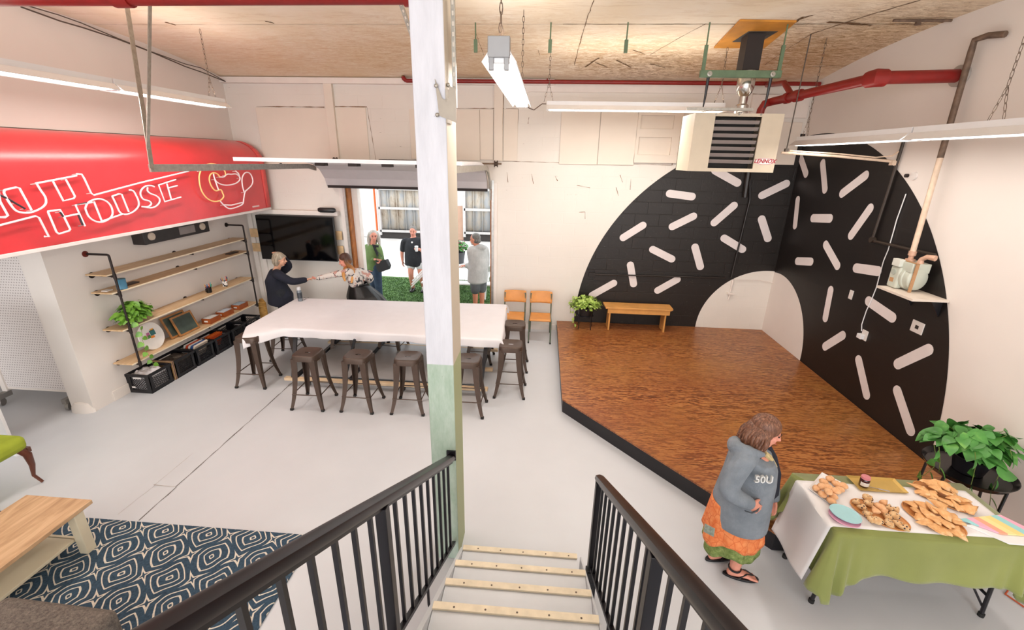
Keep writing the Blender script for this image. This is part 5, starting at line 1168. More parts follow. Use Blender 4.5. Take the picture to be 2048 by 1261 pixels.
# pen cups
def pen_cup(u, v, label, m, patches=None, handle=False, seed=1):
    p = P_x(u, v, -5.42); z = 0.982; t = thing('pen_cup', label, 'pen cup', (-5.42, p.y, z), 0, 'pen cups on the third shelf')
    h = MB(); h.lathe([(0, 0.0), (0.038, 0), (0.043, 0.095), (0.039, 0.095), (0.035, 0.006), (0, 0.006)], (-5.42, p.y, z), 20)
    if handle: h.tube([(-5.42, p.y-0.04, z+0.08), (-5.42, p.y-0.068, z+0.07), (-5.42, p.y-0.068, z+0.03), (-5.42, p.y-0.04, z+0.02)], 0.006, 8)
    h.build('cup', m, t)
    rnd = random.Random(seed)
    for i, c_ in enumerate(('C8323C', '2F5E9A', '2C8A4C', 'D8552B', '5A2F70', 'E3A33A', '222222', '3A9EA8')):
        a = rnd.uniform(0, 2*PI); x, y = -5.42+0.02*math.cos(a), p.y+0.02*math.sin(a); dx, dy = 0.03*math.cos(a), 0.03*math.sin(a)
        q = MB(); q.cyl((x*1.0, y, z+0.01), (x+dx, y+dy, z+rnd.uniform(0.125, 0.165)), 0.0055, n=8); o = q.build('pen', mat('pen_'+c_, c_, 0.4, var=0)); tag(o, ['red', 'blue', 'green', 'orange', 'purple', 'yellow', 'black', 'teal'][i]+' pen standing in the '+('black' if handle else 'cow-spotted')+' pen cup', 'pen', 'pens in the cups')
k = NT('cow_spots'); sp_n = k.noise(k.mapping(), 38, 1, 0.3); k.col(k.ramp(sp_n, [(0.54, 'EDE8E4'), (0.56, '1E1C1B')])); m_cow = k.mat
pen_cup(416, 572, 'black mug full of pens on the third shelf', mat('black_glaze', '1B1A1B', 0.25), handle=True, seed=4)
pen_cup(449, 564, 'white cup with black cow spots full of pens on the third shelf', m_cow, seed=8)
# round white board with seed labels, leaning slates, card boxes on the lowest board
zb_ = 0.507
p = P_x(300, 668, -5.47); c = V((-5.46, p.y, zb_+0.186)); nn = V((0.97, 0, 0.25)).normalized(); uu = V((0, 1, 0)); ww = nn.cross(uu) * 1
if ww.z < 0: ww = -ww
t = thing('round_board', 'white round board with coloured labels leaning on the lowest shelf', 'board', (c.x, c.y, zb_))
h = MB(); h.lathe([(0, -0.008), (0.193, -0.008), (0.198, 0), (0.193, 0.008), (0, 0.008)], c, 40, ax=nn); h.build('disc', mat('disc_white', 'E9E4DF', 0.5), t)
lab_bits = ((0.01, 0.03, 0.055, 0.05, '2F6D6C'), (-0.05, 0.03, 0.03, 0.03, 'B05E8B'), (-0.05, 0.0, 0.035, 0.03, '4E8A3E'), (-0.01, -0.015, 0.04, 0.022, 'E98A2C'), (0.015, 0.062, 0.035, 0.02, 'E8A23A'), (-0.085, 0.01, 0.03, 0.03, 'D98CA0'))
h = MB(); mts = []
for i, (a, b, w_, h_, cc) in enumerate(lab_bits): h.obox(c + uu*(a*1.25+0.02) + ww*b*1.25 + nn*0.0095, (w_*1.5, h_*1.5, 0.002), (uu, ww, nn), i); mts.append(mat('lab_'+cc, cc, 0.5, var=0))
h.build('label_print', mts, t)
m_slate = mat('green_slate', '3E4A42', 0.6, var=0.3, nscale=6); m_fr = mat('worn_oak_frame', 'A56F38', 0.5, var=0.25, nscale=10)
def slate(u, v, W, H, x0, lab, tilt=0.35):
    p = P_x(u, v, x0); c = V((x0, p.y, zb_+H/2*math.cos(tilt)+0.006)); N = V((math.cos(tilt), 0, math.sin(tilt))); U = V((0, 1, 0)); W_ = V((-math.sin(tilt), 0, math.cos(tilt)))
    t = thing('framed_slate', lab, 'slate board', (c.x, c.y, zb_), 0, 'slates leaning on the lowest shelf')
    MB().obox(c, (W-0.05, H-0.05, 0.008), (U, W_, N)).build('slate_panel', m_slate, t)
    for a, b, sw, sh in ((0, H/2-0.014, W, 0.028), (0, -H/2+0.014, W, 0.028), (W/2-0.014, 0, 0.028, H-0.056), (-W/2+0.014, 0, 0.028, H-0.056)): MB().obox(c + U*a + W_*b, (sw, sh, 0.016), (U, W_, N)).build('frame_bar', m_fr, t, bevel=0.002)
slate(352, 640, 0.43, 0.34, -5.51, 'larger slate in a worn wooden frame, behind the smaller one on the shelf')
slate(370, 646, 0.40, 0.31, -5.455, 'smaller green slate in a worn wooden frame, in front of the larger one')
m_cedar = mat('orange_cedar', '9E4E20', 0.45, var=0.2, nscale=12)
for i, ((u, v), lab, cc) in enumerate((((423, 640), 'nearest of the three small wooden card boxes on the lowest shelf', 'D9D6D2'), ((450, 627), 'middle one of the three small wooden card boxes, darkest rim', 'C8CDD6'), ((480, 614), 'farthest of the three small wooden card boxes, beside the right pipe', 'A8B4BE'))):
    p = P_x(u, v, -5.42); t = thing('card_box', lab, 'box', (-5.42, p.y, zb_), 0, 'wooden card boxes on the lowest shelf')
    h = MB(); L, Wd, Hh = 0.12, 0.075, 0.085
    for x0, y0, x1, y1 in ((-Wd, -L, -Wd+0.008, L), (Wd-0.008, -L, Wd, L), (-Wd+0.008, -L, Wd-0.008, -L+0.008), (-Wd+0.008, L-0.008, Wd-0.008, L)): h.box(-5.42+x0, p.y+y0, zb_, -5.42+x1, p.y+y1, zb_+Hh)
    h.box(-5.42-Wd+0.008, p.y-L+0.008, zb_, -5.42+Wd-0.008, p.y+L-0.008, zb_+0.008)
    h.build('box_body', m_cedar, t)
    MB().box(-5.42-0.03, p.y-L-0.003, zb_+0.03, -5.42+0.03, p.y-L, zb_+0.055).build('label_holder', m_plate, t)
    h = MB(); [h.box(-5.42-Wd+0.012, p.y-L+0.012+j*0.019, zb_+0.009, -5.42+Wd-0.012, p.y-L+0.026+j*0.019, zb_+0.085+0.004*(j % 3)) for j in range(11)]
    tag(h.build('card_stack', mat('cards_'+cc, cc, 0.7, var=0.1, nscale=40)), 'cards filed in the '+['nearest', 'middle', 'farthest'][i]+' wooden card box', 'cards', 'cards in the card boxes', kind='stuff')
# woven scoop and blue bit beside the shelf's right end
h = MB(); h.tube([(-5.30, 7.60, 0.0), (-5.33, 7.66, 0.2), (-5.37, 7.72, 0.42), (-5.40, 7.75, 0.50)], [(0.05, 0.02), (0.07, 0.03), (0.07, 0.03), (0.03, 0.015)], 14)
k = NT('woven_cane'); k.col(k.ramp(k.noise(k.mapping((1, 1, 8)), 12, 2), [(0.35, '8F6326'), (0.65, 'C99A4E')])); k.b.inputs['Roughness'].default_value = 0.7
tag(h.build('woven_holder', k.mat), 'tan woven cane holder leaning past the right end of the crates', 'basket')

# ---- milk crates
m_crate = mat('black_crate_plastic', '131217', 0.42, var=0.05)
def make_crate(label):
    t = thing('milk_crate', label, 'crate', (0, 0, 0), 0, 'black milk crates along the left wall')
    wx, wy, H = 0.165, 0.19, 0.28; h = MB()
    h.box(-wx, -wy, 0, wx, wy, 0.012)
    for z0, z1, e in ((0, 0.05, 0.0), (0.245, 0.28, 0.008)):
        h.box(-wx-e, -wy-e, z0, -wx+0.012, wy+e, z1); h.box(wx-0.012, -wy-e, z0, wx+e, wy+e, z1); h.box(-wx+0.012, -wy-e, z0, wx-0.012, -wy+0.012, z1); h.box(-wx+0.012, wy-0.012, z0, wx-0.012, wy+e, z1)
    for sx_ in (-1, 1):
        for sy in (-1, 1): h.obox((sx_*(wx-0.008), sy*(wy-0.03), 0.147), (0.016, 0.06, 0.2)); h.obox((sx_*(wx-0.03), sy*(wy-0.008), 0.147), (0.06, 0.016, 0.2))
    h.build('crate_frame', m_crate, t)
    def lattice(c, U, half):
        q = MB(); W_ = V((0, 0, 1)); n = 6
        for s_ in (-1, 1):
            for i in range(-n, n+1):
                x0 = i*0.036; pts = []
                # segment of a 45 degree bar clipped to the window
                a0, b0 = -0.085, 0.075
                xa, xb = x0+s_*a0, x0+s_*b0; za, zb = a0, b0
                if xa < -half or xa > half or xb < -half or xb > half:
                    lo, hi = 0.0, 1.0; dx = xb-xa
                    for lim, sg_2 in ((half, 1), (-half, -1)):
                        if dx == 0: continue
                        tt = (lim-xa)/dx
                        if sg_2*dx > 0: hi = min(hi, tt)
                        else: lo = max(lo, tt)
                    if hi-lo < 0.05: continue
                    xa, xb, za, zb = xa+dx*lo, xa+dx*hi, a0+(b0-a0)*lo, a0+(b0-a0)*hi
                q.beam(V(c)+U*xa+W_*za, V(c)+U*xb+W_*zb, 0.006, 0.006)
        o = q.build('lattice_side', m_crate, t, smooth=0); return o
    lattice((0, -wy+0.008, 0.145), V((1, 0, 0)), 0.105); lattice((0, wy-0.008, 0.145), V((1, 0, 0)), 0.105)
    lattice((wx-0.008, 0, 0.145), V((0, 1, 0)), 0.13); lattice((-wx+0.008, 0, 0.145), V((0, 1, 0)), 0.13)
    MB().box(-0.11, -wy-0.002, 0.075, -0.06, -wy, 0.10).build('crate_label', m_plate, t); MB().box(-0.06, -wy-0.002, 0.215, 0.06, -wy, 0.24).build('crate_label', m_plate, t)
    return t
cx_ = -5.445
c0_ = make_crate('nearest milk crate, filled with white cloth'); c0_.location = (cx_, 5.175, 0)
cys = [5.175, 5.62, 6.03, 6.44, 6.85, 7.26]
labs = ['nearest milk crate, filled with white cloth', 'second milk crate from the near end, behind the cardboard sheets', 'third milk crate from the near end, holding tilted books', 'fourth milk crate from the near end, with orange folders', 'fifth milk crate from the near end, nearly empty', 'farthest milk crate, beside the woven holder']
for y, lb_ in list(zip(cys, labs))[1:]: dup(c0_, (cx_, y, 0), 0, lb_)
h = MB(); rnd = random.Random(2)
h.grid(lambda u, v: V((cx_-0.14+0.28*u, 5.02+0.31*v, 0.235+0.05*math.sin(PI*min(1, max(0, u)))*math.sin(PI*v)+0.045*mnoise.noise(V((u*4, v*4.5, 2)))+0.02*mnoise.noise(V((u*11, v*10, 5))))), 26, 28)
b_ = len(h.v)
h.box(cx_-0.13, 5.03, 0.02, cx_+0.13, 5.32, 0.225)
tag(h.build('folded_cloth', m_cloth, smooth=60), 'crumpled white cloth filling the nearest black crate', 'cloth')
m_card = mat('brown_cardboard', 'B08B62', 0.8)
for i in range(3):
    h = MB().obox((cx_+0.0, 5.393+i*0.011, 0.145), (0.34, 0.006, 0.29), (V((1, 0, 0)), V((0, 1, 0)), V((0, 0, 1)))); tag(h.build('cardboard_sheet', [m_card, mat('purple_card', '5B4355', 0.7), m_card][i]), ['outer brown', 'thin purplish', 'inner brown'][i]+' cardboard sheet between the first two crates', 'cardboard', 'cardboard sheets between crates')
for i, (x, cc) in enumerate(((-5.53, 'E8E2DA'), (-5.49, 'D24B2A'), (-5.45, 'E9E4E0'), (-5.41, '2E4F8C'), (-5.37, 'D9C9B8'))):
    h = MB().obox((x, 6.03, 0.20), (0.03, 0.27, 0.24), (V((0.92, 0, -0.39)), V((0, 1, 0)), V((0.39, 0, 0.92)))); tag(h.build('book', mat('book_'+cc, cc, 0.6, var=0.05)), ['leftmost cream book', 'red book', 'pale spine book', 'blue book', 'tan book'][i]+' tilted in the third black crate', 'book', 'books in the crates')
for i, (x, cc) in enumerate(((-5.52, 'E0641F'), (-5.48, 'F0762A'), (-5.44, 'D9541C'))):
    h = MB().obox((x+0.02, 6.44, 0.17), (0.02, 0.28, 0.24), (V((0.95, 0, -0.3)), V((0, 1, 0)), V((0.3, 0, 0.95)))); tag(h.build('folder', mat('folder_'+cc, cc, 0.6, var=0.05)), ['first', 'second', 'third'][i]+' orange folder counted from the wall in the fourth black crate', 'folder', 'orange folders')
h = MB().lathe([(0, 0), (0.05, 0), (0.055, 0.02), (0.05, 0.03), (0, 0.03)], (cx_+0.05, 5.62, 0.24), 20); h.box(cx_-0.13, 5.47, 0.02, cx_+0.13, 5.77, 0.2405)
tag(h.build('packed_supplies', mat('mixed_supplies', '4A4038', 0.7, var=0.8, nscale=22)), 'dark mixed supplies packed inside the second black crate', 'supplies', kind='stuff')

# ---- plants
def leaf_mat(name, a, b, c=None, sc=7):
    k = NT(name); k.col(k.ramp(k.noise(k.mapping(), sc, 3, 0.6), [(0.25, a), (0.6, b)] + ([(0.85, c)] if c else []))); k.b.inputs['Roughness'].default_value = 0.38
    k.b.inputs['Subsurface Weight'].default_value = 0.0; return k.mat
m_pothos = leaf_mat('pothos_leaf', '3F7023', '77A83C', 'A9CE60'); m_phil = leaf_mat('philodendron_leaf', '2A6024', '4F9040', '8ABB5C'); m_lime = leaf_mat('lime_leaf', '7FA23E', 'AFC862', 'D2DE94', 20)
m_stem = mat('green_stem', '6F7F3A', 0.6)
LEAF = [(0.0, 0.0), (0.22, -0.06), (0.42, 0.05), (0.48, 0.28), (0.40, 0.55), (0.22, 0.82), (0.0, 1.08)]
def leaf(mb, p, d, n, s, fold=0.18, droop=0.25):
    d = V(d).normalized(); n = V(n); n = (n - d*n.dot(d)).normalized(); w_ = d.cross(n); c = []; L = []; Rr = []
    for x, y in LEAF:
        cc = p + d*(y*s) - n*(droop*s*max(0, y)**2); c.append(cc)
    for x, y in LEAF:
        base = p + d*(y*s) - n*(droop*s*max(0, y)**2); L.append(base - w_*x*s + n*(fold*s*x)); Rr.append(base + w_*x*s + n*(fold*s*x))
    b = len(mb.v); n_ = len(LEAF); vs = c + L + Rr; fs = []
    for i in range(n_-1):
        fs.append((i, i+1, n_+i+1, n_+i)); fs.append((i, 2*n_+i, 2*n_+i+1, i+1))
    mb.add(vs, fs)
def bush(fo, stm, c, r, n, ls, rnd, zmin=-0.1, up=0.5):
    for i in range(n):
        a = rnd.uniform(0, 2*PI); e = math.asin(rnd.uniform(zmin, 1.0)); q = V((math.cos(a)*math.cos(e), math.sin(a)*math.cos(e), math.sin(e))); f_ = rnd.uniform(0.55, 1.0)
        p = V(c) + V((q.x*r[0]*f_, q.y*r[1]*f_, q.z*r[2]*f_)); s_ = ls*rnd.uniform(0.65, 1.2)
        d = V((q.x, q.y, -0.25+rnd.uniform(-0.3, 0.3))) + V((rnd.uniform(-.5, .5), rnd.uniform(-.5, .5), 0)); nn = V((q.x*0.4, q.y*0.4, 1)) + V((rnd.uniform(-.4, .4), rnd.uniform(-.4, .4), 0))
        leaf(fo, p - d.normalized()*s_*0.4, d, nn, s_, rnd.uniform(0.05, 0.3), rnd.uniform(0.1, 0.35))
        if i % 3 == 0: stm.tube([V(c)+V((q.x*0.03, q.y*0.03, -0.08)), (V(c)+p)/2+V((0, 0, 0.03)), p-d.normalized()*s_*0.4], 0.002, 4, caps=False)
def vine(fo, stm, pts, ls, rnd, step=0.05):
    pts = [V(p) for p in pts]; stm.tube(pts, 0.0025, 5); acc = 0; sd = 1
    for a, b in zip(pts, pts[1:]):
        L = (b-a).length; k_ = max(1, int(L/step))
        for i in range(k_):
            p = a.lerp(b, (i+0.5)/k_); sd = -sd; d = V((rnd.uniform(-.7, .7)+0.3*sd, sd*0.8, -0.7)); s_ = ls*rnd.uniform(0.7, 1.15)
            leaf(fo, p+d.normalized()*0.012, d, V((0.8, -0.6, 0.5)), s_, 0.15, 0.15)
# pothos on the third shelf
rnd = random.Random(11)
p0 = P_x(262, 640, -5.42); t = thing('potted_pothos', 'bushy green trailing plant in a dark pot on the left end of the third shelf', 'plant', (-5.42, p0.y, 0.982))
pc = V((-5.43, p0.y+0.02, 0.982))
h = MB().lathe([(0, 0), (0.075, 0), (0.10, 0.12), (0.092, 0.12), (0.07, 0.02), (0, 0.02)], pc, 24); h.build('pot', mat('dark_pot', '1D1C1D', 0.5), t)
fo, stm = MB(), MB(); bush(fo, stm, pc+V((0.05, 0, 0.14)), (0.13, 0.27, 0.15), 230, 0.085, rnd, -0.45)
vp = [P_x(*q, -5.26) for q in ((282, 668), (283, 690), (287, 705), (297, 720), (300, 728))]
vp = [pc+V((0.12, 0.02, 0.1))] + [P_x(*q, -5.255) for q in ((272, 640), (283, 660), (285, 680), (290, 700), (301, 716), (308, 732))]
vine(fo, stm, vp, 0.07, rnd, 0.055)
fo.build('foliage', m_pothos, t, fix=False, smooth=60); stm.build('stems', m_stem, t)
# lime plant on the stage corner
rnd = random.Random(12)
sx0, sy0 = 0.80, 7.76; t = thing('potted_pothos', 'pale lime leafy plant in a black stand on the left back corner of the stage', 'plant', (sx0, sy0, zs_))
h = MB().lathe([(0, 0.26), (0.13, 0.26), (0.15, 0.42), (0.14, 0.42), (0.12, 0.28), (0, 0.28)], (sx0, sy0, zs_), 24); h.build('pot', mat('black_pot', '171518', 0.5), t)
for a in (0.5, 2.3, 3.9, 5.4):
    dx, dy = math.cos(a), math.sin(a); MB().tube([(sx0+dx*0.15, sy0+dy*0.15, zs_+0.40), (sx0+dx*0.15, sy0+dy*0.15, zs_+0.12), (sx0+dx*0.165, sy0+dy*0.165, zs_+0.006)], 0.006, 8).build('stand_leg', m_black, t)
MB().lathe([(0.135, 0.25), (0.152, 0.25), (0.152, 0.262), (0.135, 0.262)], (sx0, sy0, zs_), 24).build('stand_ring', m_black, t)
fo, stm = MB(), MB(); bush(fo, stm, (sx0-0.02, sy0-0.02, zs_+0.47), (0.30, 0.16, 0.17), 330, 0.062, rnd, -0.5)
vine(fo, stm, [P_y(*q, 7.66) for q in ((1146, 608), (1147, 620), (1149, 632), (1147, 640), (1151, 650))], 0.055, rnd, 0.05); vine(fo, stm, [P_y(*q, 7.68) for q in ((1140, 600), (1141, 615), (1140, 628))], 0.055, rnd, 0.07)
vine(fo, stm, [P_y(*q, 7.70) for q in ((1180, 592), (1186, 602), (1190, 608))], 0.06, rnd, 0.05)
fo.build('foliage', m_lime, t, fix=False, smooth=60); stm.build('stems', m_stem, t)
# large philodendron by the catering table
rnd = random.Random(13)
pc = V((3.72, 3.45, 0.80)); t = thing('potted_philodendron', 'large dark green trailing plant on a tall black stand behind the catering table', 'plant', (pc.x, pc.y, zs_))
h = MB().lathe([(0, -0.12), (0.10, -0.12), (0.13, 0.02), (0.12, 0.02), (0.09, -0.10), (0, -0.10)], pc, 24); h.build('pot', m_black, t)
h = MB().lathe([(0, -0.035), (0.28, -0.035), (0.31, 0.012), (0.304, 0.014), (0.272, -0.025), (0, -0.025)], pc+V((0, 0, -0.10)), 40); h.build('dish', mat('glossy_black_dish', '141214', 0.2), t)
for a in (0.35, 1.9, 3.5, 5.0):
    dx, dy = math.cos(a), math.sin(a); MB().tube([pc+V((dx*0.28, dy*0.28, -0.12)), V((pc.x+dx*0.33, pc.y+dy*0.27, zs_+0.004))], 0.011, 8).build('stand_leg', m_black, t)
fo, stm = MB(), MB(); bush(fo, stm, pc+V((-0.02, 0.02, 0.12)), (0.37, 0.24, 0.17), 170, 0.115, rnd, -0.05)
def vv(y, pts): vine(fo, stm, [P_y(*q, y) for q in pts], 0.085, rnd, 0.075)
vv(3.30, ((1868, 890), (1872, 915), (1868, 935), (1850, 950), (1835, 955))); vv(3.22, ((1950, 905), (1952, 930), (1945, 960), (1938, 985))); vv(3.2, ((1998, 950), (1990, 968), (1982, 985), (1980, 1005), (1978, 1030))); vv(3.25, ((2020, 900), (2028, 925))); vv(3.25, ((1878, 895), (1880, 925), (1878, 945)))
leaf(fo, P_y(1997, 948, 3.15), V((1, -0.2, 0.05)), V((0, -0.6, 1)), 0.13)
fo.build('foliage', m_phil, t, fix=False, smooth=60); stm.build('stems', m_stem, t)

# ---- things on the catering table
ZT = GZ + 0.0115
f5 = lambda x, y: (1560+x/3.94, 920+y/3.94)
m_wood = mat('orange_wood_platter', 'C98A52', 0.45, var=0.12, nscale=10)
m_pas = NT('golden_pastry'); m_pas.col(m_pas.ramp(m_pas.noise(m_pas.mapping(), 14, 4, 0.65), [(0.25, 'CF8C4E'), (0.5, 'E8B279'), (0.75, 'F6D8AE')])); m_pas.b.inputs['Roughness'].default_value = 0.5; m_pas.bump(m_pas.noise(m_pas.mapping(), 60, 3), 0.4, 0.004); m_pas = m_pas.mat
m_roll = NT('glazed_roll'); m_roll.col(m_roll.ramp(m_roll.noise(m_roll.mapping(), 16, 3, 0.6), [(0.3, 'D99A66'), (0.55, 'EBB98C'), (0.8, 'F6DFC6')])); m_roll.b.inputs['Roughness'].default_value = 0.4; m_roll = m_roll.mat
kb = NT('blueberry_scone'); base = kb.ramp(kb.noise(kb.mapping(), 18, 3, 0.6), [(0.3, 'C9925A'), (0.7, 'E8CDA2')]); vr = kb.n('ShaderNodeTexVoronoi'); kb.l(kb.mapping(), vr.inputs['Vector']); vr.inputs['Scale'].default_value = 55
kb.col(kb.mix(kb.ramp(vr.outputs['Distance'], [(0.26, 1.0), (0.33, 0.0)]), base, lin('2B2233'))); kb.b.inputs['Roughness'].default_value = 0.6; m_scone = kb.mat
def plate_between(name, A, B, half, th, m, label, z, e=2.0, rim=0.006):
    a, b = P_z(*A, z), P_z(*B, z); c = (a+b)/2; U = (b-a).normalized(); W_ = V((-U.y, U.x, 0)); L = (b-a).length/2; h = MB(); N = 40
    def ring(k_, z_): return [c + U*(L*k_*math.copysign(abs(math.cos(2*PI*i/N))**(2/e), math.cos(2*PI*i/N))) + W_*(half*k_*math.copysign(abs(math.sin(2*PI*i/N))**(2/e), math.sin(2*PI*i/N))) + V((0, 0, z_)) for i in range(N)]
    h.rings([ring(0.9, 0), ring(1.0, th*0.6), ring(1.0, th+rim), ring(0.965, th+rim), ring(0.94, th), ring(0.02, th)]); o = h.build(name, m)
    tag(o, label, 'platter' if 'plat' in name else 'plate'); return c, U, W_, L
def lump(m, c, size, rot, seed, name, label, group, cat, flat=1.0, rough=0.16, tri=False):
    h = MB(); h.ell((0, 0, 0), 1.0, n=14, m=9); R3 = Matrix.Rotation(rot[2], 3, 'Z') @ Matrix.Rotation(rot[0], 3, 'X') @ Matrix.Rotation(rot[1], 3, 'Y'); out = []
    for v in h.v:
        f_ = 1 + rough*mnoise.noise(v*1.6+V((seed*3.1, 0, 0))) + rough*0.4*mnoise.noise(v*4.2+V((0, seed, 0)))
        q = V((v.x, v.y, v.z))
        if tri:
            a = math.atan2(q.y, q.x); f_ *= 1.0/max(0.55, math.cos((a % (2*PI/3))-PI/3))*0.62
        out.append(V(c) + R3 @ V((q.x*size[0]*f_, q.y*size[1]*f_, q.z*size[2]*(1+0.3*mnoise.noise(v*2.3+V((0, 0, seed)))))))
    h.v = out; return tag(h.build(name, m, smooth=80), label, cat, group)
ordw = ['first', 'second', 'third', 'fourth', 'fifth', 'sixth', 'seventh', 'eighth', 'ninth', 'tenth', 'eleventh', 'twelfth', 'thirteenth', 'fourteenth', 'fifteenth', 'sixteenth', 'seventeenth', 'eighteenth']
# white paper tray with rolls
qd = [P_z(*f5(*p), ZT+0.01) for p in ((330, 100), (540, 205), (395, 350), (222, 225))]
cc = sum(qd, V((0, 0, 0)))/4
h = MB(); h.add([q_ + V((0, 0, 0.0)) for q_ in qd] + [cc.lerp(q_, 0.86)+V((0, 0, -0.008)) for q_ in qd], [(0, 1, 5, 4), (1, 2, 6, 5), (2, 3, 7, 6), (3, 0, 4, 7), (4, 5, 6, 7)])
tag(h.build('paper_tray', m_white, solid=0.003, smooth=0), 'square white lined tray of round rolls at the left back of the catering table', 'tray')
rolls = ((395, 150, 0), (445, 190, 0), (345, 175, 0), (500, 205, 0), (290, 225, 0), (380, 215, 1), (440, 245, 1), (335, 275, 0), (420, 290, 0), (330, 210, 1), (470, 235, 0), (380, 250, 2), (405, 325, 0))
rnd = random.Random(21)
def nth(pts, i): r_ = sorted(range(len(pts)), key=lambda q: (pts[q][0], pts[q][1])).index(i); return (ordw[r_]+' from the left') if r_ else 'leftmost'
for i, (x, y, l_) in enumerate(rolls):
    p = P_z(*f5(x, y), ZT+0.025+0.02*l_)
    lump(m_roll, p, (0.036, 0.030, 0.020), (0, 0, rnd.uniform(0, 3)), i, 'bread_roll', 'sugar glazed roll on the square white tray, '+nth(rolls, i), 'rolls on the white tray', 'pastry', rough=0.10)
# gold tray with jar and knife
ga = [P_z(*f5(*p), ZT+0.001) for p in ((515, 135), (895, 160), (1010, 275), (625, 250))]; gc = sum(ga, V((0, 0, 0)))/4
h = MB(); h.add([g_ + V((0, 0, 0.016)) for g_ in ga] + [gc.lerp(g_, 0.90)+V((0, 0, 0.002)) for g_ in ga], [(0, 1, 5, 4), (1, 2, 6, 5), (2, 3, 7, 6), (3, 0, 4, 7), (4, 5, 6, 7)])
tag(h.build('gold_tray', mat('gold_card', 'C9A75C', 0.35, 0.35, var=0.08), solid=0.003, smooth=0), 'rectangular gold card tray holding the jam jar', 'tray')
jp_ = P_z(*f5(655, 205), ZT+0.005); t = thing('jam_jar', 'dark berry jam jar with a pink lid standing on the gold tray', 'jar', jp_)
h = MB().lathe([(0, 0), (0.030, 0), (0.033, 0.006), (0.033, 0.062), (0.028, 0.070), (0, 0.070)], jp_, 24); h.build('glass', mat('berry_glass', '3A0E14', 0.08, coat=0.6), t)
MB().lathe([(0, 0.070), (0.031, 0.070), (0.031, 0.086), (0.029, 0.088), (0, 0.088)], jp_, 24).build('lid', mat('pink_lid', 'CE8088', 0.35), t)
h = MB(); n = 12; h.rings([[jp_ + V((0.0336*math.cos(a), 0.0336*math.sin(a), z_)) for a in [(-2.9+2.2*i/n) for i in range(n+1)]] for z_ in (0.014, 0.046)], caps=False, closed=False); h.build('paper_label', m_plate, t, fix=False)
h = MB(); a, b = P_z(*f5(690, 212), ZT+0.014), P_z(*f5(865, 250), ZT+0.02); h.beam(a, a.lerp(b, 0.5), 0.006, 0.004); h.beam(a.lerp(b, 0.5), b, 0.014, 0.0016); tag(h.build('butter_knife', mat('cutlery_steel', 'C8C5C4', 0.2, 0.9, var=0)), 'steel butter knife lying on the gold tray beside the jam jar', 'knife')
# platters
plate_between('wood_platter', f5(550, 330), f5(1028, 555), 0.112, 0.008, m_wood, 'oval wooden platter of blueberry scones at the front', ZT)
plate_between('wood_platter', f5(958, 345), f5(1470, 605), 0.120, 0.008, m_wood, 'oval wooden platter of folded pastries at the front right', ZT)
plate_between('wood_platter', f5(1045, 185), f5(1532, 420), 0.115, 0.008, m_wood, 'oval wooden platter of folded pastries at the back right', ZT)
sc_pts = ((690, 300, 0), (605, 335, 0), (650, 375, 0), (700, 345, 0), (690, 430, 0), (750, 400, 1), (770, 480, 0), (820, 340, 0), (820, 410, 0), (860, 500, 0), (860, 380, 0), (915, 395, 0), (900, 440, 0), (930, 505, 0), (985, 535, 0), (790, 370, 1), (850, 455, 0), (720, 470, 0))
for i, (x, y, l_) in enumerate(sc_pts):
    p = P_z(*f5(x, y), ZT+0.032+0.018*l_); berry = not (i in (5, 7, 15, 8))
    lump(m_scone if berry else m_roll, p, (0.036, 0.030, 0.022), (rnd.uniform(-.3, .3), 0, rnd.uniform(0, 3)), i+40, 'scone', ('blueberry flecked scone on the front platter, ' if berry else 'plain golden berryless scone on the front platter, ')+nth(sc_pts, i)+' of the scones', 'scones on the front platter' if berry else 'plain scones on the front platter', 'pastry', rough=0.2, tri=(i % 3 != 0))
for pl_, (pts, lab, grp) in enumerate(((((1040, 350, 0), (1075, 400, 0), (1110, 455, 0), (1140, 370, 0), (1165, 500, 0), (1170, 430, 1), (1215, 390, 1), (1230, 470, 1), (1240, 540, 0), (1290, 560, 0), (1300, 430, 1), (1310, 500, 1), (1350, 450, 0), (1370, 560, 0), (1400, 490, 0), (1410, 590, 0), (1260, 360, 0)), 'folded golden pastry on the front right oval platter', 'pastries on the front right platter'),
                              (((1090, 215, 0), (1130, 250, 0), (1180, 180, 1), (1190, 280, 0), (1230, 220, 1), (1260, 310, 0), (1290, 200, 1), (1300, 260, 1), (1330, 340, 0), (1370, 300, 1), (1350, 230, 0), (1400, 370, 0), (1430, 310, 1), (1470, 350, 0), (1490, 390, 0)), 'folded golden pastry on the back right oval platter', 'pastries on the back right platter'))):
    for i, (x, y, l_) in enumerate(pts):
        p = P_z(*f5(x, y), ZT+0.026+0.02*l_)
        lump(m_pas, p, (0.064, 0.050, 0.0105), (rnd.uniform(-.3, .3), rnd.uniform(-.3, .3), rnd.uniform(0, 3)), i+80+pl_*30, 'folded_pastry', lab+', '+nth(pts, i), grp, 'pastry', rough=0.42, tri=True)
# plates
m_pk = mat('pink_plate', 'E7A3BE', 0.4, var=0.02); m_bl = mat('sky_blue_plate', 'A5D3DA', 0.4, var=0.02)
A, B = f5(385, 395), f5(635, 525)
for i in range(4): plate_between('paper_plate', A, B, 0.085, 0.003, m_pk, ['lowest', 'second lowest', 'third', 'top'][i]+' pink plate in the stack under the blue plates', ZT+0.006*i, rim=0.003)
A, B = f5(393, 365), f5(643, 495)
for i in range(3): plate_between('paper_plate', A, B, 0.085, 0.003, m_bl, ['lowest blue plate, resting on the pink ones', 'middle blue plate of the stack', 'topmost blue plate of the stack beside the scones'][i], ZT+0.026+0.006*i, rim=0.003)
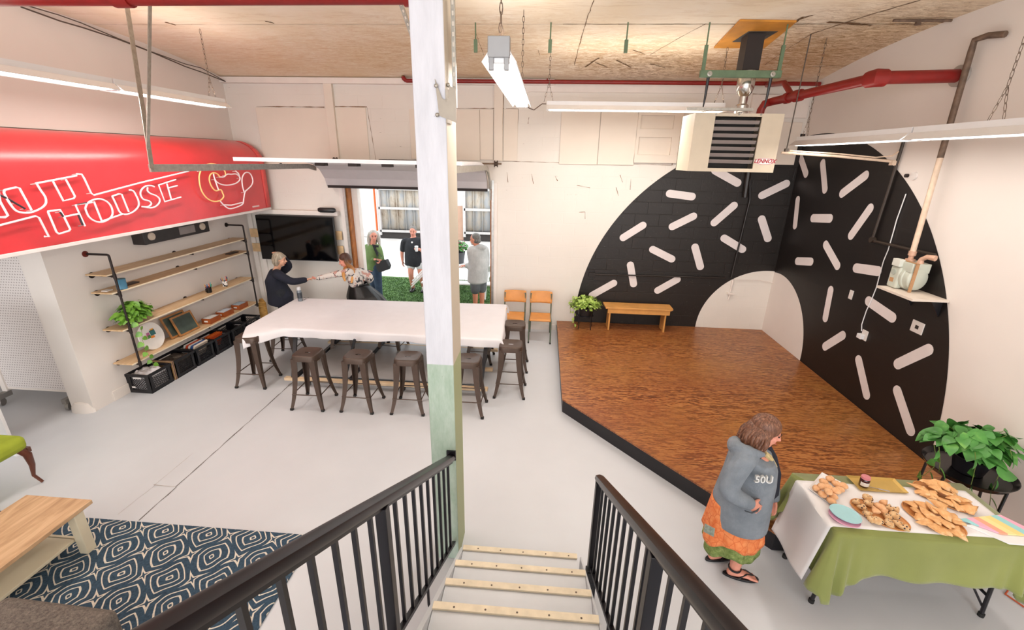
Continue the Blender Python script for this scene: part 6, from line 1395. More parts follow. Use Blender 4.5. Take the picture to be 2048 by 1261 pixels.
# napkins
kn = NT('striped_napkin'); sp_ = kn.n('ShaderNodeSeparateXYZ'); kn.l(kn.mapping((1, 1, 1), (0, 0, R_(-25))), sp_.inputs[0]); fr = kn.math('FRACT', kn.math('MULTIPLY', sp_.outputs[0], 4.0))
kn.col(kn.ramp(fr, [(0.0, 'F0D98E'), (0.2, '9DD3D6'), (0.42, 'F2B0C8'), (0.62, 'F3A98C'), (0.8, 'F3E2A0')], 'CONSTANT')); kn.b.inputs['Roughness'].default_value = 0.8
for i, (off, z_, rot) in enumerate(((V((0, -0.02, 0)), 0.0, 0.0), (V((0.01, 0.02, 0)), 0.012, 0.12))):
    c = P_z(*f5(1700, 560 if i == 0 else 545), ZT)+off; h = MB()
    h.prism([c + V((-0.21, 0.03, z_)), c + V((-0.04, -0.085, z_)), c + V((0.24, -0.085, z_)), c + V((0.12, 0.10, z_))] if i else [c + V((-0.17, 0.045, z_)), c + V((-0.02, -0.10, z_)), c + V((0.24, -0.10, z_)), c + V((0.12, 0.12, z_))], (0, 0, 0.010))
    tag(h.build('napkin_stack', m_white if i == 0 else kn.mat, smooth=0), ['white paper napkins under the striped ones at the right table end', 'pastel striped paper napkins at the right end of the catering table'][i], 'napkins')
# dark coffee coloured cable end at the right table foot
h = MB(); h.tube([(3.95, 2.75, 0.01), (3.85, 2.68, 0.012), (3.74, 2.72, 0.01), (3.70, 2.82, 0.01), (3.82, 2.9, 0.01)], 0.006, 6); tag(h.build('floor_cable', mat('orange_cable', 'C0532A', 0.5)), 'orange brown cable lying on the floor at the right end of the catering table', 'cable')

# ---- bottle and glasses on the long table
bp_ = P_z(601, 602, TZ+0.006); t = thing('water_bottle', 'clear and grey water bottle at the back left of the white tablecloth', 'bottle', bp_)
MB().lathe([(0, 0), (0.036, 0), (0.038, 0.01), (0.038, 0.17), (0.030, 0.19), (0, 0.19)], bp_, 20).build('body', mat('smoke_plastic', '6F767C', 0.12, var=0.3, nscale=12), t)
MB().lathe([(0, 0.19), (0.032, 0.19), (0.034, 0.215), (0.030, 0.235), (0.018, 0.245), (0, 0.245)], bp_, 20).build('cap', mat('pale_cap', 'C9CACC', 0.3), t)
MB().lathe([(0.0385, 0.05), (0.0392, 0.05), (0.0392, 0.15), (0.0385, 0.15)], bp_, 20).build('print_band', mat('dark_print', '3A3F46', 0.4, var=0.5, nscale=40), t)
g = P_z(606, 599.5, TZ+0.008); h = MB()
for s_ in (-0.03, 0.03): h.tube([g+V((s_+0.022*math.cos(a*PI/6), 0, 0.02+0.018*math.sin(a*PI/6))) for a in range(13)], 0.002, 5)
h.tube([g+V((-0.052, 0, 0.02)), g+V((-0.05, 0.1, 0.01))], 0.002, 5); h.tube([g+V((0.052, 0, 0.02)), g+V((0.05, 0.1, 0.01))], 0.002, 5); h.tube([g+V((-0.008, 0, 0.022)), g+V((0.008, 0, 0.022))], 0.002, 5)
tag(h.build('eyeglasses', m_black), 'black folded eyeglasses lying left of the water bottle', 'glasses')

# ---- yard furniture
m_yw = mat('white_yard_paint', 'ECEAEA', 0.6, var=0.04)
yt = thing('picnic_table', 'white slatted picnic table outside, mostly behind the post', 'picnic table', (-1.9, 10.45, 0))
for i in range(5): MB().box(-2.75, 10.10+i*0.15, 0.72, -1.15, 10.23+i*0.15, 0.75).build('top_slat', m_yw, yt, bevel=0.004)
for y in (9.65, 11.25): MB().box(-2.75, y-0.13, 0.42, -1.15, y+0.13, 0.455).build('bench_slat', m_yw, yt, bevel=0.004)
for x in (-2.55, -1.35):
    for s_ in (-1, 1): MB().beam((x, 10.45+s_*0.25, 0.72), (x, 10.45+s_*0.72, 0.03), 0.09, 0.04).build('leg', m_yw, yt)
    MB().box(x-0.02, 9.55, 0.33, x+0.02, 11.35, 0.42).build('cross_beam', m_yw, yt)
h = MB(); a, b = P_y(823, 574, 9.3), P_y(868, 528, 9.3); 
for i in range(3): h.beam(a+V((0.0, 0.06*i, 0.055*i)), b+V((0, 0.06*i, 0.055*i)), 0.085, 0.03)
h.beam(a+V((0.25, 0.03, -0.0)), V((a.x+0.35, 9.35, 0.005)), 0.05, 0.03); h.beam(b+V((-0.05, 0.03, -0.05)), V((b.x-0.05, 9.35, 0.005)), 0.05, 0.03)
tag(h.build('deck_chair', m_yw, bevel=0.004), 'white slanting slatted deck chair peeking out left of the post', 'chair')
pp = P_y(921, 531, 10.3); PX, PY = pp.x-0.06, 10.3; t = thing('potted_flowers', 'dark pot of leafy flowers on the white picnic table outside the doorway', 'plant', (PX, PY, 0.75))
MB().lathe([(0, 0.752), (0.14, 0.752), (0.18, 1.02), (0.17, 1.02), (0.12, 0.78), (0, 0.78)], (PX, PY, 0), 20).build('pot', mat('grey_pot', '4A4C50', 0.6), t)
fo, stm = MB(), MB(); rnd = random.Random(31); bush(fo, stm, (PX, PY, 1.12), (0.25, 0.2, 0.18), 180, 0.07, rnd, -0.3); fo.build('foliage', m_phil, t, fix=False, smooth=60); stm.build('stems', m_stem, t)
fw = MB(); [fw.ell((PX+rnd.uniform(-.2, .2), PY-0.15+rnd.uniform(-.05, .2), 1.16+rnd.uniform(-.08, .14)), 0.014, n=6, m=4) for _ in range(22)]; fw.build('blossoms', mat('pinkish_blossom', 'A34A62', 0.6), t)

# ================================================================== people
m_skin = mat('skin', 'D9A184', 0.5, var=0.05, nscale=14); m_skinp = mat('skin_flushed', 'DD9580', 0.5, var=0.06, nscale=14); m_skinr = mat('skin_sunned', 'C98266', 0.5, var=0.06, nscale=14)
m_eye = mat('eye_dark', '2A1D18', 0.3, var=0); m_lip = mat('lip', 'B0605A', 0.5, var=0); m_browm = mat('brow', '5A4232', 0.7, var=0)
def limb(mb, pts, rs, n=12):
    """smooth tapered limb through the joints, round ended"""
    P = [V(p) for p in pts]; Q, Rr = [], []
    for i in range(len(P)-1):
        p0, p1, p2, p3 = P[max(i-1, 0)], P[i], P[i+1], P[min(i+2, len(P)-1)]; k_ = 6
        for j in range(k_):
            t = j/k_; Q.append(0.5*((2*p1)+(p2-p0)*t+(2*p0-5*p1+4*p2-p3)*t*t+(3*p1-p0-3*p2+p3)*t*t*t))
            a, b = rs[i], rs[i+1]
            if not isinstance(a, tuple): a = (a, a)
            if not isinstance(b, tuple): b = (b, b)
            Rr.append((a[0]*(1-t)+b[0]*t, a[1]*(1-t)+b[1]*t))
    Q.append(P[-1]); r = rs[-1]; Rr.append(r if isinstance(r, tuple) else (r, r))
    d0 = (Q[0]-Q[1]).normalized(); d1 = (Q[-1]-Q[-2]).normalized(); m0, m1 = min(Rr[0]), min(Rr[-1])
    Q = [Q[0]+d0*m0*0.9, Q[0]+d0*m0*0.6] + Q + [Q[-1]+d1*m1*0.6, Q[-1]+d1*m1*0.9]
    Rr = [(Rr[0][0]*0.35, Rr[0][1]*0.35), (Rr[0][0]*0.8, Rr[0][1]*0.8)] + Rr + [(Rr[-1][0]*0.8, Rr[-1][1]*0.8), (Rr[-1][0]*0.35, Rr[-1][1]*0.35)]
    mb.tube(Q, Rr, n)
def trunk(mb, secs, side, n=20):
    """closed body of elliptical sections (centre, half width, half depth); side = the left-right direction"""
    side = V(side).normalized(); rings = []
    for i, (c, w_, d_) in enumerate(secs):
        c = V(c); a = V(secs[min(i+1, len(secs)-1)][0]) - V(secs[max(i-1, 0)][0]); a.normalize(); f_ = a.cross(side).normalized(); s_ = f_.cross(a)
        rings.append([c + s_*w_*math.cos(2*PI*j/n) + f_*d_*math.sin(2*PI*j/n) for j in range(n)])
    mb.rings(rings)
def hand(mb, wrist, d, palm_n, size=1.0, curl=0.5, thumb_side=1, spread=0.12):
    """palm, four unequal curled fingers and a thumb leaving the side of the palm"""
    w_ = V(wrist); d = V(d).normalized(); nrm = V(palm_n); nrm = (nrm-d*nrm.dot(d)).normalized(); s_ = d.cross(nrm)*thumb_side; k_ = size
    mb.tube([w_-d*0.02*k_, w_+d*0.02*k_, w_+d*0.055*k_, w_+d*0.088*k_], [(0.024*k_, 0.018*k_), (0.034*k_, 0.017*k_), (0.042*k_, 0.016*k_), (0.040*k_, 0.013*k_)], 12, up=nrm)
    for i, L in enumerate((0.072, 0.080, 0.074, 0.058)):
        off = (0.028-0.0187*i)*k_; p = w_ + d*(0.085-0.004*abs(i-1))*k_ + s_*off; dd = (d + s_*(spread*(1.5-i)*0.5)).normalized(); pts = [p-dd*0.012*k_, p]; a = 0
        for j, fr in enumerate((0.45, 0.31, 0.24)):
            a += curl*(0.55+0.35*j); q = (dd*math.cos(a)+nrm*math.sin(a)).normalized(); pts.append(pts[-1]+q*L*fr*k_)
        mb.tube(pts, [0.0095*k_, 0.0095*k_, 0.0088*k_, 0.008*k_, 0.0065*k_], 8)
    p = w_ + d*0.028*k_ + s_*0.028*k_; q1 = (d*0.65+s_*0.7+nrm*0.25).normalized(); q2 = (d*0.85+s_*0.3+nrm*0.4).normalized()
    mb.tube([p-q1*0.015*k_, p+q1*0.03*k_, p+q1*0.03*k_+q2*0.032*k_, p+q1*0.03*k_+q2*0.056*k_], [0.013*k_, 0.0115*k_, 0.0105*k_, 0.008*k_], 8)
def head(mb, c, f, up, k=1.0):
    """c = centre of the skull, f = the way the face looks"""
    c = V(c); f = V(f).normalized(); up = V(up); up = (up-f*up.dot(f)).normalized(); s_ = f.cross(up); ax = (s_, f, up)
    mb.ell(c+up*0.025*k, (0.074*k, 0.092*k, 0.088*k), ax, 18, 12)
    mb.ell(c+f*0.022*k-up*0.035*k, (0.060*k, 0.068*k, 0.080*k), ax, 16, 10)
    mb.ell(c+f*0.046*k-up*0.092*k, (0.030*k, 0.034*k, 0.026*k), ax, 12, 8)       # chin
    mb.ell(c+f*0.082*k+up*0.020*k, (0.046*k, 0.014*k, 0.010*k), ax, 10, 6)       # brow ridge
    mb.tube([c+f*0.084*k+up*0.012*k, c+f*0.100*k-up*0.012*k, c+f*0.112*k-up*0.032*k, c+f*0.092*k-up*0.038*k], [0.009*k, 0.011*k, 0.014*k, 0.012*k], 8)
    for a in (-1, 1):
        mb.ell(c+s_*a*0.036*k+f*0.064*k-up*0.028*k, (0.022*k, 0.018*k, 0.02*k), ax, 8, 6)   # cheek
        mb.ell(c+s_*a*0.074*k-f*0.004*k-up*0.008*k, (0.010*k, 0.020*k, 0.030*k), ax, 10, 7)  # ear
    mb.ell(c+f*0.086*k-up*0.062*k, (0.024*k, 0.010*k, 0.010*k), ax, 10, 6)
    return (c, f, up, s_, k)
def face_parts(hd, t, brow=m_browm, smile=True):
    c, f, up, s_, k = hd
    for a in (-1, 1):
        h = MB(); h.ell(c+s_*a*0.031*k+f*0.0845*k+up*0.002*k, (0.012*k, 0.006*k, 0.0065*k), (s_, f, up), 10, 6); h.build('eye', m_eye, t)
        h = MB(); h.tube([c+s_*a*0.016*k+f*0.094*k+up*0.022*k, c+s_*a*0.034*k+f*0.093*k+up*0.027*k, c+s_*a*0.052*k+f*0.083*k+up*0.021*k], 0.0035*k, 6); h.build('eyebrow', brow, t)
    h = MB(); h.tube([c-s_*0.026*k+f*0.086*k-up*(0.060 if smile else 0.066)*k, c-s_*0.012*k+f*0.096*k-up*0.067*k, c+s_*0.012*k+f*0.096*k-up*0.067*k, c+s_*0.026*k+f*0.086*k-up*(0.060 if smile else 0.066)*k], [0.003*k, 0.0055*k, 0.0055*k, 0.003*k], 6); h.build('mouth', m_lip, t)
def hair_mat(name, a, b, c_):
    k = NT(name); k.col(k.ramp(k.noise(k.mapping((9, 9, 1.2)), 9, 5, 0.7, 0.5), [(0.3, a), (0.55, b), (0.8, c_)])); k.b.inputs['Roughness'].default_value = 0.45; k.bump(k.noise(k.mapping((14, 14, 1)), 12, 3), 0.6, 0.004); return k.mat
def hair_cap(mb, hd, thick=0.012, back=0.02, front=0.0):
    c, f, up, s_, k = hd
    mb.ell(c+up*(0.042)*k-f*(0.012+front)*k, ((0.074+thick)*k, (0.090+thick)*k, (0.078+thick)*k), (s_, f, up), 20, 12)
    mb.ell(c-f*(0.035)*k-up*0.01*k, ((0.070+thick)*k, (0.062+thick+back)*k, (0.085)*k), (s_, f, up), 18, 10)
VX = 0.0075
def person(label, loc): return thing('person', label, 'person', loc)
def body(mb, t, m, vx=VX): return mb.build('body', m, t, remesh=vx)
def clothes(mb, name, m, t, vx=0.011): return mb.build(name, m, t, remesh=vx)
def fabric(name, a, b, sc=3, bump=0.25, rough=0.9):
    k = NT(name); k.col(k.ramp(k.noise(k.mapping(), sc, 4, 0.6), [(0.3, a), (0.7, b)])); k.b.inputs['Roughness'].default_value = rough
    nn = k.math('ADD', k.noise(k.mapping((1, 1, 0.6)), 7, 4, 0.6, 1.2), k.math('MULTIPLY', k.noise(k.mapping(), 140, 2), 0.15)); k.bump(nn, bump, 0.03); return k.mat

# ---------- 1. woman in a navy sweatshirt at the left end of the table, shaking hands
Y = 7.22; J = lambda u, v, y=Y: P_y(u, v, y)
t = person('person in a dark navy sweatshirt with blonde bob shaking hands at the table end', (-4.62, Y, 0))
side = V((0.35, -0.94, 0)); B = MB(); hc = J(559, 519)
hd = head(B, hc, (0.93, 0.30, -0.12), (0.05, 0, 1), 1.0); limb(B, [hc+V((-0.01, 0, -0.06)), J(551, 545)], [0.052, 0.058])
pel = J(562, 585); pel.z = 0.86; ch = J(549, 565)
trunk(B, [(J(549, 541), 0.07, 0.06), (J(549, 550), 0.16, 0.09), (ch, 0.16, 0.11), (ch.lerp(pel, 0.6), 0.145, 0.11), (pel, 0.17, 0.12), (pel-V((0, 0, 0.1)), 0.15, 0.11)], side)
for a in (-1, 1):
    hp = pel+side*a*0.09-V((0, 0, 0.05)); limb(B, [hp, hp+V((0.03, 0, -0.42)), hp+V((0.0, 0, -0.80))], [0.085, 0.058, 0.04]); limb(B, [hp+V((0, 0, -0.81)), hp+V((0.15, 0.04, -0.83))], [0.035, 0.028])
shR = J(556, 549, Y-0.14); elR = J(583, 563, Y-0.12); wrR = J(613, 560, Y+0.02); HS = J(623, 557, Y+0.06)
limb(B, [shR, elR, wrR], [0.055, 0.042, 0.028]); hand(B, wrR, HS-wrR, (0, -0.3, -0.9), 0.95, 0.55, 1)
shL = J(551, 549, Y+0.16); elL = J(577, 533, Y+0.26); wrL = J(558, 507, Y+0.16)
limb(B, [shL, elL, wrL], [0.055, 0.042, 0.028]); hand(B, wrL, J(544, 503, Y+0.02)-wrL, (0, 0, -1), 0.9, 0.35, -1)
body(B, t, m_skin)
Cc = MB(); hem = J(560, 603, Y)
trunk(Cc, [(J(549, 540), 0.075, 0.07), (J(549, 547), 0.17, 0.10), (J(549, 560), 0.205, 0.155), (J(555, 578), 0.20, 0.18), (J(561, 592), 0.21, 0.215), (J(562, 606), 0.215, 0.21), (J(562, 609), 0.16, 0.15)], side)
limb(Cc, [J(554, 548, Y-0.1), shR, elR, wrR.lerp(elR, 0.12)], [0.08, 0.082, 0.066, 0.05]); limb(Cc, [J(551, 547, Y+0.1), shL, elL, wrL.lerp(elL, 0.15)], [0.08, 0.08, 0.066, 0.05])
clothes(Cc, 'sweatshirt', fabric('navy_fleece', '12131D', '1E2030', 3, 0.5), t)
Cc = MB(); 
for a in (-1, 1):
    hp = pel+side*a*0.09-V((0, 0, 0.02)); limb(Cc, [hp, hp+V((0.03, 0, -0.44)), hp+V((0.0, 0, -0.80))], [0.11, 0.075, 0.07])
clothes(Cc, 'trousers', fabric('dark_trousers', '17181E', '23252C'), t)
h = MB(); hair_cap(h, hd, 0.012, 0.02, 0.004); c, f, up, s_, k_ = hd
for a in (-1, 1): limb(h, [c+s_*a*0.07-f*0.02+up*0.05, c+s_*a*0.085-f*0.02-up*0.03, c+s_*a*0.072-f*0.025-up*0.095], [(0.02, 0.045), (0.022, 0.055), (0.014, 0.04)])
limb(h, [c-f*0.07+up*0.03, c-f*0.09-up*0.04, c-f*0.07-up*0.105], [(0.06, 0.03), (0.07, 0.03), (0.055, 0.02)]); limb(h, [c+f*0.04+up*0.095, c+f*0.085+up*0.06-s_*0.02, c+f*0.09+up*0.035-s_*0.04], [(0.05, 0.018), (0.035, 0.014), (0.01, 0.008)])
h.build('hair', hair_mat('hair_greyblonde', '6E5E4E', 'A89A86', 'D3CBBD'), t, remesh=0.009); face_parts(hd, t)

# ---------- 2. woman in a floral blouse and black leather skirt
Y = 7.42; J = lambda u, v, y=Y: P_y(u, v, y)
t = person('person in a floral blouse and black leather skirt bending forward to shake hands', (-3.12, Y, 0))
side = V((0.25, -0.97, 0)); B = MB(); hc = J(690, 521, Y-0.06)
hd = head(B, hc, (-0.93, -0.22, -0.30), (-0.25, 0, 1), 1.0); limb(B, [hc+V((0.02, 0, -0.05)), J(703, 541)], [0.052, 0.06])
pel = J(721, 584); 
trunk(B, [(J(704, 539), 0.07, 0.06), (J(708, 546), 0.16, 0.09), (J(711, 556), 0.16, 0.11), (J(716, 568), 0.12, 0.09), (pel, 0.14, 0.11), (pel-V((0, 0, 0.1)), 0.13, 0.10)], side)
for a in (-1, 1):
    hp = pel+side*a*0.09-V((0, 0, 0.05)); limb(B, [hp, hp+V((-0.03, 0, -0.42)), hp+V((0.0, 0, -0.80))], [0.085, 0.055, 0.036]); limb(B, [hp+V((0, 0, -0.81)), hp+V((-0.15, -0.02, -0.83))], [0.033, 0.026])
shR = J(695, 545, Y-0.15); elR = J(661, 551, Y-0.20); wrR = J(634, 557, Y-0.22)
limb(B, [shR, elR, wrR], [0.05, 0.038, 0.026]); hand(B, wrR, J(624, 557, Y-0.16)-wrR, (0, 0.4, 0.9), 0.92, 0.5, 1)
shL = J(722, 545, Y+0.12); elL = J(740, 556, Y+0.12); wrL = J(733, 566, Y+0.2)
limb(B, [shL, elL, wrL], [0.05, 0.04, 0.026]); hand(B, wrL, (-0.8, 0.4, -0.1), (0, -1, 0), 0.9, 0.5, 1)
body(B, t, m_skinp)
k = NT('floral_blouse'); n1 = k.ramp(k.noise(k.mapping(), 13, 2, 0.4, 1.0), [(0.57, 0.0), (0.60, 1.0)]); n2 = k.ramp(k.noise(k.mapping(loc=(5, 2, 1)), 11, 2, 0.4, 0.6), [(0.60, 0.0), (0.63, 1.0)])
k.col(k.mix(n2, k.mix(n1, lin('CFC6BE'), lin('3E3B40')), lin('B98C80'))); k.b.inputs['Roughness'].default_value = 0.7; k.bump(k.noise(k.mapping(), 9, 4), 0.3, 0.02)
Cc = MB(); trunk(Cc, [(J(705, 540), 0.08, 0.07), (J(709, 546), 0.17, 0.11), (J(709, 555), 0.20, 0.15), (J(713, 565), 0.17, 0.13), (J(715, 571), 0.155, 0.12)], side)
limb(Cc, [J(702, 546, Y-0.1), shR, elR, wrR.lerp(elR, 0.08)], [0.075, 0.07, 0.052, 0.04]); limb(Cc, [J(718, 546, Y+0.08), shL, elL, wrL.lerp(elL, 0.1)], [0.08, 0.085, 0.07, 0.045])
clothes(Cc, 'blouse', k.mat, t)
k = NT('black_leather'); k.b.inputs['Base Color'].default_value = lin('060607'); k.b.inputs['Roughness'].default_value = 0.38; k.bump(k.noise(k.mapping((1, 1, 0.5)), 8, 4, 0.6), 0.35, 0.02)
h = MB(); N = 72; rings = []
for i in range(15):
    f_ = i/14; c = J(716, 567).lerp(V((-3.02, Y+0.03, 0.12)), f_) ; c.z = J(716, 567).z*(1-f_)+0.30*f_
    w_ = 0.155+0.10*min(1, f_*3)+0.16*f_; rings.append([c + V((w_*(1+0.07*f_*math.cos(11*a)+0.03*f_*math.cos(23*a+1))*math.cos(a), w_*0.8*(1+0.07*f_*math.cos(11*a))*math.sin(a), 0)) for a in [2*PI*j/N for j in range(N)]])
h.rings(rings, caps=False); sk = h.build('skirt', k.mat, t, smooth=80, solid=0.004)
h = MB(); c = J(716, 567); h.rings([[c + V((0.163*math.cos(2*PI*j/40), 0.132*math.sin(2*PI*j/40), z_)) for j in range(40)] for z_ in (-0.035, 0.012)], caps=False); h.build('waistband', k.mat, t, solid=0.005)
h = MB(); hair_cap(h, hd, 0.010, 0.012, 0.004); c, f, up, s_, k_ = hd
for a, (p1, p2) in ((1, (J(687, 545, Y-0.2), J(690, 562, Y-0.24))), (-1, (J(706, 540, Y-0.1), J(703, 566, Y-0.22)))):
    limb(h, [c+s_*a*0.02-f*0.05+up*0.09, c+s_*a*0.075-f*0.03+up*0.02, (c+s_*a*0.08-f*0.03-up*0.06), p1, p2], [(0.03, 0.03), (0.03, 0.035), (0.034, 0.028), (0.038, 0.024), (0.02, 0.014)])
k = NT('hair_ombre'); sp_ = k.n('ShaderNodeSeparateXYZ'); k.l(k.tc.outputs['Object'], sp_.inputs[0]); zr_ = k.math('ADD', k.math('MULTIPLY', k.math('SUBTRACT', sp_.outputs[2], 1.18), 2.6), k.math('MULTIPLY', k.noise(k.mapping((9, 9, 1)), 9, 4), 0.3))
k.col(k.ramp(zr_, [(0.05, 'C98F4C'), (0.45, 'A56C34'), (0.85, '4A2E22')])); k.b.inputs['Roughness'].default_value = 0.4; k.bump(k.noise(k.mapping((14, 14, 1)), 12, 3), 0.5, 0.004)
h.build('hair', k.mat, t, remesh=0.009); face_parts(hd, t)

# ---------- 3. woman in green outside, bag across her body
Y = 8.95; J = lambda u, v, y=Y: P_y(u, v, y); G = 0.003
t = person('person with long grey hair, green jacket and jeans standing outside the doorway', (J(745, 520).x, Y, 0))
side = V((0.85, -0.5, 0)); B = MB(); hc = J(747, 472)
hd = head(B, hc, (0.45, -0.88, -0.06), (0, 0, 1), 0.98); limb(B, [hc+V((0, 0, -0.06)), J(745, 491)], [0.05, 0.055])
pel = J(748, 537); pel.z = 0.93
trunk(B, [(J(745, 489), 0.07, 0.06), (J(744, 497), 0.15, 0.09), (J(744, 512), 0.155, 0.11), (J(746, 528), 0.13, 0.10), (pel, 0.16, 0.12), (pel-V((0, 0, 0.1)), 0.15, 0.11)], side)
legs = []
for a in (-1, 1):
    hp = pel+side*a*0.085-V((0, 0, 0.05)); legs.append((hp, hp+V((0.02, -0.02, -0.42)), V((hp.x+0.02, hp.y, 0.09)))); limb(B, list(legs[-1]), [0.085, 0.055, 0.037])
sL = J(733, 497, Y+0.06); eL = J(731, 522, Y+0.04); wL = J(750, 519, Y-0.16); sR = J(757, 497, Y-0.10); eR = J(763, 516, Y-0.14); wR = J(764, 520, Y-0.2)
limb(B, [sL, eL, wL], [0.05, 0.04, 0.026]); hand(B, wL, (0.8, -0.3, 0.1), (0, 0, -1), 0.9, 0.6, 1); limb(B, [sR, eR, wR], [0.05, 0.04, 0.026]); hand(B, wR, (-0.3, -0.5, -0.4), (-1, 0, 0), 0.9, 0.6, -1)
body(B, t, m_skinp)
Cc = MB(); trunk(Cc, [(J(745, 489), 0.085, 0.075), (J(744, 495), 0.16, 0.105), (J(744, 510), 0.18, 0.13), (J(746, 528), 0.16, 0.125), (J(747, 537), 0.175, 0.14), (J(747, 540), 0.15, 0.11)], side)
limb(Cc, [J(738, 496), sL, eL, wL.lerp(eL, 0.12)], [0.07, 0.07, 0.055, 0.042]); limb(Cc, [J(752, 496), sR, eR, wR.lerp(eR, 0.15)], [0.07, 0.068, 0.055, 0.042])
Cc.ell(J(744, 490, Y+0.1), (0.09, 0.06, 0.05)); clothes(Cc, 'jacket', fabric('green_jacket_knit', '566F40', '748F58', 4, 0.4), t)
h = MB(); c = J(750, 506, Y-0.12); h.prism([J(745, 489, Y-0.105), J(758, 491, Y-0.12), J(757, 512, Y-0.165), J(755, 513, Y-0.165)], (0, -0.03, 0)); h.build('shirt_front', mat('dark_shirt', '23242A', 0.8), t)
Cc = MB()
for l_ in legs: limb(Cc, [l_[0]+V((0, 0, 0.03)), l_[1], l_[2]], [0.11, 0.075, 0.062])
Cc.ell(pel-V((0, 0, 0.02)), (0.17, 0.125, 0.10)); clothes(Cc, 'jeans', fabric('denim', '26344A', '3D5069', 6, 0.3), t)
for l_ in legs: h = MB(); limb(h, [l_[2]-V((0, -0.05, 0.05)), l_[2]+V((0.03, -0.12, -0.06))], [(0.045, 0.04), (0.042, 0.028)]); h.build('shoe', m_black, t)
h = MB(); bc = J(766, 534, Y-0.24); 
h.prism([J(750, 524, Y-0.26), J(771, 520, Y-0.26), J(777, 533, Y-0.26), J(775, 540, Y-0.26), J(758, 546, Y-0.26), J(753, 540, Y-0.26)], (0.03, 0.10, 0)); bag = h.build('handbag', mat('black_canvas', '2A2C30', 0.7), None, bevel=0.012); tag(bag, 'black shoulder bag hanging in front of the person in green', 'bag')
h = MB(); h.tube([J(752, 524, Y-0.25), J(757, 505, Y-0.22), J(745, 489, Y-0.12)], [(0.012, 0.004)]*3, 6); h.tube([J(770, 521, Y-0.24), J(764, 514, Y-0.25), J(757, 505, Y-0.22)], [(0.012, 0.004)]*3, 6); h.build('strap', mat('black_strap', '1C1C20', 0.6), bag)
h = MB(); hair_cap(h, hd, 0.010, 0.02, 0.008); c, f, up, s_, k_ = hd
for a in (-1, 1):
    limb(h, [c+s_*a*0.06+up*0.06-f*0.02, c+s_*a*0.088-f*0.02-up*0.03, c+s_*a*0.10-f*0.02-up*0.12, c+s_*a*0.11+f*0.02-up*0.22], [(0.025, 0.04), (0.026, 0.045), (0.03, 0.04), (0.02, 0.02)])
limb(h, [c-f*0.07+up*0.03, c-f*0.09-up*0.08, c-f*0.09-up*0.22], [(0.07, 0.03), (0.09, 0.035), (0.07, 0.02)]); h.build('hair', hair_mat('hair_silver', '8C857E', 'B8B2AA', 'DDD8D2'), t, remesh=0.010); face_parts(hd, t)
gl = MB()
for a in (-1, 1): gl.tube([c+s_*(a*0.031+0.019*math.cos(q*PI/6))+f*0.094+up*(0.0+0.015*math.sin(q*PI/6)) for q in range(13)], 0.0018, 5)
gl.build('spectacles', mat('pink_frames', '9A5A5A', 0.4), t)

# ---------- 4. person in a black T-shirt holding a cup, half behind the post
Y = 10.3; J = lambda u, v, y=Y: P_y(u, v, y)
t = person('person in a black T-shirt holding a white cup outside, half behind the post', (J(830, 500).x, Y, 0))
side = V((1, 0, 0)); B = MB(); hc = J(826, 463)
hd = head(B, hc, (0.05, -0.99, -0.05), (0, 0, 1), 1.0); limb(B, [hc+V((0, 0, -0.06)), J(827, 476)], [0.055, 0.06])
pel = J(832, 532); pel.z = 0.88
trunk(B, [(J(827, 475), 0.08, 0.07), (J(828, 481), 0.18, 0.10), (J(829, 495), 0.19, 0.13), (J(830, 515), 0.17, 0.13), (pel, 0.18, 0.13), (pel-V((0, 0, 0.1)), 0.17, 0.12)], side)
legs = []
for a, ux in ((-1, 822), (1, 845)):
    an = P_z(ux, 579, 0.09); hp = pel+side*a*0.10-V((0, 0, 0.05)); legs.append((hp, hp.lerp(an, 0.5)+V((0, -0.03, 0)), V((an.x, Y, 0.09)))); limb(B, list(legs[-1]), [0.095, 0.065, 0.042])
sL = J(808, 484); eL = J(804, 505); wL = J(805, 522, Y-0.05); sR = J(848, 484); eR = J(852, 506, Y-0.08); wR = J(839, 499, Y-0.24)
limb(B, [sL, eL, wL], [0.055, 0.045, 0.03]); hand(B, wL, (0.05, -0.05, -1), (1, 0, 0), 1.0, 0.35, -1); limb(B, [sR, eR, wR], [0.055, 0.045, 0.03]); hand(B, wR, (-1, -0.1, 0.1), (0, 1, 0), 0.95, 0.6, 1)
body(B, t, m_skinp, 0.009)
Cc = MB(); trunk(Cc, [(J(827, 475), 0.09, 0.08), (J(828, 480), 0.20, 0.12), (J(829, 493), 0.235, 0.16), (J(830, 515), 0.25, 0.18), (J(831, 530), 0.255, 0.18), (J(831, 532), 0.20, 0.14)], side)
limb(Cc, [J(815, 482), sL, eL.lerp(sL, 0.25)], [0.07, 0.07, 0.065]); limb(Cc, [J(842, 482), sR, eR.lerp(sR, 0.3)], [0.08, 0.085, 0.075])
clothes(Cc, 't_shirt', fabric('charcoal_cotton', '202126', '303238', 4, 0.4), t, 0.013)
h = MB(); h.cyl(J(824, 485, Y-0.155), J(824, 485, Y-0.165), 0.022, n=14); h.build('badge', m_white, t)
Cc = MB(); Cc.ell(pel, (0.20, 0.15, 0.12))
for l_ in legs: limb(Cc, [l_[0]+V((0, 0, 0.03)), l_[0].lerp(l_[1], 0.55)], [0.125, 0.105])
clothes(Cc, 'shorts', fabric('pale_grey_shorts', 'C9CCD0', 'DDDFE2'), t, 0.013)
for l_ in legs: h = MB(); limb(h, [l_[2]-V((0, -0.05, 0.04)), l_[2]+V((0, -0.08, -0.05)), l_[2]+V((0, -0.16, -0.06))], [(0.048, 0.045), (0.05, 0.036), (0.045, 0.028)]); h.build('shoe', m_black, t)
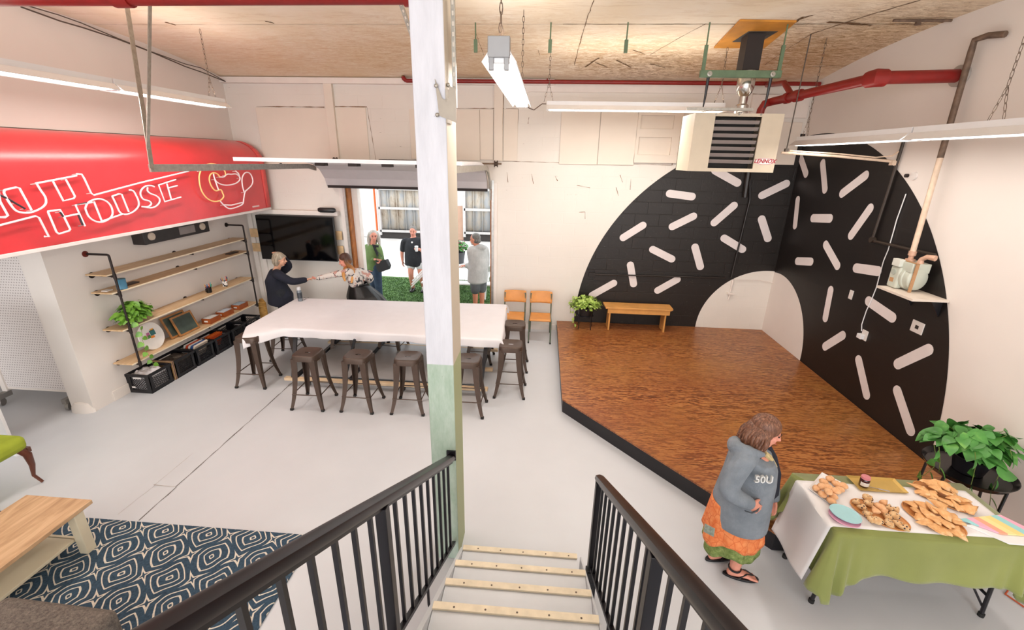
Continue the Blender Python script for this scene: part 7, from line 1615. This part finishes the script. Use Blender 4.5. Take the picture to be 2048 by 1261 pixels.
h = MB(); hair_cap(h, hd, 0.009, 0.006, 0.008); h.ell(hc+V((0, 0.03, 0.14)), 0.03); h.build('hair', hair_mat('hair_greyblack', '4A4642', '7C7772', 'A9A49D'), t, remesh=0.009); face_parts(hd, t)
cp = J(833, 498, Y-0.27); h = MB().lathe([(0, 0), (0.03, 0), (0.04, 0.11), (0.043, 0.112), (0.043, 0.122), (0.03, 0.13), (0, 0.13)], cp-V((0, 0, 0.06)), 18); tag(h.build('paper_cup', m_white), 'white paper cup held by the person in the black T-shirt', 'cup')

# ---------- 5. man in a grey hoodie seen from behind, near the right jamb
Y = 9.0; J = lambda u, v, y=Y: P_y(u, v, y)
t = person('person in a light grey hoodie and dark shorts outside near the right door jamb', (J(955, 520).x, Y, 0))
side = V((0.75, 0.65, 0)); B = MB(); hc = J(950, 479)
hd = head(B, hc, (-0.90, 0.30, -0.08), (0, 0, 1), 1.03); limb(B, [hc+V((0.01, 0, -0.06)), J(955, 494)], [0.06, 0.065])
pel = J(957, 560); pel.z = 0.88
trunk(B, [(J(956, 492), 0.08, 0.07), (J(957, 500), 0.18, 0.11), (J(957, 520), 0.18, 0.14), (J(957, 540), 0.17, 0.14), (pel, 0.17, 0.13), (pel-V((0, 0, 0.1)), 0.16, 0.12)], side)
legs = []
for a in (-1, 1):
    hp = pel+side*a*0.085-V((0, 0, 0.05)); legs.append((hp, hp+V((0.0, -0.0, -0.38)), V((hp.x, hp.y, 0.09)))); limb(B, list(legs[-1]), [0.09, 0.062, 0.042])
sL = J(942, 504, Y-0.10); eL = J(945, 532, Y-0.10); wL = J(931, 532, Y+0.02); sR = J(970, 502, Y+0.10); eR = J(972, 530, Y+0.14); wR = J(960, 538, Y+0.24)
limb(B, [sL, eL, wL], [0.055, 0.045, 0.032]); hand(B, wL, (-0.95, 0.2, -0.05), (0, 0, -1), 1.0, 0.45, 1); limb(B, [sR, eR, wR], [0.055, 0.045, 0.03]); hand(B, wR, (-0.6, 0.6, 0), (0, 0, -1), 1.0, 0.4, 1)
body(B, t, m_skinr)
Cc = MB(); trunk(Cc, [(J(956, 491), 0.10, 0.09), (J(957, 498), 0.20, 0.13), (J(957, 520), 0.225, 0.165), (J(956, 545), 0.225, 0.175), (J(955, 563), 0.225, 0.18), (J(955, 566), 0.18, 0.14)], side)
limb(Cc, [J(948, 501, Y-0.08), sL, eL, wL.lerp(eL, 0.3)], [0.09, 0.09, 0.075, 0.06]); limb(Cc, [J(965, 500, Y+0.06), sR, eR, wR.lerp(eR, 0.25)], [0.09, 0.09, 0.075, 0.06])
Cc.ell(J(961, 495, Y-0.06), (0.12, 0.08, 0.065)); clothes(Cc, 'hoodie', fabric('heather_grey', 'A09F9D', 'BBB9B6', 5, 0.5), t, 0.012)
Cc = MB(); Cc.ell(pel, (0.18, 0.15, 0.12))
for l_ in legs: limb(Cc, [l_[0]+V((0, 0, 0.03)), l_[0].lerp(l_[1], 0.9)], [0.12, 0.10])
clothes(Cc, 'shorts', fabric('dark_grey_shorts', '4D4F52', '65686B'), t, 0.012)
for l_ in legs: h = MB(); limb(h, [l_[2]-V((-0.05, 0, 0.04)), l_[2]+V((-0.14, 0.02, -0.06))], [(0.048, 0.045), (0.045, 0.028)]); h.build('shoe', m_black, t)
h = MB(); hair_cap(h, hd, 0.007, 0.012, 0.014); h.ell(hc+V((0.10, -0.02, -0.03)), (0.03, 0.03, 0.035)); h.build('hair', hair_mat('hair_irongrey', '3B3835', '6B6762', '9A958E'), t, remesh=0.009)
h = MB(); c, f, up, s_, k_ = hd; h.ell(c+f*0.055-up*0.085, (0.045, 0.045, 0.032), (s_, f, up)); h.build('beard', mat('grey_beard', 'B9AFA6', 0.9, var=0.2, nscale=40), t); face_parts(hd, t)

# ---------- 6. woman in the foreground, hand in hoodie pocket
g3 = lambda x, y: (1380+x/3.505, 810+y/3.505)
Y = 2.90; J = lambda x, y, yy=Y: P_y(*g3(x, y), yy)
t = person('person in grey zip hoodie and orange and green skirt beside the catering table', (1.62, 2.9, 0))
side = V((0.33, -0.94, 0)).normalized(); fwd = V((0.94, 0.33, 0)); B = MB(); hc = J(530, 185)
hd = head(B, hc, (0.96, -0.20, -0.22), (0.15, 0.02, 1), 1.0); limb(B, [hc+V((-0.02, 0, -0.05)), J(470, 320)], [0.052, 0.06])
pel = V((1.60, 2.92, 0.66))
trunk(B, [(J(470, 310), 0.07, 0.06), (J(450, 350), 0.13, 0.07), (J(445, 430), 0.16, 0.12), (J(400, 560), 0.16, 0.15), (pel, 0.18, 0.15), (pel-V((0, 0, 0.1)), 0.16, 0.13)], side)
ank = [V((1.53, 2.95, 0.075)), V((1.63, 2.80, 0.075))]
for a, an in ((-1, ank[0]), (1, ank[1])):
    hp = pel+side*a*0.085-V((0, 0, 0.05)); limb(B, [hp, hp.lerp(an, 0.5)+fwd*0.02, an], [0.09, 0.06, 0.038])
    fd = V((0.95, -0.15, 0)).normalized() if a == 1 else V((0.9, 0.25, 0)).normalized()
    limb(B, [an-fd*0.025-V((0, 0, 0.035)), an+fd*0.06-V((0, 0, 0.035)), an+fd*0.12-V((0, 0, 0.045))], [(0.03, 0.032), (0.036, 0.026), (0.036, 0.014)])
    sd = V((-fd.y, fd.x, 0))
    for i, L in enumerate((0.05, 0.046, 0.042, 0.037, 0.03)): limb(B, [an+fd*0.12+sd*(0.028-0.014*i)*a*-1-V((0, 0, 0.047)), an+fd*(0.12+L)+sd*(0.032-0.016*i)*a*-1-V((0, 0, 0.052))], [0.011 if i == 0 else 0.008, 0.010 if i == 0 else 0.0075])
sR = J(360, 400, Y-0.16); eR = J(275, 590, Y-0.22); wR = J(425, 700, Y-0.26); sL = J(500, 360, Y+0.16); eL = J(560, 540, Y+0.26); wL = J(590, 660, Y+0.2)
limb(B, [sR, eR, wR], [0.055, 0.045, 0.03]); hand(B, wR, J(480, 735, Y-0.24)-wR, (0.1, 0.8, -0.4), 0.95, 0.35, 1); limb(B, [sL, eL, wL], [0.05, 0.042, 0.03]); hand(B, wL, (0.1, -0.3, -0.9), (-1, 0, 0), 0.9, 0.4, -1)
body(B, t, m_skinp, 0.0055)
fb = fabric('blue_grey_fleece', '6C757F', '8A929C', 6, 0.55)
Cc = MB(); trunk(Cc, [(J(455, 322), 0.09, 0.08), (J(440, 345), 0.17, 0.12), (J(435, 400), 0.19, 0.15), (J(415, 500), 0.195, 0.175), (J(377, 620), 0.205, 0.195), (J(342, 740), 0.22, 0.21), (J(328, 790), 0.225, 0.21), (J(326, 800), 0.19, 0.17)], side, 28)
limb(Cc, [J(400, 360, Y-0.1), sR, eR, wR.lerp(eR, 0.10)], [0.085, 0.088, 0.072, 0.048]); limb(Cc, [J(480, 350, Y+0.1), sL, eL, wL.lerp(eL, 0.1)], [0.08, 0.085, 0.07, 0.048])
limb(Cc, [J(330, 262, Y+0.10), J(312, 272, Y), J(325, 300, Y-0.1), J(420, 330, Y-0.15), J(510, 350, Y-0.12)], [(0.045, 0.045), (0.05, 0.055), (0.05, 0.055), (0.035, 0.035), (0.02, 0.02)])
limb(Cc, [J(335, 270, Y+0.06), J(380, 280, Y+0.14), J(470, 305, Y+0.16), J(540, 330, Y+0.06)], [(0.05, 0.05), (0.045, 0.04), (0.03, 0.03), (0.02, 0.02)])
hoodie = clothes(Cc, 'hoodie', fb, t, 0.008)
zc = [J(548, 380, Y+0.02), J(575, 430, Y+0.0), J(590, 520, Y+0.0), J(575, 620, Y+0.02)]
h = MB(); h.tube([J(500, 322, Y-0.05), J(540, 365, Y-0.03), J(572, 420, Y-0.0), J(588, 490, Y+0.02)], [(0.05, 0.02), (0.05, 0.03), (0.045, 0.03), (0.02, 0.01)], 10); h.build('yellow_shirt', mat('pale_yellow_shirt', 'CDBB8B', 0.8, var=0.2, nscale=30), t)
h = MB(); h.tube([J(535, 300, Y+0.10), J(570, 380, Y+0.12), J(592, 500, Y+0.12), J(575, 640, Y+0.12), J(548, 680, Y+0.12)], [(0.012, 0.04), (0.015, 0.05), (0.015, 0.06), (0.015, 0.06), (0.01, 0.03)], 10); h.build('jacket_lining', mat('navy_lining', '1B2130', 0.8), t)
h = MB(); h.tube([J(505, 320, Y-0.10), J(545, 400, Y-0.06)], 0.003, 6); h.build('drawstring', m_black, t)
# pocket welt and printed letters follow the chest
h = MB(); pw = [J(385, 745, Y-0.285), J(430, 760, Y-0.29), J(470, 745, Y-0.27), J(482, 715, Y-0.24)]; h.tube(pw, [(0.008, 0.004)]*4, 6); h.build('pocket_welt', mat('welt_grey', '4E555E', 0.9), t)
Cm = J(418, 510); cx0 = J(515, 525, Y-0.3)
for dy_ in range(60):
    cx0 = J(515, 525, Y-0.34+dy_*0.005); rl = cx0-Cm
    if (rl.dot(fwd)/0.19)**2+(rl.dot(side)/0.205)**2 < 1.22: break
text('50U', 'chest_lettering', cx0, 0.075, mat('letter_white', 'D5D6D6', 0.8), t, (fwd*0.93+side*0.30, V((-0.03, 0.1, 1))), ext=0.010, bold=0.0008)
# skirt: orange knit panels over a green hem
def skirt_part(name, z0c, z1c, r0, r1, m, ph, wavy, zvar=0.0, sq=0.9):
    h = MB(); N = 96; rings = []
    for i in range(13):
        f_ = i/12; c = V(z0c).lerp(V(z1c), f_); r = r0+(r1-r0)*f_
        ring = []
        for j in range(N):
            a = 2*PI*j/N; rr_ = r*(1+wavy*f_*math.cos(6*a+ph)+wavy*0.5*f_*math.cos(13*a+2*ph)); p = c + fwd*rr_*math.cos(a) + side*rr_*sq*math.sin(a); p.z -= zvar*f_*math.cos(4*a+ph); ring.append(p)
        rings.append(ring)
    h.rings(rings, caps=False); return h.build(name, m, t, smooth=80, solid=0.006)
k = NT('orange_quilted_knit'); vr = k.n('ShaderNodeTexVoronoi', feature='DISTANCE_TO_EDGE'); k.l(k.mapping(), vr.inputs['Vector']); vr.inputs['Scale'].default_value = 16
k.col(k.mix(k.ramp(vr.outputs['Distance'], [(0.0, 1.0), (0.06, 0.0)]), k.ramp(k.noise(k.mapping(), 20, 3), [(0.3, 'E0713A'), (0.7, 'F09A62')]), lin('D5693A'))); k.b.inputs['Roughness'].default_value = 0.9; k.bump(vr.outputs['Distance'], 0.4, 0.01)
m_orange = k.mat
k = NT('green_print_hem'); k.col(k.ramp(k.noise(k.mapping(), 30, 4, 0.7), [(0.35, '5B6E33'), (0.55, '7E8F50'), (0.7, '9FA86B')])); k.b.inputs['Roughness'].default_value = 0.9; m_hem = k.mat
skirt_part('green_underskirt', (1.60, 2.92, 0.62), (1.60, 2.90, 0.235), 0.19, 0.215, m_hem, 0.6, 0.05, 0.03)
skirt_part('orange_overskirt', (1.60, 2.92, 0.66), (1.595, 2.90, 0.345), 0.195, 0.232, m_orange, 0.4, 0.05, 0.035)
h = MB(); a_ = math.pi*1.08; c = V((1.50, 2.90, 0.33)); q_ = J(135, 880, 2.745); h.obox(q_, (0.075, 0.006, 0.07), (V((0.8, -0.6, 0)), V((0.6, 0.8, 0)), V((0, 0.1, 1)))); h.build('patch', mat('grey_patch', '8E978C', 0.9, var=0.3, nscale=50), t)
# hair: wavy bob
c, f, up, s_, k_ = hd; h = MB(); hair_cap(h, hd, 0.014, 0.03, 0.002)
rnd = random.Random(44)
for i in range(44):
    a = -1.8+3.6*i/43; d = (-f*math.cos(a)*1.0 + s_*math.sin(a)).normalized()
    r1 = 0.080; L = rnd.uniform(0.13, 0.17) if abs(a) < 2.0 else rnd.uniform(0.10, 0.13)
    pts = [c+up*0.06+d*0.06-f*0.015, c+up*0.0+d*(r1+0.012)-f*0.02, c-up*0.055+d*(r1+0.026+rnd.uniform(-.012, .016))-f*0.02+d.cross(up)*rnd.uniform(-.012, .012), c-up*(0.06+L*0.4)+d*(r1+0.018+rnd.uniform(-.012, .018))-f*0.025+d.cross(up)*rnd.uniform(-.02, .02), c-up*(L)+d*(r1+0.035+rnd.uniform(-.015, .02))-f*0.025]
    limb(h, pts, [(0.010, 0.014), (0.013, 0.018), (0.015, 0.020), (0.013, 0.017), (0.004, 0.006)], 8)
h.build('hair', hair_mat('hair_chestnut', '3A2318', '7A503C', 'B48B70'), t, smooth=80); face_parts(hd, t)
# sandals
for a, an in ((-1, ank[0]), (1, ank[1])):
    fd = V((0.95, -0.15, 0)).normalized() if a == 1 else V((0.9, 0.25, 0)).normalized(); sd = V((-fd.y, fd.x, 0)); h = MB(); N = 24
    outl = []
    for j in range(N):
        q = 2*PI*j/N; x = math.cos(q); y = math.sin(q); outl.append(V((an.x, an.y, 0.002)) + fd*(0.055+0.135*x) + sd*y*(0.045+0.008*x))
    h.prism(outl, (0, 0, 0.018)); so = h.build('sandal', m_black, t, bevel=0.003)
    h = MB(); top = V((an.x, an.y, 0.0))
    h.tube([top+fd*0.145+V((0, 0, 0.045)), top+fd*0.09+sd*0.02+V((0, 0, 0.062)), top+fd*0.03+sd*0.046+V((0, 0, 0.03))], [(0.007, 0.004)]*3, 6)
    h.tube([top+fd*0.145+V((0, 0, 0.045)), top+fd*0.09-sd*0.02+V((0, 0, 0.062)), top+fd*0.03-sd*0.046+V((0, 0, 0.03))], [(0.007, 0.004)]*3, 6)
    h.tube([top+V((0, 0, 0.085))+(fd*math.cos(q)+sd*math.sin(q))*0.046 for q in [2*PI*j/14 for j in range(15)]], [(0.004, 0.010)]*15, 6)
    h.build('strap', m_black, so)
